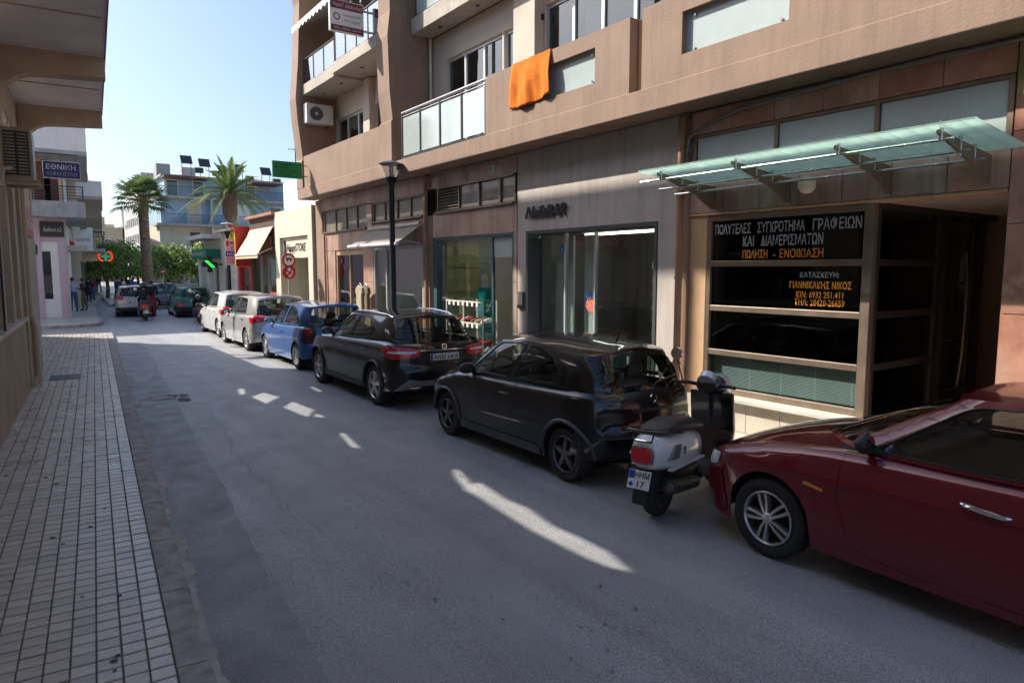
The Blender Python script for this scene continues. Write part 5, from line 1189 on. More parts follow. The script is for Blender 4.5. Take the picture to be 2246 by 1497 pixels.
# ---- blue hatchback
spb = hatch(3.9, 1.65, 1.465, .78, 2.46, .29, .34, 'paint_blue', rim='cap', mirmat='paint_blue', hmat='paint_blue', three=True,
    patches=[('tail_lamp', 'tail', [(.55, .62), (.55, .97), (.92, .96), (.9, .62)], 'black_trim', .008, .05), ('bumper', 'tail', [(0, .3), (0, .6), (1.0, .6), (1.05, .35), (.95, .3)], 'paint_blue', .012, .03)])
car3, sh3 = make_car('blue_hatchback', 'bright blue hatchback with round tail lamps parked by the awning shop', spb, (5.7, 16.36, 0), R(-.5))
for s in (-1, 1):
    for (zz, r_, m_) in ((.86, .085, 'lamp_red'), (.7, .06, 'lamp_red_deep')):
        x, y, z = sh3.pt(sh3.S-.73, zz, .012); n_ = Vector(sh3.N(sh3.S-.73)+(0,)); n_ = Vector((-n_.x*1, n_.y, 0)); c_ = Vector((x, y, z)); p0, p1 = c_-n_*.01, c_+n_*.012
        MB().cyl((p0.x*-s, p0.y, p0.z), (p1.x*-s, p1.y, p1.z), r_, r_*.9, 18).build('round_lamp', m_, car3, True, local=True)
MB().box(-.3, .3, -1.51, -1.49, 1.395, 1.415).build('high_brake_lamp', 'lamp_red', car3, local=True); rod(car3, 'antenna', [(0, -1.2, 1.45), (0, -1.28, 1.58)], [.01, .004]); plate(car3, sh3, 0, .75, .5, .11, 'ΗΡΒ 2716', .05)
rod(car3, 'wiper', [(0, -1.85, 1.02), (.35, -1.78, 1.06)], .008)
# ---- silver hatchback
sps = hatch(4.22, 1.76, 1.515, .85, 2.6, .305, .355, 'paint_silver', rim='seven', mirmat='black_trim', hmat='black_trim', three=False,
    patches=[('tail_lamp', 'tail', [(.5, .83), (.48, .9), (.6, 1.0), (1.0, 1.0), (1.08, .9), (.95, .78)], 'lamp_red', .012, .05), ('bumper', 'tail', [(0, .3), (0, .6), (1.0, .64), (1.1, .35), (1.0, .3)], 'paint_silver', .012, .03)])
car4, sh4 = make_car('silver_hatchback', 'pale silver hatchback with large red tail lamps parked behind the blue car', sps, (5.78, 20.7, 0), R(-.3))
plate(car4, sh4, 0, .75, .5, .11, 'ΗΡΖ 8834', .05); rod(car4, 'antenna', [(0, -1.0, 1.51), (0, -1.12, 1.64)], [.01, .004]); badge(car4, 'AURIS', -.5, -2.07, .92, .03, .2)
# ---- white hatchback
spw = hatch(3.9, 1.7, 1.5, .8, 2.46, .3, .35, 'paint_white', rim='cap', mirmat='black_trim', hmat='paint_white', three=False,
    patches=[('tail_lamp', 'tail', [(.58, .8), (.58, 1.0), (.95, 1.02), (1.05, .85), (.9, .76)], 'lamp_red', .012, .05), ('bumper', 'tail', [(0, .3), (0, .6), (1.0, .62), (1.05, .35), (.95, .3)], 'paint_white', .012, .03)])
car5, sh5 = make_car('white_hatchback', 'white hatchback, farthest of the row of parked cars', spw, (6.02, 25.2, 0), R(-.3))
plate(car5, sh5, 0, .75, .5, .11, 'ΗΡΕ 3107', .05); rod(car5, 'antenna', [(0, -1.0, 1.49), (0, -1.1, 1.6)], [.01, .004])
# ---- dark red saloon, nearest
spr = dict(L=4.43, W=1.745, ya=1.31, yr=-1.285, rt=.312, arch=.362, paint='paint_red', tw=.2, cowl=1.05, df=.9, dr=.6, nf=2.6, rsh=.09, tumble=.07, tuck=.07,
    belt=[(-2.215, .95), (-1.6, 1.0), (-.6, .985), (.2, .97), (.8, .95), (1.1, .925), (1.45, .875), (1.8, .8), (2.05, .72), (2.215, .64)], sill=[(-2.2, .25), (-1.3, .2), (0, .19), (1.3, .2), (1.9, .2), (2.21, .21)],
    front=[(.15, .12), (.24, .03), (.4, 0), (.5, .01), (.6, .07), (.75, .16)], rear=[(.2, .1), (.4, 0), (.6, 0), (.9, .1)], crease=[(.74, -.012, .05)],
    hoodcrown=[(.7, .06), (.95, .06), (1.4, .055), (1.9, .035), (2.215, 0)],
    gbase=[(0, 0, 1.13, 0.99), (0.1, 0.42, 1.07, 0.985), (0.2, 0.715, 0.71, 0.96), (0.25, 0.765, 0.43, 0.96), (0.5, 0.79, -0.34, 0.975), (0.75, 0.735, -1.24, 0.995), (0.8, 0.68, -1.47, 1.0), (0.86, 0.55, -1.65, 1.0), (1, 0, -1.74, 1.0)],
    gtop=[(0, 0, 0.18, 1.415), (0.1, 0.3, 0.17, 1.412), (0.2, 0.57, 0.08, 1.4), (0.25, 0.6, -0.05, 1.405), (0.5, 0.615, -0.49, 1.415), (0.75, 0.54, -1.04, 1.335), (0.8, 0.5, -1.14, 1.32), (0.86, 0.4, -1.19, 1.32), (1, 0, -1.24, 1.33)],
    windows=[('windscreen', [(-.02, .06), (.172, .05), (.174, .93), (-.02, .95)], .03, 'car_glass_tint'), ('side_window', [(.214, .07), (.475, .05), (.478, .92), (.232, .9)], [.03, .05, .06, .12], 'car_glass_tint'), ('side_window', [(.5, .05), (.7, .06), (.7, .5), (.66, .9), (.502, .92)], .06, 'car_glass_tint'), ('rear_window', [(.83, .05), (1.02, .05), (1.02, .93), (.84, .9)], .06, 'car_glass_tint')],
    doors=[[(.74, 9), (.76, .62), (.66, .34), (.56, .27), (-.4, .25), (-.42, .62), (-.36, 9)], [(-.365, 9), (-.425, .62), (-.405, .25), (-.8, .27), (-.95, .62), (-1.1, 9)]], handles=[(-.14, .8)], hmat='chrome', hstyle='bar', rim='ten', rimmat='alloy', mirror=(.6, 1.04), mirs=(.09, .06, .065), mirmat='black_trim', seats=(-.15, -1.0), rcrown=.014,
    patches=[('side_indicator', 'side', [(1.0, .7), (1.01, .67), (.86, .65), (.85, .67)], 'lamp_amber', .008, .01), ('headlamp', 'nose', [(.42, .57), (.4, .62), (.62, .69), (.98, .72), (.95, .62), (.7, .56)], 'lamp_clear', .006, .03), ('lower_intake', 'nose', [(0, .25), (0, .4), (.5, .4), (.55, .27)], 'black_trim', .006, .03), ('bumper', 'nose', [(0, .21), (0, .54), (1.02, .58), (1.08, .3), (1.0, .22)], 'paint_red', .009, .03)])
car6, sh6 = make_car('red_saloon', 'dark red saloon with multi-spoke wheels, nearest to the camera', spr, (5.36, 1.66, 0), R(-1))
rod(car6, 'wiper', [(-.45, 1.07, 1.01), (-.2, .91, 1.06), (.15, .87, 1.1)], .012); rod(car6, 'wiper', [(.1, 1.11, 1.01), (.35, .91, 1.06)], .012)
MB().prism([(.67, .97), (.47, .97), (.59, 1.05)], -.765, -.76, 'x').build('mirror_base', 'black_trim', car6, local=True)
# ================================================================ STREET THINGS
def loft(secs, n=18):
    """secs: (y, zc, halfwidth, halfheight, exponent)"""
    mb = MB()
    for y, zc, hw, hh, e in secs:
        for k in range(n):
            t = 2*math.pi*k/n; c, s = math.cos(t), math.sin(t)
            mb.v.append((hw*math.copysign(abs(c)**(2/e), c), y, zc+hh*math.copysign(abs(s)**(2/e), s)))
    m = len(secs)
    for i in range(m-1): mb.f += [(i*n+k, i*n+(k+1) % n, (i+1)*n+(k+1) % n, (i+1)*n+k) for k in range(n)]
    mb.f += [tuple(range(n)), tuple(range((m-1)*n, m*n))[::-1]]
    return mb
paint('paint_pearl', (.8, .8, .77), .12, .35, .1, (.4, .38, .34)); mat('seat_vinyl', (.03, .03, .034), .45, var=.1, bump=.1, bs=150); mat('engine_grey', (.07, .065, .06), .5, .5, var=.25, vs=12); mat('lens_smoke', (.2, .19, .18), .15, var=0, coat=1)
mat('gloss_black', (.006, .006, .008), .2, var=0, coat=1)
def scooter(label, loc, rz, shell='paint_pearl', name='motor_scooter', detail=True):
    s = thing(name, label, 'scooter', loc, rz); B = lambda mb, n, m, sm=True, p=None, bev=0: mb.build(n, m, p or s, sm, bev, True, 50, True)
    B(loft([(-.92, .62, .06, .09, 2.4), (-.88, .62, .13, .14, 2.6), (-.75, .615, .18, .165, 2.7), (-.55, .6, .205, .165, 2.8), (-.3, .58, .2, .16, 2.8), (-.1, .57, .17, .15, 2.6), (-.02, .56, .12, .12, 2.4)]), 'rear_body', shell)
    B(loft([(-.8, .79, .09, .03, 2.2), (-.72, .8, .15, .05, 2.6), (-.45, .81, .165, .06, 2.6), (-.2, .78, .16, .06, 2.5), (.0, .74, .14, .06, 2.4), (.08, .72, .09, .04, 2.2)]), 'seat', 'seat_vinyl')
    B(MB().tube([(.17, -.5, .76), (.18, -.7, .8), (.15, -.93, .83), (0, -.98, .835), (-.15, -.93, .83), (-.18, -.7, .8), (-.17, -.5, .76)], .014, 8), 'grab_rail', 'gloss_black')
    B(MB().tube([(.1, -.9, .83), (.09, -.93, .74), (-.09, -.93, .74), (-.1, -.9, .83)], .01, 6), 'rail_stay', 'gloss_black')
    t = B(loft([(-.93, .615, .095, .07, 4), (-.958, .615, .09, .065, 4)]), 'tail_lamp', 'lamp_red')
    B(loft([(-.915, .615, .11, .085, 4), (-.94, .615, .106, .08, 4)]), 'tail_lamp_bezel', 'silver_plastic', p=t)
    for k in (-1, 1):
        mb = MB(); mb.prism([(-.8, .57), (-.62, .56), (-.58, .68), (-.68, .69)], k*.188, k*.203, 'x'); B(mb, 'rear_indicator', 'lens_smoke', False, None, .006)
        mb = MB(); mb.box(min(k*.2, k*.207), max(k*.2, k*.207), -.55, -.54, .58, .65); mb.box(min(k*.2, k*.207), max(k*.2, k*.207), -.52, -.51, .58, .65); B(mb, 'side_slots', 'gloss_black', False)
        mb = MB(); mb.box(min(k*.15, k*.2), max(k*.15, k*.2), -.75, -.1, .465, .48); B(mb, 'side_trim', shell, False)
    mud = B(MB().prism([(-.8, .5), (-.92, .42), (-.97, .2), (-.95, .18), (-.88, .38), (-.7, .47)], -.07, .07, 'x'), 'mudguard', 'black_trim', False)
    pl = MB().box(-.105, .105, -.006, .006, -.08, .08).build('number_plate', 'plate_white', s, bevel=.004, local=True); pl.location = (0, -.972, .41); pl.rotation_euler = (R(-18), 0, 0)
    MB().box(-.1, -.05, -.008, -.006, .005, .075).build('country_band', 'plate_blue', pl, local=True); MB().cyl((-.07, -.009, -.045), (-.07, -.006, -.045), .02, n=12).build('stamp', 'plate_blue', pl, local=True)
    for tx, x0, z0, w_ in (('ΗΗΜ', -.045, .012, .14), ('17', -.01, -.065, .07)):
        q = text('plate_digits', tx, 'letter_black', None, (x0, -.0085, z0), (1, 0, 0), (0, 0, 1), .055, w_, 0, bold=.01); q.parent = pl
    for y, nm in ((-.62, 'rear_wheel'), (.64, 'front_wheel')):
        mb = MB(); r = .235; mb.lathe([(r*.62, -.05), (r*.8, -.062), (r*.95, -.045), (r, -.015), (r, .015), (r*.95, .045), (r*.8, .062), (r*.62, .05)], (0, y, r), 30, 'x'); w_ = B(mb, nm, 'tyre')
        mb = MB(); mb.lathe([(.03, -.04), (r*.5, -.02), (r*.64, -.05), (r*.64, .05), (r*.5, .02), (.03, .04)], (0, y, r), 24, 'x'); B(mb, 'rim', 'engine_grey', True, w_)
    B(loft([(-.75, .3, .05, .06, 2.5), (-.5, .3, .1, .1, 2.5), (-.2, .33, .12, .11, 2.5), (.0, .33, .1, .08, 2.5)]), 'engine', 'engine_grey')
    k0 = MB().cyl((.17, -.25, .26), (.19, -.78, .33), .06, .065, 14); B(k0, 'silencer', 'engine_grey'); mb = MB(); mb.cyl((.19, -.78, .33), (.192, -.8, .333), .045, .03, 12); B(mb, 'silencer_cap', 'alloy_dark')
    B(MB().tube([(.1, .02, .33), (.15, -.1, .24), (.17, -.25, .26)], .02, 8), 'exhaust_pipe', 'engine_grey')
    B(MB().box(-.17, .17, -.1, .42, .24, .31), 'floorboard', 'black_trim', False, None, .02)
    B(MB().prism([(.36, .28), (.44, .28), (.56, .6), (.5, .98), (.46, .98), (.5, .6)], -.23, .23, 'x'), 'leg_shield', 'gloss_black', False, None, .03)
    B(MB().prism([(.45, .28), (.58, .35), (.62, .6), (.56, .98), (.512, .98), (.57, .6)], -.21, .21, 'x'), 'front_apron', shell, False, None, .025)
    B(loft([(.36, 1.04, .09, .05, 2.4), (.42, 1.05, .14, .09, 2.6), (.5, 1.05, .15, .11, 2.6), (.58, 1.04, .12, .1, 2.4), (.63, 1.03, .06, .06, 2.2)]), 'headlamp_cowl', 'gloss_black'); B(loft([(.47, 1.04, .165, .125, 2.6), (.56, 1.03, .165, .135, 2.5), (.64, 1.02, .12, .11, 2.3), (.68, 1.01, .05, .05, 2.1)]), 'headlamp_shroud', shell)
    B(MB().sphere((0, .65, .99), .095, 16, 10, (1, .5, 1)), 'headlamp', 'lamp_clear')
    mb = MB(); mb.cyl((0, .345, 1.1), (0, .4, 1.15), .085, .08, 18); B(mb, 'instrument', 'lamp_clear')
    B(MB().tube([(-.31, .3, 1.07), (-.2, .36, 1.07), (-.05, .44, 1.04), (.05, .44, 1.04), (.2, .36, 1.07), (.31, .3, 1.07)], [.018, .018, .022, .022, .018, .018], 8), 'handlebar', 'black_trim')
    for k in (-1,): 
        m_ = B(MB().tube([(k*.25, .33, 1.08), (k*.27, .32, 1.18), (k*.3, .3, 1.3)], .007, 6), 'mirror_stalk', 'gloss_black'); mb = MB(); mb.lathe([(.001, -.004), (.06, -.004), (.066, .012), (.04, .022), (.001, .024)], (k*.31, .3, 1.36), 18, 'y'); B(mb, 'mirror', 'chrome', True, m_)
    B(MB().tube([(0, .46, 1.0), (0, .55, .55), (0, .62, .3)], [.03, .035, .03], 8), 'steering_column', 'black_trim')
    mb = MB()
    for k in range(9): t = R(20+k*16); mb.v += [(-.08, .64+.265*math.cos(t), .235+.265*math.sin(t)), (.08, .64+.265*math.cos(t), .235+.265*math.sin(t))]
    mb.f = [(2*k, 2*k+1, 2*k+3, 2*k+2) for k in range(8)]; B(mb, 'front_fender', shell)
    B(MB().tube([(-.1, -.2, .25), (-.2, -.3, .02)], .012, 6), 'side_stand', 'black_trim')
    return s
sc1 = scooter('pearl white motor scooter parked nose-in between the black hatchback and the red saloon', (5.16, 4.26, 0), R(-75.5))
# ---- street lamps
mat('lamp_post', (.012, .018, .026), .45, .2, var=.1); mat('lamp_cap', (.3, .31, .33), .4, .3, var=.05); glass('lamp_glass', (.9, .92, .92), .8, .15, .2)
def street_lamp(label, x, y, sc_=1.0, grp='street lamps'):
    s = thing('street_lamp', label, 'street lamp', (x, y, .12), 0, grp)
    MB().lathe([(.095, 0), (.095, .5), (.07, .55), (.06, 3.85*sc_), (.062, 3.86*sc_)], (0, 0, 0), 16).build('post', 'lamp_post', s, True, local=True); z = 3.86*sc_
    MB().lathe([(.05, z), (.06, z+.06), (.13, z+.24), (.0, z+.25)], (0, 0, 0), 16).build('collar', 'lamp_post', s, True, local=True)
    MB().lathe([(.11, z+.25), (.22, z+.52)], (0, 0, 0), 20).build('glass_cone', 'lamp_glass', s, True, local=True)
    MB().lathe([(.25, z+.52), (.27, z+.53), (.2, z+.57), (.05, z+.6), (.0, z+.63)], (0, 0, 0), 20).build('cap', 'lamp_cap', s, True, local=True)
    MB().lathe([(.05, z+.26), (.055, z+.5), (0, z+.51)], (0, 0, 0), 12).build('louvre_core', 'rail_steel', s, True, local=True)
    return s
street_lamp('dark lamp post with conical glass head beside the awning shop', 6.76, 14.0)
street_lamp('dark lamp post with conical head in front of the car rental sign', 6.95, 29.6, .88)
# ---- twin round traffic signs
rsn = thing('traffic_sign', 'post with two round red-rimmed traffic signs in front of the cream shop', 'traffic sign', (6.78, 21.35, .12)); mat('sign_rim', (.4, .015, .02), .45, var=.05); mat('sign_face', (.62, .62, .6), .45, var=.05)
MB().cyl((6.78, 21.37, .12), (6.78, 21.37, 2.7), .03, n=10).build('post', 'grey_paint', rsn, True)
M2 = Matrix.Rotation(R(10), 4, 'Z')
for z, bad in ((2.5, 0), (2.14, 1)):
    d = MB().cyl((0, 0, 0), (0, .012, 0), .225, n=28).xform(Matrix.Translation((6.78, 21.32, z)) @ M2).build('disc', 'sign_rim', rsn)
    MB().cyl((0, -.003, 0), (0, -.001, 0), .16, n=28).xform(Matrix.Translation((6.78, 21.32, z)) @ M2).build('face', 'sign_face' if not bad else 'sign_rim', d)
    mb = MB()
    if not bad: mb.box(-.08, .09, -.006, -.004, .02, .07); mb.box(-.1, -.06, -.006, -.004, .06, .09); mb.cyl((-.05, -.006, 0), (-.05, -.004, 0), .03, n=10); mb.cyl((.06, -.006, 0), (.06, -.004, 0), .03, n=10)
    else:
        for cx, cz, r_ in ((0, .08, .06), (-.07, -.03, .035), (.09, -.05, .03), (.02, -.12, .05), (.1, .02, .03)): mb.cyl((cx, -.006, cz), (cx, -.004, cz), r_, n=10)
    mb.xform(Matrix.Translation((6.78, 21.32, z)) @ M2).build('pictogram', 'letter_black' if not bad else 'sign_face', d)
# ---- green sign board off the end of the pink building
gs = thing('green_sign', 'green shop sign board projecting from the far end of the pink building', 'sign', (6.9, 20.0, 5)); mat('sign_green', (.0, .27, .06), .5, var=.08)
box('board', 'sign_green', gs, 5.98, 6.82, 19.96, 20.02, 4.82, 5.28, .004)
for k, (t_, w_) in enumerate((('ΦΥΣΙΚΟΘΕΡΑΠΕΙΑ', .6), ('ΚΕΝΤΡΟ', .35), ('ΑΠΟΚΑΤΑΣΤΑΣΗΣ', .62), ('ΤΗΛ. 28420', .45))): text('letters', t_, 'letter_black', gs, (6.06, 19.957, 5.17-k*.1), (1, 0, 0), ZU, .06, w_, .002)
mb = MB(); mb.tube([(6.82, 19.99, 5.2), (6.98, 19.99, 5.2)], .012, 6); mb.tube([(6.82, 19.99, 4.9), (6.98, 19.99, 4.9)], .012, 6); mb.build('bracket', 'rail_dark', gs)
# green pharmacy plaque at the right edge
gp = thing('green_plaque', 'edge of a bright green sign on the marble pillar at the right border', 'sign', (7.47, 2.3, 3.7)); mat('neon_green', (.0, .4, .06), .4, var=0, emit=.15)
box('board', 'neon_green', gp, 7.36, 7.47, 2.0, 2.47, 3.74, 4.12, .03)
# ---- people
mat('skin', (.42, .25, .18), .55, var=.08); mat('hair_dark', (.02, .015, .012), .7, var=.2)
def person(name, label, loc, rz, shirt, trousers, shoes='black_trim', hair='hair_dark', pose='stand', h=1.74, cat='person', head='skin', group=None, skirt=False, helmet=None):
    k = h/1.74
    if pose == 'ride': J = dict(pel=(0, -.1, .82), chest=(0, 0, 1.16), neck=(0, .06, 1.36), head=(0, .1, 1.46), top=(0, .11, 1.6), lsh=(-.19, .02, 1.3), lel=(-.3, .18, 1.08), lha=(-.31, .42, 1.02), rsh=(.19, .02, 1.3), rel=(.3, .18, 1.08), rha=(.31, .42, 1.02), lhip=(-.1, -.08, .8), lkn=(-.2, .3, .68), lan=(-.22, .2, .24), lto=(-.23, .34, .17), rhip=(.1, -.08, .8), rkn=(.2, .3, .68), ran=(.22, .2, .24), rto=(.23, .34, .17))
    else:
        w = {'stand': (.0, .0), 'walk': (.22, -.22), 'lean': (.05, -.05)}[pose]; f = .05 if pose == 'lean' else 0; e = .22 if pose == 'lean' else .05
        J = dict(pel=(0, 0, .95), chest=(0, f*.6, 1.24), neck=(0, f, 1.46), head=(0, f+.03, 1.56), top=(0, f+.035, 1.7), lsh=(-.18, f, 1.4), lel=(-.24, f-.02-w[0]*.3, 1.13), lha=(-.2, f+e-w[0]*.4, .95+e*.9), rsh=(.18, f, 1.4), rel=(.24, f-.02-w[1]*.3, 1.13), rha=(.2, f+e-w[1]*.4, .95+e*.9), lhip=(-.09, 0, .9), lkn=(-.1, w[0]*.6+.02, .5), lan=(-.1, w[0]-.02, .09), lto=(-.11, w[0]+.13, .035), rhip=(.09, 0, .9), rkn=(.1, w[1]*.6+.02, .5), ran=(.1, w[1]-.02, .09), rto=(.11, w[1]+.13, .035))
    rad = dict(pel=.135, chest=.145, neck=.055, head=.095, top=.06, lsh=.07, lel=.048, lha=.04, rsh=.07, rel=.048, rha=.04, lhip=.1, lkn=.065, lan=.05, lto=.04, rhip=.1, rkn=.065, ran=.05, rto=.04)
    E = [('pel', 'chest'), ('chest', 'neck'), ('neck', 'head'), ('head', 'top'), ('chest', 'lsh'), ('lsh', 'lel'), ('lel', 'lha'), ('chest', 'rsh'), ('rsh', 'rel'), ('rel', 'rha'), ('pel', 'lhip'), ('lhip', 'lkn'), ('lkn', 'lan'), ('lan', 'lto'), ('pel', 'rhip'), ('rhip', 'rkn'), ('rkn', 'ran'), ('ran', 'rto')]
    ks = list(J); me = bpy.data.meshes.new('sk'); me.from_pydata([tuple(c*k for c in J[q]) for q in ks], [(ks.index(a), ks.index(b)) for a, b in E], [])
    o = bpy.data.objects.new('sk', me); C.objects.link(o); sm = o.modifiers.new('s', 'SKIN'); 
    lay = me.skin_vertices[0] if me.skin_vertices else None
    if lay is None:
        bm = bmesh.new(); bm.from_mesh(me); bm.verts.layers.skin.verify(); bm.to_mesh(me); bm.free(); lay = me.skin_vertices[0]
    for i, q in enumerate(ks): r = rad[q]*k; lay.data[i].radius = (r, r*(.8 if q in ('pel', 'chest') else 1)); lay.data[i].use_root = q == 'pel'
    o.modifiers.new('u', 'SUBSURF').levels = 2
    dg = bpy.context.evaluated_depsgraph_get(); m2 = bpy.data.meshes.new_from_object(o.evaluated_get(dg)); bpy.data.objects.remove(o)
    for m in (head, hair, shirt, trousers, shoes): m2.materials.append(MATS[m])
    segs = [(Vector(J[a])*k, Vector(J[b])*k, a, b) for a, b in E]
    for p in m2.polygons:
        c = p.center; best = 9; tg = None
        for a, b, na, nb in segs:
            d = b-a; t = max(0, min(1, (c-a).dot(d)/d.length_squared)); q = (a+d*t-c).length
            if q < best: best, tg = q, (na, nb, t)
        na, nb, t = tg
        if nb == 'top' or (nb == 'head' and t > .35): mi = 1 if (c.z > Vector(J['head']).z*k+.02 or c.y < J['head'][1]*k-.02) else 0
        elif nb in ('head',) or nb in ('neck',) and t > .85: mi = 0
        elif nb in ('lha', 'rha') and t > .75: mi = 0
        elif nb in ('lto', 'rto'): mi = 4
        elif nb in ('lhip', 'rhip', 'lkn', 'rkn', 'lan', 'ran') or (nb == 'chest' and t < .12): mi = 3
        else: mi = 2
        p.material_index = mi; p.use_smooth = True
    m2.name = name; po = bpy.data.objects.new(name, m2); C.objects.link(po); po.location = loc; po.rotation_euler = (0, 0, rz); tag(po, label, cat, group)
    # nose, ears, hands
    hd = Vector(J['head'])*k; g = MB(); g.sphere((hd.x, hd.y+.1*k, hd.z+.01), .016*k, 6, 5, (1, 1.3, 1.5))
    for s_ in (-1, 1): g.sphere((hd.x+s_*.095*k, hd.y, hd.z+.01), .022*k, 6, 5, (.5, 1, 1.4))
    for hnd, s_ in (('lha', -1), ('rha', 1)):
        p = Vector(J[hnd])*k; fw = (p-Vector(J['lel' if s_ < 0 else 'rel'])*k).normalized(); sd = Vector((0, 1, 0)) if abs(fw.y) < .7 else Vector((0, 0, 1))
        for j in range(4): b0 = p+fw*.03+sd*(.03-.02*j); g.tube([b0, b0+fw*.045, b0+fw*.075+Vector((-s_*.02, 0, 0))], [.011, .01, .008], 5)
        g.tube([p+sd*.03, p+sd*.055+fw*.03], [.012, .009], 5)
    g.build('face_and_fingers', head, po, True, local=True)
    if helmet: MB().sphere((hd.x, hd.y-.01, hd.z+.05), .15, 14, 10).build('helmet', helmet, po, True, local=True)
    if skirt: MB().lathe([(.15*k, 1.0*k), (.2*k, .8*k), (.24*k, .55*k), (.0, .56*k)], (0, 0, 0), 14).build('skirt', shirt, po, True, local=True)
    return po
mat('cloth_lilac', (.38, .4, .55), .85, var=.1); mat('cloth_denim', (.06, .11, .2), .85, var=.15); mat('cloth_plum', (.07, .03, .05), .85, var=.12); mat('cloth_khaki', (.17, .13, .08), .85, var=.12); mat('cloth_black', (.015, .015, .02), .85, var=.1); mat('cloth_red', (.3, .02, .03), .85, var=.1); mat('cloth_navy', (.02, .03, .09), .85, var=.1); mat('cloth_teal', (.0, .3, .3), .8, var=.1); mat('mannequin', (.72, .7, .66), .4, var=.05); mat('cloth_beige', (.42, .33, .24), .85, var=.12); mat('cloth_white', (.6, .6, .58), .85, var=.08)
# shop dummies
person('mannequin', 'white mannequin in a turquoise dress inside the shoe shop window', (8.0, 12.15, .45), R(100), 'cloth_teal', 'cloth_teal', 'mannequin', 'mannequin', h=1.7, cat='mannequin', head='mannequin', skirt=True)
person('mannequin', 'mannequin in a dark red dress behind the glass under the grey awning', (8.05, 14.75, .4), R(100), 'cloth_red', 'mannequin', 'mannequin', 'mannequin', h=1.65, cat='mannequin', head='mannequin', skirt=True)
person('mannequin', 'headscarf dummy in pale clothes in the leftmost marble shop window', (7.95, 17.9, .4), R(90), 'cloth_white', 'cloth_khaki', 'mannequin', 'mannequin', h=1.65, cat='mannequin', head='mannequin')
# clothes hanging by the door pier
for k, (m_, lab) in enumerate((('cloth_khaki', 'khaki coat on a hanger at the marble pier left of the awning shop'), ('cloth_beige', 'beige blouse on a hanger at the marble pier left of the awning shop'))):
    g = thing('hanging_garment', lab, 'garment', (7.3-k*.06, 16.75+k*.22, 1.6)); x, y = 7.3-k*.06, 16.75+k*.22
    B0 = MB(); B0.prism([(y-.2, 1.0-.2*k), (y+.2, 1.0-.2*k), (y+.17, 1.55), (y+.24, 1.62), (y+.2, 1.74), (y+.06, 1.8), (y-.06, 1.8), (y-.2, 1.74), (y-.24, 1.62), (y-.17, 1.55)], x-.05, x+.05, 'x'); B0.build('cloth', m_, g, bevel=.03)
    MB().tube([(x, y-.1, 1.8), (x, y, 1.86), (x, y+.1, 1.8)], .008, 5).build('hanger', 'rail_steel', g)
# hanging babywear, shelves inside left shop
sf = thing('display_shelf', 'dark shelf of folded clothes inside the leftmost marble shop', 'shelf', (8.6, 18.5, .14)); mb = MB()
for k in range(5): mb.box(8.5, 8.9, 17.5, 19.2, .5+k*.42, .53+k*.42)
mb.build('boards', 'wood', sf); mb = MB(); r3 = random.Random(5)
for k in range(5):
    for j in range(6): mb.box(8.48, 8.8, 17.55+j*.27, 17.77+j*.27, .53+k*.42, .53+k*.42+r3.uniform(.08, .28))
mat('fold_mix', (.35, .25, .25), .9, var=.7, vs=4, tint=(.1, .2, .35)); tag(mb.build('folded_clothes', 'fold_mix', sf), kind='stuff')
# ---- shoe rack on the pavement
rk = thing('shoe_rack', 'tall wire rack of shoes standing outside the shoe shop', 'rack', (7.2, 11.35, .12))
mb = MB()
for x in (7.0, 7.32):
    for y in (10.72, 11.4, 12.05): mb.box(x-.012, x+.012, y-.012, y+.012, .12, 1.62)
mb.build('frame', 'sill_cream', rk)
LEV = (.35, .77, 1.19, 1.6)
for z in LEV: 
    o = MB(); o.box(6.99, 7.33, 10.71, 12.06, z-.008, z+.008); o.build('shelf', 'shop_glass', rk)
    o = MB(); o.box(6.985, 7.0, 10.71, 12.06, z-.02, z+.01); o.build('shelf_edge', 'sill_cream', rk)
    for j in range(7): box('price_tag', 'interior_white', rk, 6.975, 6.98, 10.85+j*.17, 10.92+j*.17, z-.09, z-.02)
sp0 = None; r4 = random.Random(9)
for z in LEV[:3]:
    for j in range(7):
        m_ = r4.choice(['gloss_black', 'wood', 'cloth_beige', 'cloth_red', 'alu_dark', 'interior_white'])
        o = loft([(-.12, .05, .03, .05, 2.4), (-.08, .05, .036, .05, 2.4), (0, .035, .035, .035, 2.4), (.08, .028, .042, .028, 2.3), (.13, .02, .025, .02, 2.2)], 10).build('shoe', m_, None, True, local=True)
        o.location = (7.16, 10.84+j*.18, z+.009); o.rotation_euler = (0, 0, R(90+r4.uniform(-12, 12))); cw = {'gloss_black': 'glossy black', 'wood': 'brown', 'cloth_beige': 'beige', 'cloth_red': 'red', 'alu_dark': 'dark grey', 'interior_white': 'white'}[m_]; tag(o, '%s shoe on the %s shelf of the wire rack, %s from the nail bar' % (cw, {.35: 'lowest', .77: 'second', 1.19: 'third'}[z], ['first', 'second', 'third', 'fourth', 'fifth', 'sixth', 'seventh'][j]), 'shoe', 'shoes on the rack')
for j, m_ in enumerate(('cloth_red', 'blue', 'interior_white', 'cloth_red')):
    o = loft([(-.14, .12, .05, .12, 3), (0, .12, .06, .12, 3), (.14, .12, .05, .12, 3)], 10).build('shoe_bag', m_, None, True, local=True, fix=True); o.location = (7.02, 10.85+j*.33, .13); o.rotation_euler = (0, 0, R(80)); tag(o, ['red bag under the rack, nearest the nail bar', 'blue bag under the shoe rack', 'white bag under the shoe rack', 'red bag under the rack, farthest from the nail bar'][j], 'bag', 'bags under the rack')
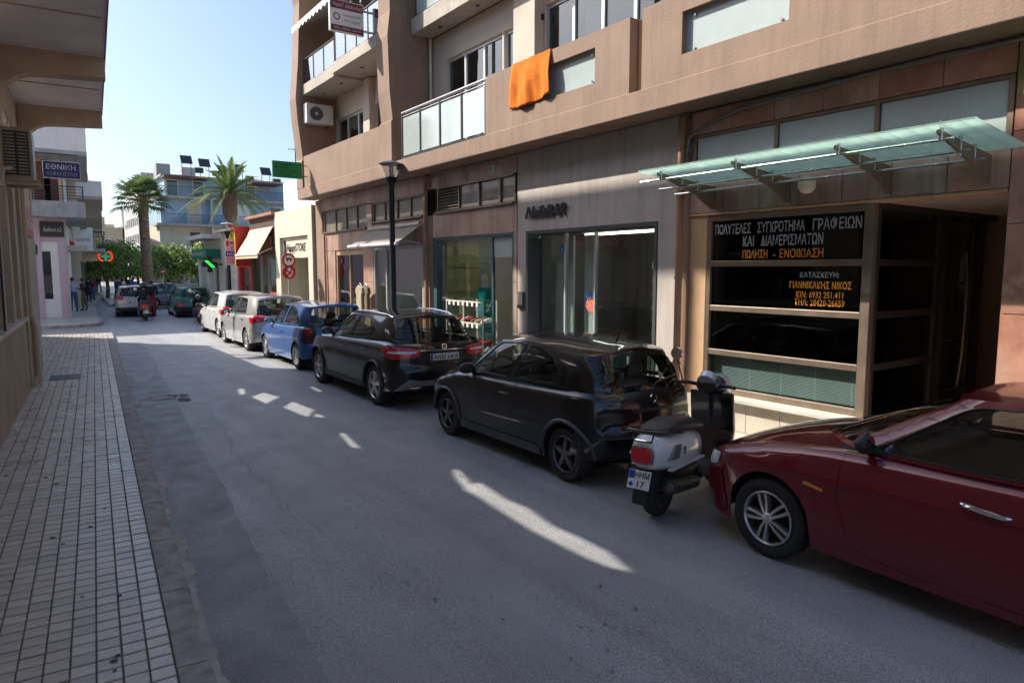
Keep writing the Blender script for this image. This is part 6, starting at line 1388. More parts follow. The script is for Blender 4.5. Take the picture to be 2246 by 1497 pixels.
# ================================================================ SHOPS BEYOND THE PINK BUILDING
mat('cream_wall', (.6, .55, .44), .8, var=.08, vs=1.5, streak=.12); mat('white_wall', (.72, .72, .7), .8, var=.06, vs=1.5, streak=.1); mat('shop_brown', (.1, .06, .045), .6, var=.15); mat('shop_red', (.5, .03, .03), .5, var=.08); mat('shop_yellow', (.75, .5, .04), .5, var=.06); mat('beige_cloth', (.6, .48, .32), .85, var=.08); mat('shop_green', (.0, .17, .1), .5, var=.1); mat('roof_tile', (.35, .16, .1), .8, var=.2); mat('door_brown', (.13, .05, .03), .6, var=.15)
cs_ = thing('cream_shop', 'narrow cream shop with a script sign beside the pink building', 'building', (7.5, 22.8, 0))
mb = MB(); mb.hole('x', 7.4, 7.7, (20.95, 24.72, .05, 4.2), (21.35, 24.2, .1, 3.3)); mb.build('front_wall', 'cream_wall', cs_); box('mass', 'white_wall', cs_, 9.2, 14, 20.95, 24.72, .05, 4.19); box('upper_block', 'white_wall', cs_, 7.75, 14, 21.3, 24.72, 4.2, 5.25); box('roof', 'cream_wall', cs_, 7.71, 9.19, 20.96, 24.71, 4.0, 4.19)
box('sign_panel', 'cream_wall', cs_, 7.5, 7.56, 21.37, 24.18, 2.6, 3.28); mb = MB(); mb.box(8.6, 8.7, 20.96, 24.7, .1, 3.9); mb.box(7.71, 8.7, 24.25, 24.35, .1, 3.9); mb.build('recess_wall', 'cream_wall', cs_)
box('shop_window', 'shop_glass', cs_, 7.9, 7.91, 21.4, 22.9, .3, 2.55); mat('turq', (.0, .35, .36), .6, var=.15)
for k in range(3): box('display_board', ('turq', 'interior_white', 'turq')[k], cs_, 8.1, 8.15, 21.5+k*.45, 21.85+k*.45, .5, 1.2+.35*k)
text('sign_letters', 'HappySTORE', 'letter_black', cs_, (7.495, 23.75, 2.82), XD, ZU, .26, 1.95, .002, shear=.3, bold=.02); MB().tube([(7.47, 23.9, 2.7), (7.46, 23.82, 2.95), (7.47, 23.9, 3.2)], .03, 6).build('sign_mark', 'letter_black', cs_)
MB().lathe([(.03, .12), (.12, .0), (.13, -.01)], (7.2, 22.6, 2.42), 12).build('wall_lantern', 'jamb_orange', cs_); MB().cyl((7.2, 22.6, 2.54), (7.5, 22.6, 2.6), .015, n=6).build('lantern_arm', 'rail_dark', cs_)
an_ = thing('roof_antenna', 'thin antenna mast on the white block above the cream shop', 'antenna', (7.95, 23.9, 5.25)); MB().cyl((7.95, 23.9, 5.25), (7.95, 23.9, 6.6), .02, n=6).build('mast', 'rail_dark', an_); box('crossbar', 'rail_dark', an_, 7.7, 8.2, 23.89, 23.91, 6.3, 6.32)
ds = thing('brown_shop', 'dark brown shopfront with shelves in its window next to the cream shop', 'building', (7.5, 26.4, 0))
mb = MB(); mb.hole('x', 7.45, 7.6, (24.73, 28.2, .05, 4.15), (24.95, 28.0, .1, 2.75)); mb.build('front_wall', 'shop_brown', ds); box('mass', 'shop_brown', ds, 10, 14, 24.73, 28.2, .05, 4.1); box('flat_roof', 'roof_tile', ds, 7.3, 14, 24.73, 28.2, 4.15, 4.25); box('shop_window', 'shop_glass', ds, 7.55, 7.56, 24.97, 27.98, .2, 2.73)
mb = MB(); mb.box(9.5, 9.6, 24.7, 28.2, .1, 3); mb.box(7.6, 9.6, 28.1, 28.2, .1, 3); mb.build('shop_interior', 'interior_mid', ds)
for k in range(6): box('glass_shelf', 'interior_white', ds, 7.7, 7.95, 25.0, 26.6, .5+k*.36, .52+k*.36)
for k in range(2): box('mullion', 'rail_steel', ds, 7.5, 7.56, 26.0+k, 26.05+k, .1, 2.73)
box('red_notice', 'shop_red', ds, 7.52, 7.53, 25.0, 25.9, 1.2, 1.4); text('notice_letters', 'STORE', 'letter_white', ds, (7.518, 25.85, 1.23), XD, ZU, .12, .75)
box('sign_box', 'wood', ds, 7.35, 7.44, 25.2, 26.2, 2.9, 3.4)
a2 = thing('beige_awning', 'steep beige canvas awning over the brown shopfront', 'awning', (7.4, 27, 3.5)); mb = MB(); mb.add([(7.42, 25.0, 3.75), (7.42, 28.0, 3.75), (6.85, 28.0, 2.75), (6.85, 25.0, 2.75), (6.85, 25.0, 2.62), (6.85, 28.0, 2.62)], [(0, 1, 2, 3), (3, 2, 5, 4)]); mb.build('fabric', 'beige_cloth', a2); MB().cyl((6.85, 24.95, 2.75), (6.85, 28.05, 2.75), .035, n=8).build('front_bar', 'cream_wall', a2)
for y in (25.1, 27.9): MB().tube([(7.42, y, 3.0), (6.87, y, 2.75)], .02, 6).build('arm', 'cream_wall', a2)
r_s = thing('red_shop', 'red and yellow shopfront between the beige awning and the car rental sign', 'building', (7.5, 29.2, 0)); mb = MB(); mb.hole('x', 7.45, 7.6, (28.21, 30.2, .05, 3.9), (28.5, 29.9, .1, 2.3)); mb.build('front_wall', 'shop_red', r_s); box('yellow_band', 'shop_yellow', r_s, 7.43, 7.447, 28.25, 30.15, 2.55, 2.65); box('top_sign', 'shop_yellow', r_s, 7.1, 7.2, 28.6, 30.3, 3.45, 3.75); box('side_board', 'shop_red', r_s, 6.9, 7.44, 28.22, 28.27, 2.35, 3.9); box('mass', 'cream_wall', r_s, 9, 14, 28.21, 30.2, .05, 3.8); box('door', 'shop_glass', r_s, 7.55, 7.56, 28.52, 29.88, .15, 2.28); box('interior', 'jamb_orange', r_s, 8.6, 8.7, 28.3, 30.1, .1, 2.5); box('yellow_stripe', 'shop_yellow', r_s, 6.895, 6.9, 28.2, 28.275, 2.3, 3.6)
mb = MB(); mb.add([(7.0, 30.6, 3.8), (7.45, 30.6, 4.0), (7.45, 24.8, 4.35), (7.0, 24.8, 4.2)], [(0, 1, 2, 3)])
b_s = thing('beige_house', 'low beige shop building behind the car rental sign', 'building', (7.5, 31.8, 0)); mb = MB(); mb.hole('x', 7.5, 7.7, (30.21, 33.2, .05, 3.85), (31.6, 32.6, .1, 2.3)); mb.build('front_wall', 'cream_wall', b_s); box('mass', 'cream_wall', b_s, 8.5, 14, 30.21, 33.2, .05, 3.8); box('door', 'door_brown', b_s, 7.62, 7.66, 31.6, 32.6, .1, 2.3); box('parapet', 'shop_yellow', b_s, 7.35, 7.49, 30.25, 31.5, 3.45, 3.7); box('roof_edge', 'cream_wall', b_s, 7.2, 8.5, 30.21, 33.2, 3.851, 3.95); box('poster', 'white_wall', b_s, 7.47, 7.499, 30.5, 30.9, 1.3, 2.0); text('poster_letters', 'P', 'shop_red', b_s, (7.468, 30.83, 1.55), XD, ZU, .3)
cr = thing('rental_sign', 'white car rental sign with red figure one and blue band', 'sign', (7.2, 29.3, 2.8)); y = 29.3
box('board', 'white_wall', cr, 6.78, 7.4, y, y+.06, 2.4, 3.45, .005); box('blue_band', 'plate_blue', cr, 6.79, 7.39, y-.006, y, 2.74, 2.95)
for t_, m_, x_, z_, s_, w_ in (('1', 'shop_red', 6.82, 3.17, .22, .1), ('MOTOR', 'plate_blue', 6.96, 3.24, .1, .4), ('CAR', 'plate_blue', 7.0, 3.0, .14, .34), ('RENTAL', 'letter_white', 6.84, 2.785, .11, .5), ('ΕΝΟΙΚΙΑΣΕΙΣ', 'shop_red', 6.82, 2.6, .09, .54), ('ΑΥΤΟΚΙΝΗΤΩΝ', 'shop_red', 6.82, 2.47, .09, .54)): text('letters', t_, m_, cr, (x_, y-.008, z_), (1, 0, 0), ZU, s_, w_, .002, bold=.015)
mb = MB(); mb.box(7.4, 7.5, y+.01, y+.05, 3.2, 3.25); mb.box(7.4, 7.5, y+.01, y+.05, 2.5, 2.55); mb.build('bracket', 'rail_dark', cr)
ph_ = thing('pharmacy', 'cream pharmacy with a green fascia at the end of the right-hand shops', 'building', (7.5, 35, 0)); mb = MB(); mb.hole('x', 7.5, 7.7, (33.21, 36.8, .05, 3.6), (33.8, 34.5, .1, 2.4)); mb.build('front_wall', 'cream_wall', ph_); box('mass', 'white_wall', ph_, 8, 14, 33.21, 36.8, .05, 3.5); box('fascia', 'shop_green', ph_, 6.9, 7.49, 33.3, 36.6, 2.75, 3.15); box('roof_edge', 'white_wall', ph_, 6.7, 8.5, 33.21, 36.8, 3.62, 3.8); box('pilaster', 'white_wall', ph_, 7.2, 7.49, 36.2, 36.75, .1, 2.74); box('pilaster', 'white_wall', ph_, 7.3, 7.49, 35.0, 35.4, .1, 2.74); box('door', 'dark_glass', ph_, 7.55, 7.56, 33.8, 34.5, .1, 2.4)
text('letters', 'ΦΑΡΜΑΚΕΙΟ', 'white_wall', ph_, (6.895, 36.4, 2.86), XD, ZU, .18, 2.7, .002)
gc = thing('pharmacy_cross', 'dark cross sign with a lit green diagonal bar outside the pharmacy', 'sign', (6.7, 34.2, 2.6)); mat('lit_green', (.02, .9, .05), .5, var=0, emit=.5)
mb = MB(); mb.box(6.85, 7.05, 33.0, 33.1, 2.1, 2.8); mb.box(6.63, 6.849, 33.0, 33.1, 2.34, 2.56); mb.box(7.051, 7.27, 33.0, 33.1, 2.34, 2.56); mb.build('cross_box', 'letter_black', gc); MB().add([(6.74, 32.99, 2.6), (6.86, 32.99, 2.63), (7.16, 32.99, 2.34), (7.04, 32.99, 2.3)], [(0, 3, 2, 1)]).build('lit_bar', 'lit_green', gc); MB().cyl((7.27, 33.05, 2.45), (7.5, 33.05, 2.45), .03, n=6).build('arm', 'rail_dark', gc)
# ================================================================ APARTMENT BLOCKS
mat('wall_pinkpale', (.55, .42, .5), .75, var=.06, vs=1.5); mat('wall_sand', (.5, .42, .31), .8, var=.1, vs=1, streak=.15); mat('wall_grey', (.42, .42, .42), .8, var=.1, vs=1, streak=.15); mat('wall_blue', (.34, .48, .6), .8, var=.08, vs=1, streak=.1); mat('concrete_grey', (.33, .34, .35), .8, var=.15, vs=2, streak=.25); mat('shutter_brown', (.12, .04, .03), .6, var=.1); mat('ochre', (.45, .27, .1), .7, var=.15); mat('rail_blue', (.03, .045, .08), .5, .3, var=.1)
def railing(p, P0, P1, z, h=.95, gap=.13, m='rail_dark', vertical=True):
    P0, P1 = Vector(P0), Vector(P1); L_ = (P1-P0).length; n = max(1, int(L_/gap)); mb = MB()
    mb.tube([(*P0, z+h), (*P1, z+h)], .022, 5)
    if vertical:
        for k in range(n+1): q = P0.lerp(P1, k/n); mb.box(q.x-.009, q.x+.009, q.y-.009, q.y+.009, z, z+h)
    else:
        for zz in (.2, .4, .6, .8): mb.tube([(*P0, z+zz*h), (*P1, z+zz*h)], .012, 5)
        for k in range(int(L_/1.2)+1): q = P0.lerp(P1, min(1, k*1.2/L_)); mb.box(q.x-.018, q.x+.018, q.y-.018, q.y+.018, z, z+h)
    return mb.build('railing', m, p)
def block(name, label, x1, y0, y1, h0, floors, fh, wm, bm, dep=1.2, width=10, rail='solid', rng=1, group=None, slope=.085):
    """apartment block on the left: street wall faces +x; balconies on each floor"""
    r = random.Random(rng); b = thing(name, label, 'building', (x1, (y0+y1)/2, 0), 0, group); H = h0+floors*fh; xb = x1+slope*(y1-y0)
    MB().prism([(x1-width, y0), (x1, y0), (xb, y1), (x1-width, y1)], .05, H, 'z').build('wall', wm, b); MB().prism([(x1-width, y0-.15), (x1+.25, y0-.15), (xb+.25, y1), (x1-width, y1)], H, H+.18, 'z').build('roof', 'cream_wall', b)
    for k in range(floors):
        z = h0+k*fh; a, c = y0+.3, y1-.3; X = lambda y: x1+slope*(y-y0)
        MB().prism([(X(a), a), (X(a)+dep, a), (X(c)+dep, c), (X(c), c)], z-.08, z+.1, 'z').build('balcony_slab', 'slab_cream', b)
        if rail == 'solid' or (rail == 'mix' and k % 2):
            MB().prism([(X(a)+dep-.1, a), (X(a)+dep, a), (X(c)+dep, c), (X(c)+dep-.1, c)], z+.1, z+.95, 'z').build('balcony_front', bm, b); MB().box(X(a), X(a)+dep-.101, a, a+.08, z+.1, z+.95).build('balcony_end', bm, b)
        else: railing(b, (X(a)+dep-.04, a), (X(c)+dep-.04, c), z+.1); railing(b, (X(a), a+.03), (X(a)+dep, a+.03), z+.1)
        y = a+.6
        while y < c-1.4:
            w = r.uniform(1, 1.5); xx = X(y)+.02; m = r.choice(['house_glass', 'house_glass', 'shutter_brown', 'white_wall'])
            f = MB().box(xx-.05, xx+.02, y, y+w, z+.1, z+2.2).build('window', 'white_wall', b); box('pane', m, f, xx+.021, xx+.03, y+.06, y+w-.06, z+.15, z+2.14); y += w+r.uniform(.6, 1.2)
        w = 1.2                                    # windows in the end wall facing the camera
        for xq in (x1-2.2, x1-4.6):
            f = MB().box(xq, xq+w, y0-.03, y0, z+.5, z+2.1).build('window', 'white_wall', b); box('pane', r.choice(['house_glass', 'shutter_brown']), f, xq+.06, xq+w-.06, y0-.04, y0-.031, z+.56, z+2.04)
    y = y0+.6
    while y < y1-2:
        xx = x1+slope*(y-y0); f = box('shop_opening', 'dark_glass', b, xx-.02, xx+.06, y, y+2.2, .15, 2.7); y += 2.9
    return b
# corner building with the fashion shop
fb = thing('fashion_building', 'corner building across the side street with a pink shop and grey balcony', 'building', (1.7, 36, 0))
YF = 35.8
mb = MB(); mb.hole('y', YF, YF+.2, (-6, 1.66, .1, 4.4), (.8, 1.4, .12, 3.4)); mb.build('shop_wall', 'wall_pinkpale', fb); MB().prism([(-6, YF+.21), (1.655, YF+.21), (2.3, 44.5), (-6, 44.5)], .1, 11, 'z').build('wall', 'white_wall', fb)
dd = box('door', 'interior_white', fb, .8, 1.4, YF+.02, YF+.06, .13, 3.4); box('door_glass', 'dark_glass', dd, .82, 1.12, YF+.01, YF+.019, .95, 3.0); box('door_frame', 'wall_pinkpale', fb, 1.41, 1.655, YF-.04, YF-.001, .12, 4.0); box('door_frame', 'wall_pinkpale', fb, .5, .79, YF-.04, YF-.001, .12, 4.0)
box('shop_side', 'cream_wall', fb, 1.657, 1.75, YF+.02, 37.5, .12, 4.4); box('side_glass', 'dark_glass', fb, 1.76, 1.8, 37.6, 40, .3, 2.6); box('side_glass', 'dark_glass', fb, 1.93, 1.97, 40.5, 43.5, .3, 2.6)
def lbal(z0, z1, x1, m, y0=34.4):
    MB().prism([(-6, y0), (x1, y0), (x1+.7, 44.4), (-6, 44.4)], z0, z0+.18, 'z').build('balcony_slab', 'concrete_grey', fb)
    mb = MB(); mb.prism([(-6, y0), (x1, y0), (x1+.7, 44.4), (x1+.6, 44.4), (x1-.1, y0+.1), (-6, y0+.1)], z0+.18, z1, 'z'); mb.build('balcony_front', m, fb)
lbal(4.4, 5.05, 2.42, 'concrete_grey'); lbal(6.95, 8.15, 2.58, 'white_wall', 34.3); railing(fb, (.6, 34.45), (2.36, 34.45), 5.05, .62, vertical=False); railing(fb, (2.36, 34.45), (3.0, 44.2), 5.05, .62, vertical=False)
for x, m in ((-.2, 'ochre'), (.62, 'door_brown'), (1.0, 'shutter_brown')): f = box('window', 'ochre', fb, x, x+.75, YF+.15, YF+.205, 5.0, 6.9); box('pane', m, f, x+.08, x+.67, YF+.14, YF+.149, 5.1, 6.8)
box('downpipe', 'cream_wall', fb, 1.58, 1.68, YF+.1, YF+.2, 4.6, 7)
fs_ = thing('fashion_sign', 'black sign board with white handwriting above the white shop door', 'sign', (1.2, YF, 3.9)); box('board', 'letter_black', fs_, .8, 1.66, YF-.14, YF-.045, 3.62, 4.26, .01); text('letters', 'fashion.n2', 'letter_white', fs_, (.92, YF-.142, 3.84), (1, 0, 0), ZU, .2, .64, .002, shear=.15)
ac_unit('old air conditioner on the wall behind the corner shop', (2.3, 39.5, 3.7), R(90))
sgn2 = thing('sale_sign', 'white shop panel with red and black print along the left street', 'sign', (2.8, 43, 3.6)); box('board', 'white_wall', sgn2, 2.05, 3.35, 44, 44.1, 3.25, 4.5); text('letters', 'ΠΩΛΕΙΤΑΙ', 'letter_black', sgn2, (2.5, 43.99, 3.75), (1, 0, 0), ZU, .16, .7); MB().cyl((2.35, 43.985, 3.6), (2.35, 43.995, 3.6), .15, n=16).build('logo', 'shop_red', sgn2)
box('canopy', 'cream_wall', fb, 1.9, 2.7, 38.5, 42, 3.1, 3.35)
pc = thing('pharmacy_sign', 'green cross in an orange-red oval sign on the left street', 'sign', (4.2, 50, 3)); mat('neon_red', (.75, .07, .02), .4, var=0, emit=.2); mat('neon_teal', (.0, .3, .16), .4, var=0, emit=.15); y = 50
box('panel', 'cream_wall', pc, 2.9, 4.0, y+.05, y+.1, 2.75, 4.2)
cx, cz, q_ = 4.42, 3.05, .62
for s_ in (-1, 1): MB().tube([(cx+s_*a_*q_, y, cz+b_*q_) for a_, b_ in ((.2, .42), (.42, .4), (.56, .2), (.58, 0), (.56, -.2), (.42, -.4), (.2, -.42))], .11*q_, 8).build('oval_half', 'neon_red', pc, True)
def crs(w, l, ya, yb):
    mb = MB(); mb.box(cx-w, cx+w, ya, yb, cz-l*1.2, cz+l*1.2); mb.box(cx-l, cx-w-.001, ya, yb, cz-w, cz+w); mb.box(cx+w+.001, cx+l, ya, yb, cz-w, cz+w); return mb
crs(.12*q_, .4*q_, y-.1, y+.02).build('cross', 'neon_teal', pc); crs(.03*q_, .3*q_, y-.12, y-.101).build('lit_lines', 'lamp_clear', pc)
block('sand_apartment_block', 'sand coloured block with solid balconies next to the corner building', 2.75, 45, 54, 3.3, 2, 2.9, 'wall_sand', 'white_wall', 1.25, rail='mix', rng=2)
block('pale_apartment_block', 'pale block with railed balconies in the middle of the left street', 3.45, 54.4, 66, 3.4, 2, 3.0, 'white_wall', 'wall_sand', 1.3, rail='rail', rng=3)
block('grey_apartment_block', 'grey block with ochre balconies farther along the left street', 4.4, 66.5, 84, 3.5, 2, 3.0, 'wall_grey', 'ochre', 1.4, rail='solid', rng=4)
block('far_white_block', 'small white block at the far end of the left street', 6.05, 85, 110, 3.5, 3, 3.0, 'white_wall', 'wall_grey', 1.3, rail='mix', rng=5)
# blocks closing the street far away
for k, (x, y, w, d, h, m, lab) in enumerate(((17.2, 135, 6, 20, 17, 'wall_grey', 'tall grey block far beyond the fan palm'), (11.5, 165, 10, 14, 11, 'wall_sand', 'low sand coloured block at the end of the street'), (18, 165, 9, 14, 15, 'white_wall', 'white block behind the tall grey one'), (5, 190, 14, 10, 13, 'cream_wall', 'cream block closing the street view'))):
    b = thing('distant_block', lab, 'building', (x, y, 0)); box('wall', m, b, x, x+w, y, y+d, -.1, h); box('roof_room', m, b, x+1, x+3.5, y+2, y+5, h, h+2.2)
    for f in range(int(h/3)):
        for j in range(int(w/2.4)):
            q = x+.6+j*2.4; wn = box('window', 'white_wall', b, q, q+1.3, y-.05, y, .9+f*3, 2.6+f*3); box('pane', 'house_glass', wn, q+.1, q+1.2, y-.07, y-.051, 1+f*3, 2.5+f*3)
        box('balcony', 'slab_cream', b, x+.3, x+w-.3, y-1.1, y-.08, .6+f*3, .75+f*3)
        for j in range(int(d/2.6)): q = y+.6+j*2.6; wn = box('window', 'white_wall', b, x-.05, x, q, q+1.4, .9+f*3, 2.6+f*3); box('pane', 'house_glass', wn, x-.07, x-.051, q+.1, q+1.3, 1+f*3, 2.5+f*3)
# blue building behind the square
bb = thing('blue_building', 'blue and cream apartment building with long balconies behind the palm trees', 'building', (17, 78, 0))
x0, x1, y0 = 12.6, 27.5, 82.0
box('ground_floor', 'wall_sand', bb, x0, x1, y0, y0+12, -.1, 3.9); box('first_floor', 'cream_wall', bb, x0-.2, x1, y0, y0+12, 3.9, 7.0); box('second_floor', 'wall_blue', bb, x0, x1, y0, y0+12, 7.0, 10.0); box('setback_floor', 'wall_blue', bb, x0+.8, x1, y0+2, y0+12, 10.0, 12.4); box('roof', 'slab_cream', bb, x0+.4, x1, y0+1.6, y0+12.2, 12.4, 12.6)
for z in (3.9, 7.0, 9.9): box('balcony_slab', 'slab_cream', bb, x0-.6, x1, y0-1.3, y0+1.98, z-.1, z+.14)
railing(bb, (x0-.5, y0-1.25), (x1, y0-1.25), 7.14, 1.0, .16, 'rail_blue'); railing(bb, (x0-.5, y0-1.25), (x1, y0-1.25), 10.04, 1.0, .16, 'rail_blue'); railing(bb, (x0+6, y0-1.25), (x1, y0-1.25), 4.04, 1.0, .9, 'rail_blue')
def bwin(a, b, z0, z1, m, y=y0, fm='white_wall'): f = box('window', fm, bb, a, b, y-.06, y, z0, z1); box('pane', m, f, a+.12, b-.12, y-.08, y-.061, z0+.06, z1-.12)
bwin(15.2, 16.6, 7.15, 9.4, 'cream_wall'); bwin(20.3, 21.8, 7.15, 9.5, 'white_wall'); bwin(24, 25.4, 7.15, 9.5, 'house_glass'); bwin(15.4, 16.4, 4.1, 6.3, 'shutter_brown', fm='shutter_brown'); bwin(20.3, 21.7, 4.1, 6.3, 'letter_black', fm='concrete_grey'); bwin(22, 23.4, 4.1, 6.3, 'house_glass')
for a in (13.5, 16.2, 19, 21.8): bwin(a, a+1.3, 10.2, 12.1, 'house_glass', y0+2)
for a in (12.4, 15, 18): bwin(a, a+2, .6, 2.8, 'house_glass')
box('balcony_wall', 'wall_blue', bb, 17.4, 17.6, y0-1.2, y0-.001, 7.14, 9.8); box('balcony_wall', 'cream_wall', bb, 17.4, 17.6, y0-1.2, y0-.001, 4.04, 6.88); box('pergola', 'door_brown', bb, 13, 17.6, y0-.6, y0+1.9, 12.1, 12.25); box('pergola', 'door_brown', bb, 22, 25.4, y0-.6, y0+1.9, 12.0, 12.15); box('roof_block', 'concrete_grey', bb, 13, 14.4, y0+4, y0+6, 12.6, 14); box('roof_block', 'wall_grey', bb, 15.6, 17, y0+4, y0+6, 12.6, 13.8)
for k, (x, z) in enumerate(((15.6, 14.2), (17.5, 14.0), (21.2, 13.7), (24.4, 13.6))):
    t_ = thing('solar_water_heater', ['first', 'second', 'third', 'fourth'][k]+' solar water heater from the left on the blue building roof', 'water heater', (x, y0+5, 12.6), 0, 'solar heaters on the blue building'); mb = MB()
    for dx in (0, .95): mb.box(x+dx, x+dx+.06, y0+4, y0+4.06, 12.6, z)
    mb.build('stand', 'rail_dark', t_); MB().add([(x-.1, y0+3.6, z), (x+1.1, y0+3.6, z), (x+1.1, y0+4.3, z+.95), (x-.1, y0+4.3, z+.95), (x-.1, y0+3.68, z-.05), (x+1.1, y0+3.68, z-.05), (x+1.1, y0+4.4, z+.9), (x-.1, y0+4.4, z+.9)], [(0, 1, 2, 3), (7, 6, 5, 4), (0, 3, 7, 4), (1, 5, 6, 2), (2, 6, 7, 3), (0, 4, 5, 1)]).build('collector', 'alu_dark', t_); MB().cyl((x+1.4, y0+4.3, z-.6), (x+2.3, y0+4.3, z-.6), .32, n=14).build('tank', 'alu_dark', t_, True)
# thing shapes on the first floor terrace
for x, m, lab in ((15.0, 'white_wall', 'white covered heap on the cream terrace of the blue building'), (16.0, 'blue', 'blue barrel on the cream terrace of the blue building')):
    o = MB().lathe([(.5, 0), (.48, .3), (.3, .6), (.0, .75)] if m == 'white_wall' else [(.35, 0), (.37, .5), (.35, 1), (0, 1.0)], (0, 0, 0), 12).build('covered_heap' if m == 'white_wall' else 'barrel', m, None, True, local=True); o.location = (x, y0-.9, 4.05); tag(o, lab, 'heap' if m == 'white_wall' else 'barrel')
# ================================================================ TREES
mat('bark_palm', (.24, .165, .115), .9, var=.3, vs=5, bump=.8, bs=20); mat('leaf_palm', (.11, .17, .06), .55, var=.3, vs=2, leaf=.45); mat('leaf_palm_dry', (.2, .15, .06), .7, var=.3, vs=2, leaf=.45); mat('bark', (.12, .09, .065), .9, var=.25, vs=6); mat('petiole', (.3, .22, .08), .7, var=.2)
mat('leaf_a', (.19, .29, .06), .55, var=.35, vs=2, leaf=.45); mat('leaf_b', (.3, .37, .1), .5, var=.35, vs=2, leaf=.45); mat('leaf_c', (.1, .18, .05), .6, var=.3, vs=2, leaf=.45)
def palm(label, x, y, ht, r0, kind, seed):
    r = random.Random(seed); p = thing('palm_tree', label, 'palm tree', (x, y, 0)); mb = MB(); n = 16; rings = 60; dx = r.uniform(-.15, .15)
    for i in range(rings+1):
        t = i/rings; rad = r0*(1.25-.35*t+(.25 if kind == 'date' else .12)*max(0, t-.75)*4)*(1+.05*(i % 2)); 
        for k in range(n): a = 2*math.pi*k/n; q = rad*(1+.06*r.uniform(-1, 1)); mb.v.append((x+dx*t+q*math.cos(a), y+q*math.sin(a), ht*t))
    for i in range(rings): mb.f += [(i*n+k, i*n+(k+1) % n, (i+1)*n+(k+1) % n, (i+1)*n+k) for k in range(n)]
    mb.build('trunk', 'bark_palm', p)
    if kind == 'date':
        sb = MB()
        for k in range(130):                                             # old leaf bases
            a = k*2.4; z = ht-1.5+1.5*k/130; q = r0*1.05; b0 = Vector((x+dx+q*math.cos(a), y+q*math.sin(a), z)); sb.cyl(b0, b0+Vector((math.cos(a)*.18, math.sin(a)*.18, .3)), .09, .03, 5)
        sb.build('leaf_bases', 'bark_palm', p)
    lv, pt, dry = MB(), MB(), MB(); T0 = Vector((x+dx, y, ht))
    nf = 46 if kind == 'date' else 54
    for k in range(nf):
        a = k*2.39996; e = R(82-105*(k/nf)) if kind == 'fan' else R(80-85*(k/nf)); L_ = r.uniform(.85, 1.1)*(3.3 if kind == 'date' else 1.25); d = Vector((math.cos(a)*math.cos(e), math.sin(a)*math.cos(e), math.sin(e)))
        if kind == 'fan':
            b0 = T0+d*.15; b1 = T0+d*L_*.9; pt.tube([b0, b1], [.03, .018], 4); s = d.cross(Vector((0, 0, 1))).normalized(); u = s.cross(d).normalized(); tgt = dry if e < R(-25) else lv
            for j in range(15):
                t = R(-82+j*164/14); q = (d*math.cos(t)+s*math.sin(t)); w = s*math.cos(t)-d*math.sin(t); ln = L_*.8*r.uniform(.75, 1.0)*(.75+.25*math.cos(t)); m_ = b1+q*ln*.6+u*.05; tip = b1+q*ln-Vector((0, 0, .16*ln*(1+.8*r.random())))
                tgt.add([b1, m_-w*.05, tip, m_+w*.05], [(0, 1, 2, 3)])
        else:
            pts = []
            for j in range(9): t = j/8; pts.append(T0+d*L_*t+Vector((0, 0, -1.4*L_*.33*t*t*(.35+math.cos(e))-.05*t)))
            pt.tube(pts, [.035-.003*j for j in range(9)], 4); s = d.cross(Vector((0, 0, 1))).normalized()
            tgt = lv
            for j in range(44):
                t = .12+.88*j/44; i = min(7, int(t*8)); c = pts[i].lerp(pts[i+1], t*8-i); dd = (pts[i+1]-pts[i]).normalized(); up = s.cross(dd).normalized()
                for sg in (-1, 1):
                    ln = .42*math.sin(math.pi*min(1, t*.9+.12))*r.uniform(.8, 1.1)+.06; tip = c+(s*sg*.75+dd*.6+up*.3).normalized()*ln-Vector((0, 0, .06)); w = dd*.035; tgt.add([c-w, c+w, tip], [(0, 1, 2)])
    lv.build('fronds', 'leaf_palm', p); pt.build('leaf_stalks', 'petiole', p)
    if dry.v: dry.build('dry_fronds', 'leaf_palm_dry', p)
palm('tall fan palm standing in the middle of the square', 6.75, 50, 6.5, .28, 'fan', 3)
palm('feathery date palm rising behind the car rental sign', 11.1, 46, 6.9, .25, 'date', 4)
def leafy(name, label, x, y, ht, rad, n, seed, mats=('leaf_a', 'leaf_b', 'leaf_c'), trunk=1.6, group='trees of the square', flat=.75, ls=.11):
    r = random.Random(seed); t_ = thing(name, label, 'tree', (x, y, 0), 0, group); g = MB(); top = Vector((x, y, trunk)); g.tube([(x, y, 0), (x+.05, y, trunk*.5), top], [.16, .13, .11], 8)
    cl = []
    for k in range(15):
        a = r.uniform(0, 6.28); q = rad*r.uniform(.25, .8); z = trunk+.3+(ht-trunk-.5)*r.random(); c = Vector((x+q*math.cos(a), y+q*math.sin(a), z)); cl.append((c, rad*r.uniform(.3, .48))); g.tube([top, top.lerp(c, .55)+Vector((0, 0, .1)), c], [.07, .045, .015], 5)
    g.build('trunk', 'bark', t_); L3 = [MB() for _ in mats]
    for k in range(n):
        c, cr_ = r.choice(cl); v = Vector((r.gauss(0, 1), r.gauss(0, 1), r.gauss(0, 1))).normalized()*cr_*r.uniform(.55, 1.08); p = c+Vector((v.x, v.y, v.z*flat)); s = ls*r.uniform(.7, 1.5)
        nn = (v.normalized()+Vector((r.uniform(-.7, .7), r.uniform(-.7, .7), r.uniform(-.2, .9)))).normalized(); a1 = nn.orthogonal().normalized(); a1 = Matrix.Rotation(r.uniform(0, 6.28), 3, nn) @ a1; b1 = nn.cross(a1)
        L3[r.randrange(len(mats))].add([p-a1*s, p+b1*s*.5, p+a1*s, p-b1*s*.5], [(0, 1, 2, 3)])
    for m_, q in zip(mats, L3): q.build('leaves', m_, t_)
    return t_
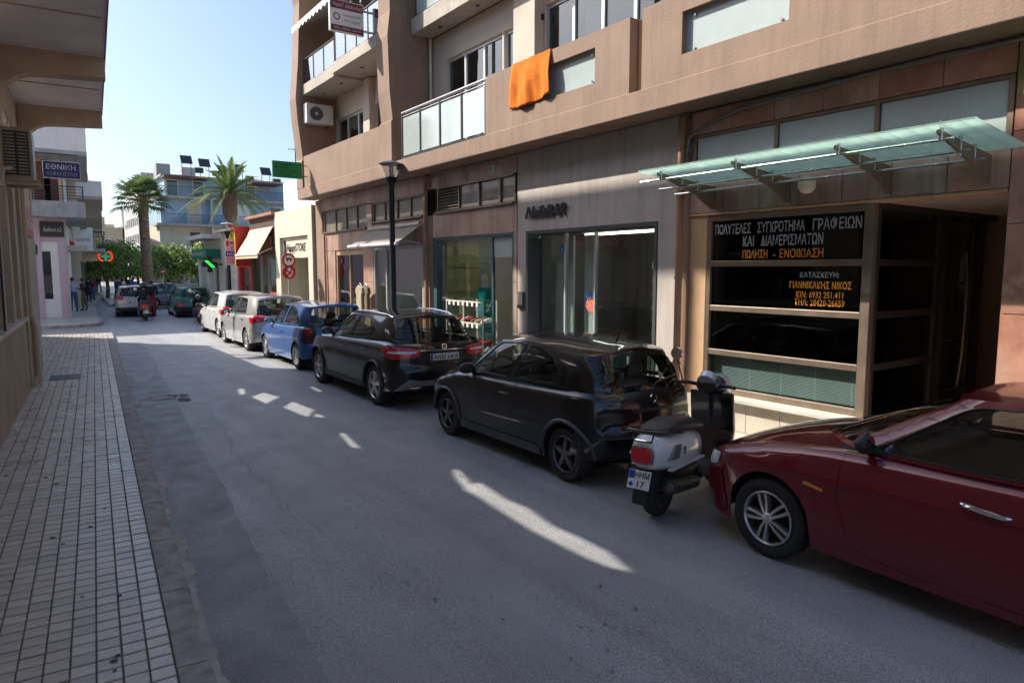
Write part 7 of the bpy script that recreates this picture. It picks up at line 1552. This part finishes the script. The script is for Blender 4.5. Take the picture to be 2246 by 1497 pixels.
for k, (x, y, h_, r_, lab) in enumerate(((5.3, 60, 4.1, 1.9, 'round leafy tree left of the fan palm'), (7.0, 64, 4.2, 2.2, 'leafy tree behind the fan palm'), (9.2, 58, 4.0, 2.1, 'leafy tree right of the fan palm trunk'), (11.2, 57, 4.4, 2.2, 'bushy tree in front of the blue building, left of the plaza lamp'), (13.2, 58, 4.2, 2.2, 'bushy tree in front of the blue building, right of the plaza lamp'), (3.9, 66, 4.0, 1.9, 'leafy tree above the crowd on the left pavement'), (5.9, 78, 4.6, 2.2, 'farther leafy tree over the crowd'), (15.0, 60, 4.0, 2.2, 'bushy tree partly hidden by the pharmacy'), (8.6, 70, 4.4, 2.4, 'leafy tree deep in the square'))):
    leafy('street_tree', lab, x, y, h_, r_, 2300, 20+k)
cyp = leafy('conifer', 'dark conifer far down the street', 8.0, 118, 9.5, 2.2, 2200, 50, ('leaf_c', 'leaf_a'), 1.5, None, 1.2, .2)
hg = MB(); r6 = random.Random(8)
for k in range(3200):
    x, y = r6.uniform(8.6, 15), r6.uniform(47.5, 48.6); z = r6.uniform(.1, .75); s = .09; nn = Vector((r6.gauss(0, 1), r6.gauss(0, 1), 1)).normalized(); a1 = nn.orthogonal(); b1 = nn.cross(a1); p = Vector((x, y, z)); hg.add([p-a1*s, p+b1*s*.5, p+a1*s, p-b1*s*.5], [(0, 1, 2, 3)])
ho = hg.build('low_planting', 'leaf_a'); tag(ho, 'low green planting along the edge of the square', 'plants', kind='stuff')
sq = struct(MB().prism([(4.3, 48), (5.2, 46), (26, 46), (26, 76), (7, 120), (5.6, 70)], -.15, .1, 'z').build('square_paving', 'pave_tile_1'))
lw = thing('low_wall', 'low pale wall with railing round the square', 'wall', (11, 46.4, 0)); box('wall', 'cream_wall', lw, 8.4, 16, 46.2, 46.5, .1, .5); railing(lw, (8.4, 46.35), (16, 46.35), .5, .7, .3)
pl_ = street_lamp('slim lamp post standing among the trees of the square', 9.6, 47.2, .9)
mat('stop_red', (.5, .02, .02), .5, var=.05); st = thing('no_entry_sign', 'small round red sign at the edge of the square', 'traffic sign', (7.1, 46.5, .1)); MB().cyl((7.1, 46.5, .1), (7.1, 46.5, 2.2), .03, n=8).build('post', 'grey_paint', st); MB().cyl((7.1, 46.44, 2.1), (7.1, 46.46, 2.1), .17, n=20).build('disc', 'stop_red', st); box('bar', 'sign_face', st, 6.99, 7.21, 46.42, 46.439, 2.07, 2.13)
# ================================================================ FAR TRAFFIC AND PEOPLE
spv = hatch(4.2, 1.74, 1.47, .88, 2.58, .31, .36, 'paint_gold', rim='seven', mirmat='black_trim', hmat='paint_gold', three=False, patches=[('tail_lamp', 'tail', [(.52, .8), (.52, .98), (.95, .98), (1.0, .82)], 'lamp_red', .012, .07), ('bumper_lower', 'tail', [(0, .28), (0, .45), (.9, .45), (.95, .3)], 'black_trim', .016, .03)])
cg, shg = make_car('champagne_hatchback', 'champagne hatchback driving away behind the moped rider', spv, (4.55, 38.6, 0), R(-5)); plate(cg, shg, 0, .7, .5, .11, 'ΗΡΚ 5590', .05); MB().box(-.32, .32, -1.76, -1.73, 1.385, 1.415).build('high_brake_lamp', 'lamp_red', cg, local=True)
spn = hatch(4.0, 1.7, 1.46, .85, 2.5, .3, .35, 'paint_navy', rim='five', rimmat='alloy', mirmat='black_trim', hmat='paint_navy', three=False, patches=[('tail_lamp', 'tail', [(.55, .75), (.55, .98), (.9, .98), (.95, .8)], 'lamp_red', .012, .05)])
cn, shn = make_car('navy_hatchback', 'dark blue hatchback turning across the junction ahead of the moped', spn, (6.9, 44.6, 0), R(-62))
spt = hatch(3.85, 1.6, 1.42, .75, 2.45, .28, .33, 'paint_green', rim='cap', rimmat='alloy_dark', mirmat='black_trim', hmat='black_trim', three=True, patches=[('tail_lamp', 'tail', [(.45, .55), (.45, .68), (.9, .68), (.9, .55)], 'lamp_red', .012, .02), ('bumper', 'tail', [(0, .28), (0, .5), (.95, .5), (1.0, .3)], 'black_trim', .014, .03)])
ct, sht = make_car('green_hatchback', 'old emerald green hatchback parked across from the pharmacy cross', spt, (6.65, 36.5, 0), R(-2)); plate(ct, sht, 0, .78, .5, .11, 'ΗΚΑ 7712', .05)
spz = hatch(4.0, 1.7, 1.48, .85, 2.5, .3, .35, 'paint_silver', rim='cap', mirmat='black_trim', hmat='paint_silver', three=False)
cz_, _ = make_car('grey_hatchback', 'pale hatchback half hidden behind the pharmacy corner', spz, (10.3, 43.8, 0), R(-88))
m2_ = scooter('dark moped ridden along the middle of the street behind the champagne car', (4.4, 34.2, 0), R(-4), 'shop_red', 'moped')
person('person', 'rider in a dark jacket and jeans on the moped in the street', (4.4, 34.15, 0), R(-4), 'cloth_black', 'cloth_denim', pose='ride', helmet='gloss_black')
person('person', 'second rider in black beside the champagne car', (5.0, 36.3, 0), R(-8), 'cloth_black', 'cloth_red', pose='stand', h=1.76)
sc3 = scooter('dark motorbike parked between the white hatchback and the green car', (5.95, 30.6, 0), R(-8), 'cloth_plum', 'parked_motorbike')
person('person', 'man in a lilac shirt and jeans standing at the left shop corner', (2.1, 40.3, .12), R(20), 'cloth_lilac', 'cloth_denim', pose='lean', h=1.78)
person('person', 'man in a plum jumper and khaki trousers beside the man in lilac', (2.6, 41.2, .12), R(60), 'cloth_plum', 'cloth_khaki', pose='lean', h=1.72)
bgb = loft([(-.12, .0, .1, .2, 2.6), (0, 0, .16, .24, 2.6), (.12, 0, .1, .2, 2.6)], 12).build('rucksack', 'cloth_black', None, True, local=True, fix=True); bgb.location = (2.82, 41.15, 1.15); tag(bgb, 'black rucksack on the back of the man in plum', 'bag')
r7 = random.Random(4); cl_ = ['cloth_red', 'cloth_navy', 'cloth_black', 'cloth_beige', 'cloth_plum', 'cloth_white', 'cloth_denim']
crowd = (('woman in red walking away on the left pavement', 3.6, 56, 'cloth_red', 'cloth_denim'), ('pedestrian in black near the left shop wall', 3.1, 53, 'cloth_black', 'cloth_black'), ('pedestrian in plum under the pharmacy oval', 3.7, 60, 'cloth_plum', 'cloth_navy'), ('person in navy standing at the kerb left of the champagne car', 4.15, 46.5, 'cloth_navy', 'cloth_black'), ('person in beige beside the one in navy at the kerb', 4.5, 47.5, 'cloth_beige', 'cloth_plum'), ('person in bright blue by the foot of the fan palm', 5.6, 52, 'blue', 'cloth_black'), ('pedestrian in white far down the left pavement', 4.2, 68, 'cloth_white', 'cloth_denim'), ('pedestrian in dark red far down the left pavement', 4.5, 72, 'cloth_red', 'cloth_black'), ('pedestrian in denim walking in the distance', 4.9, 76, 'cloth_denim', 'cloth_khaki'), ('pedestrian in black walking in the distance', 5.3, 73, 'cloth_black', 'cloth_denim'), ('person in a dark coat beyond the palm trunk', 6.1, 58, 'cloth_black', 'cloth_black'))
for lab, x, y, a, b in crowd: person('person', lab, (x+.5, y, .1), R(r7.uniform(-40, 40)), a, b, pose='walk', h=r7.uniform(1.6, 1.8), group='people in the distance')
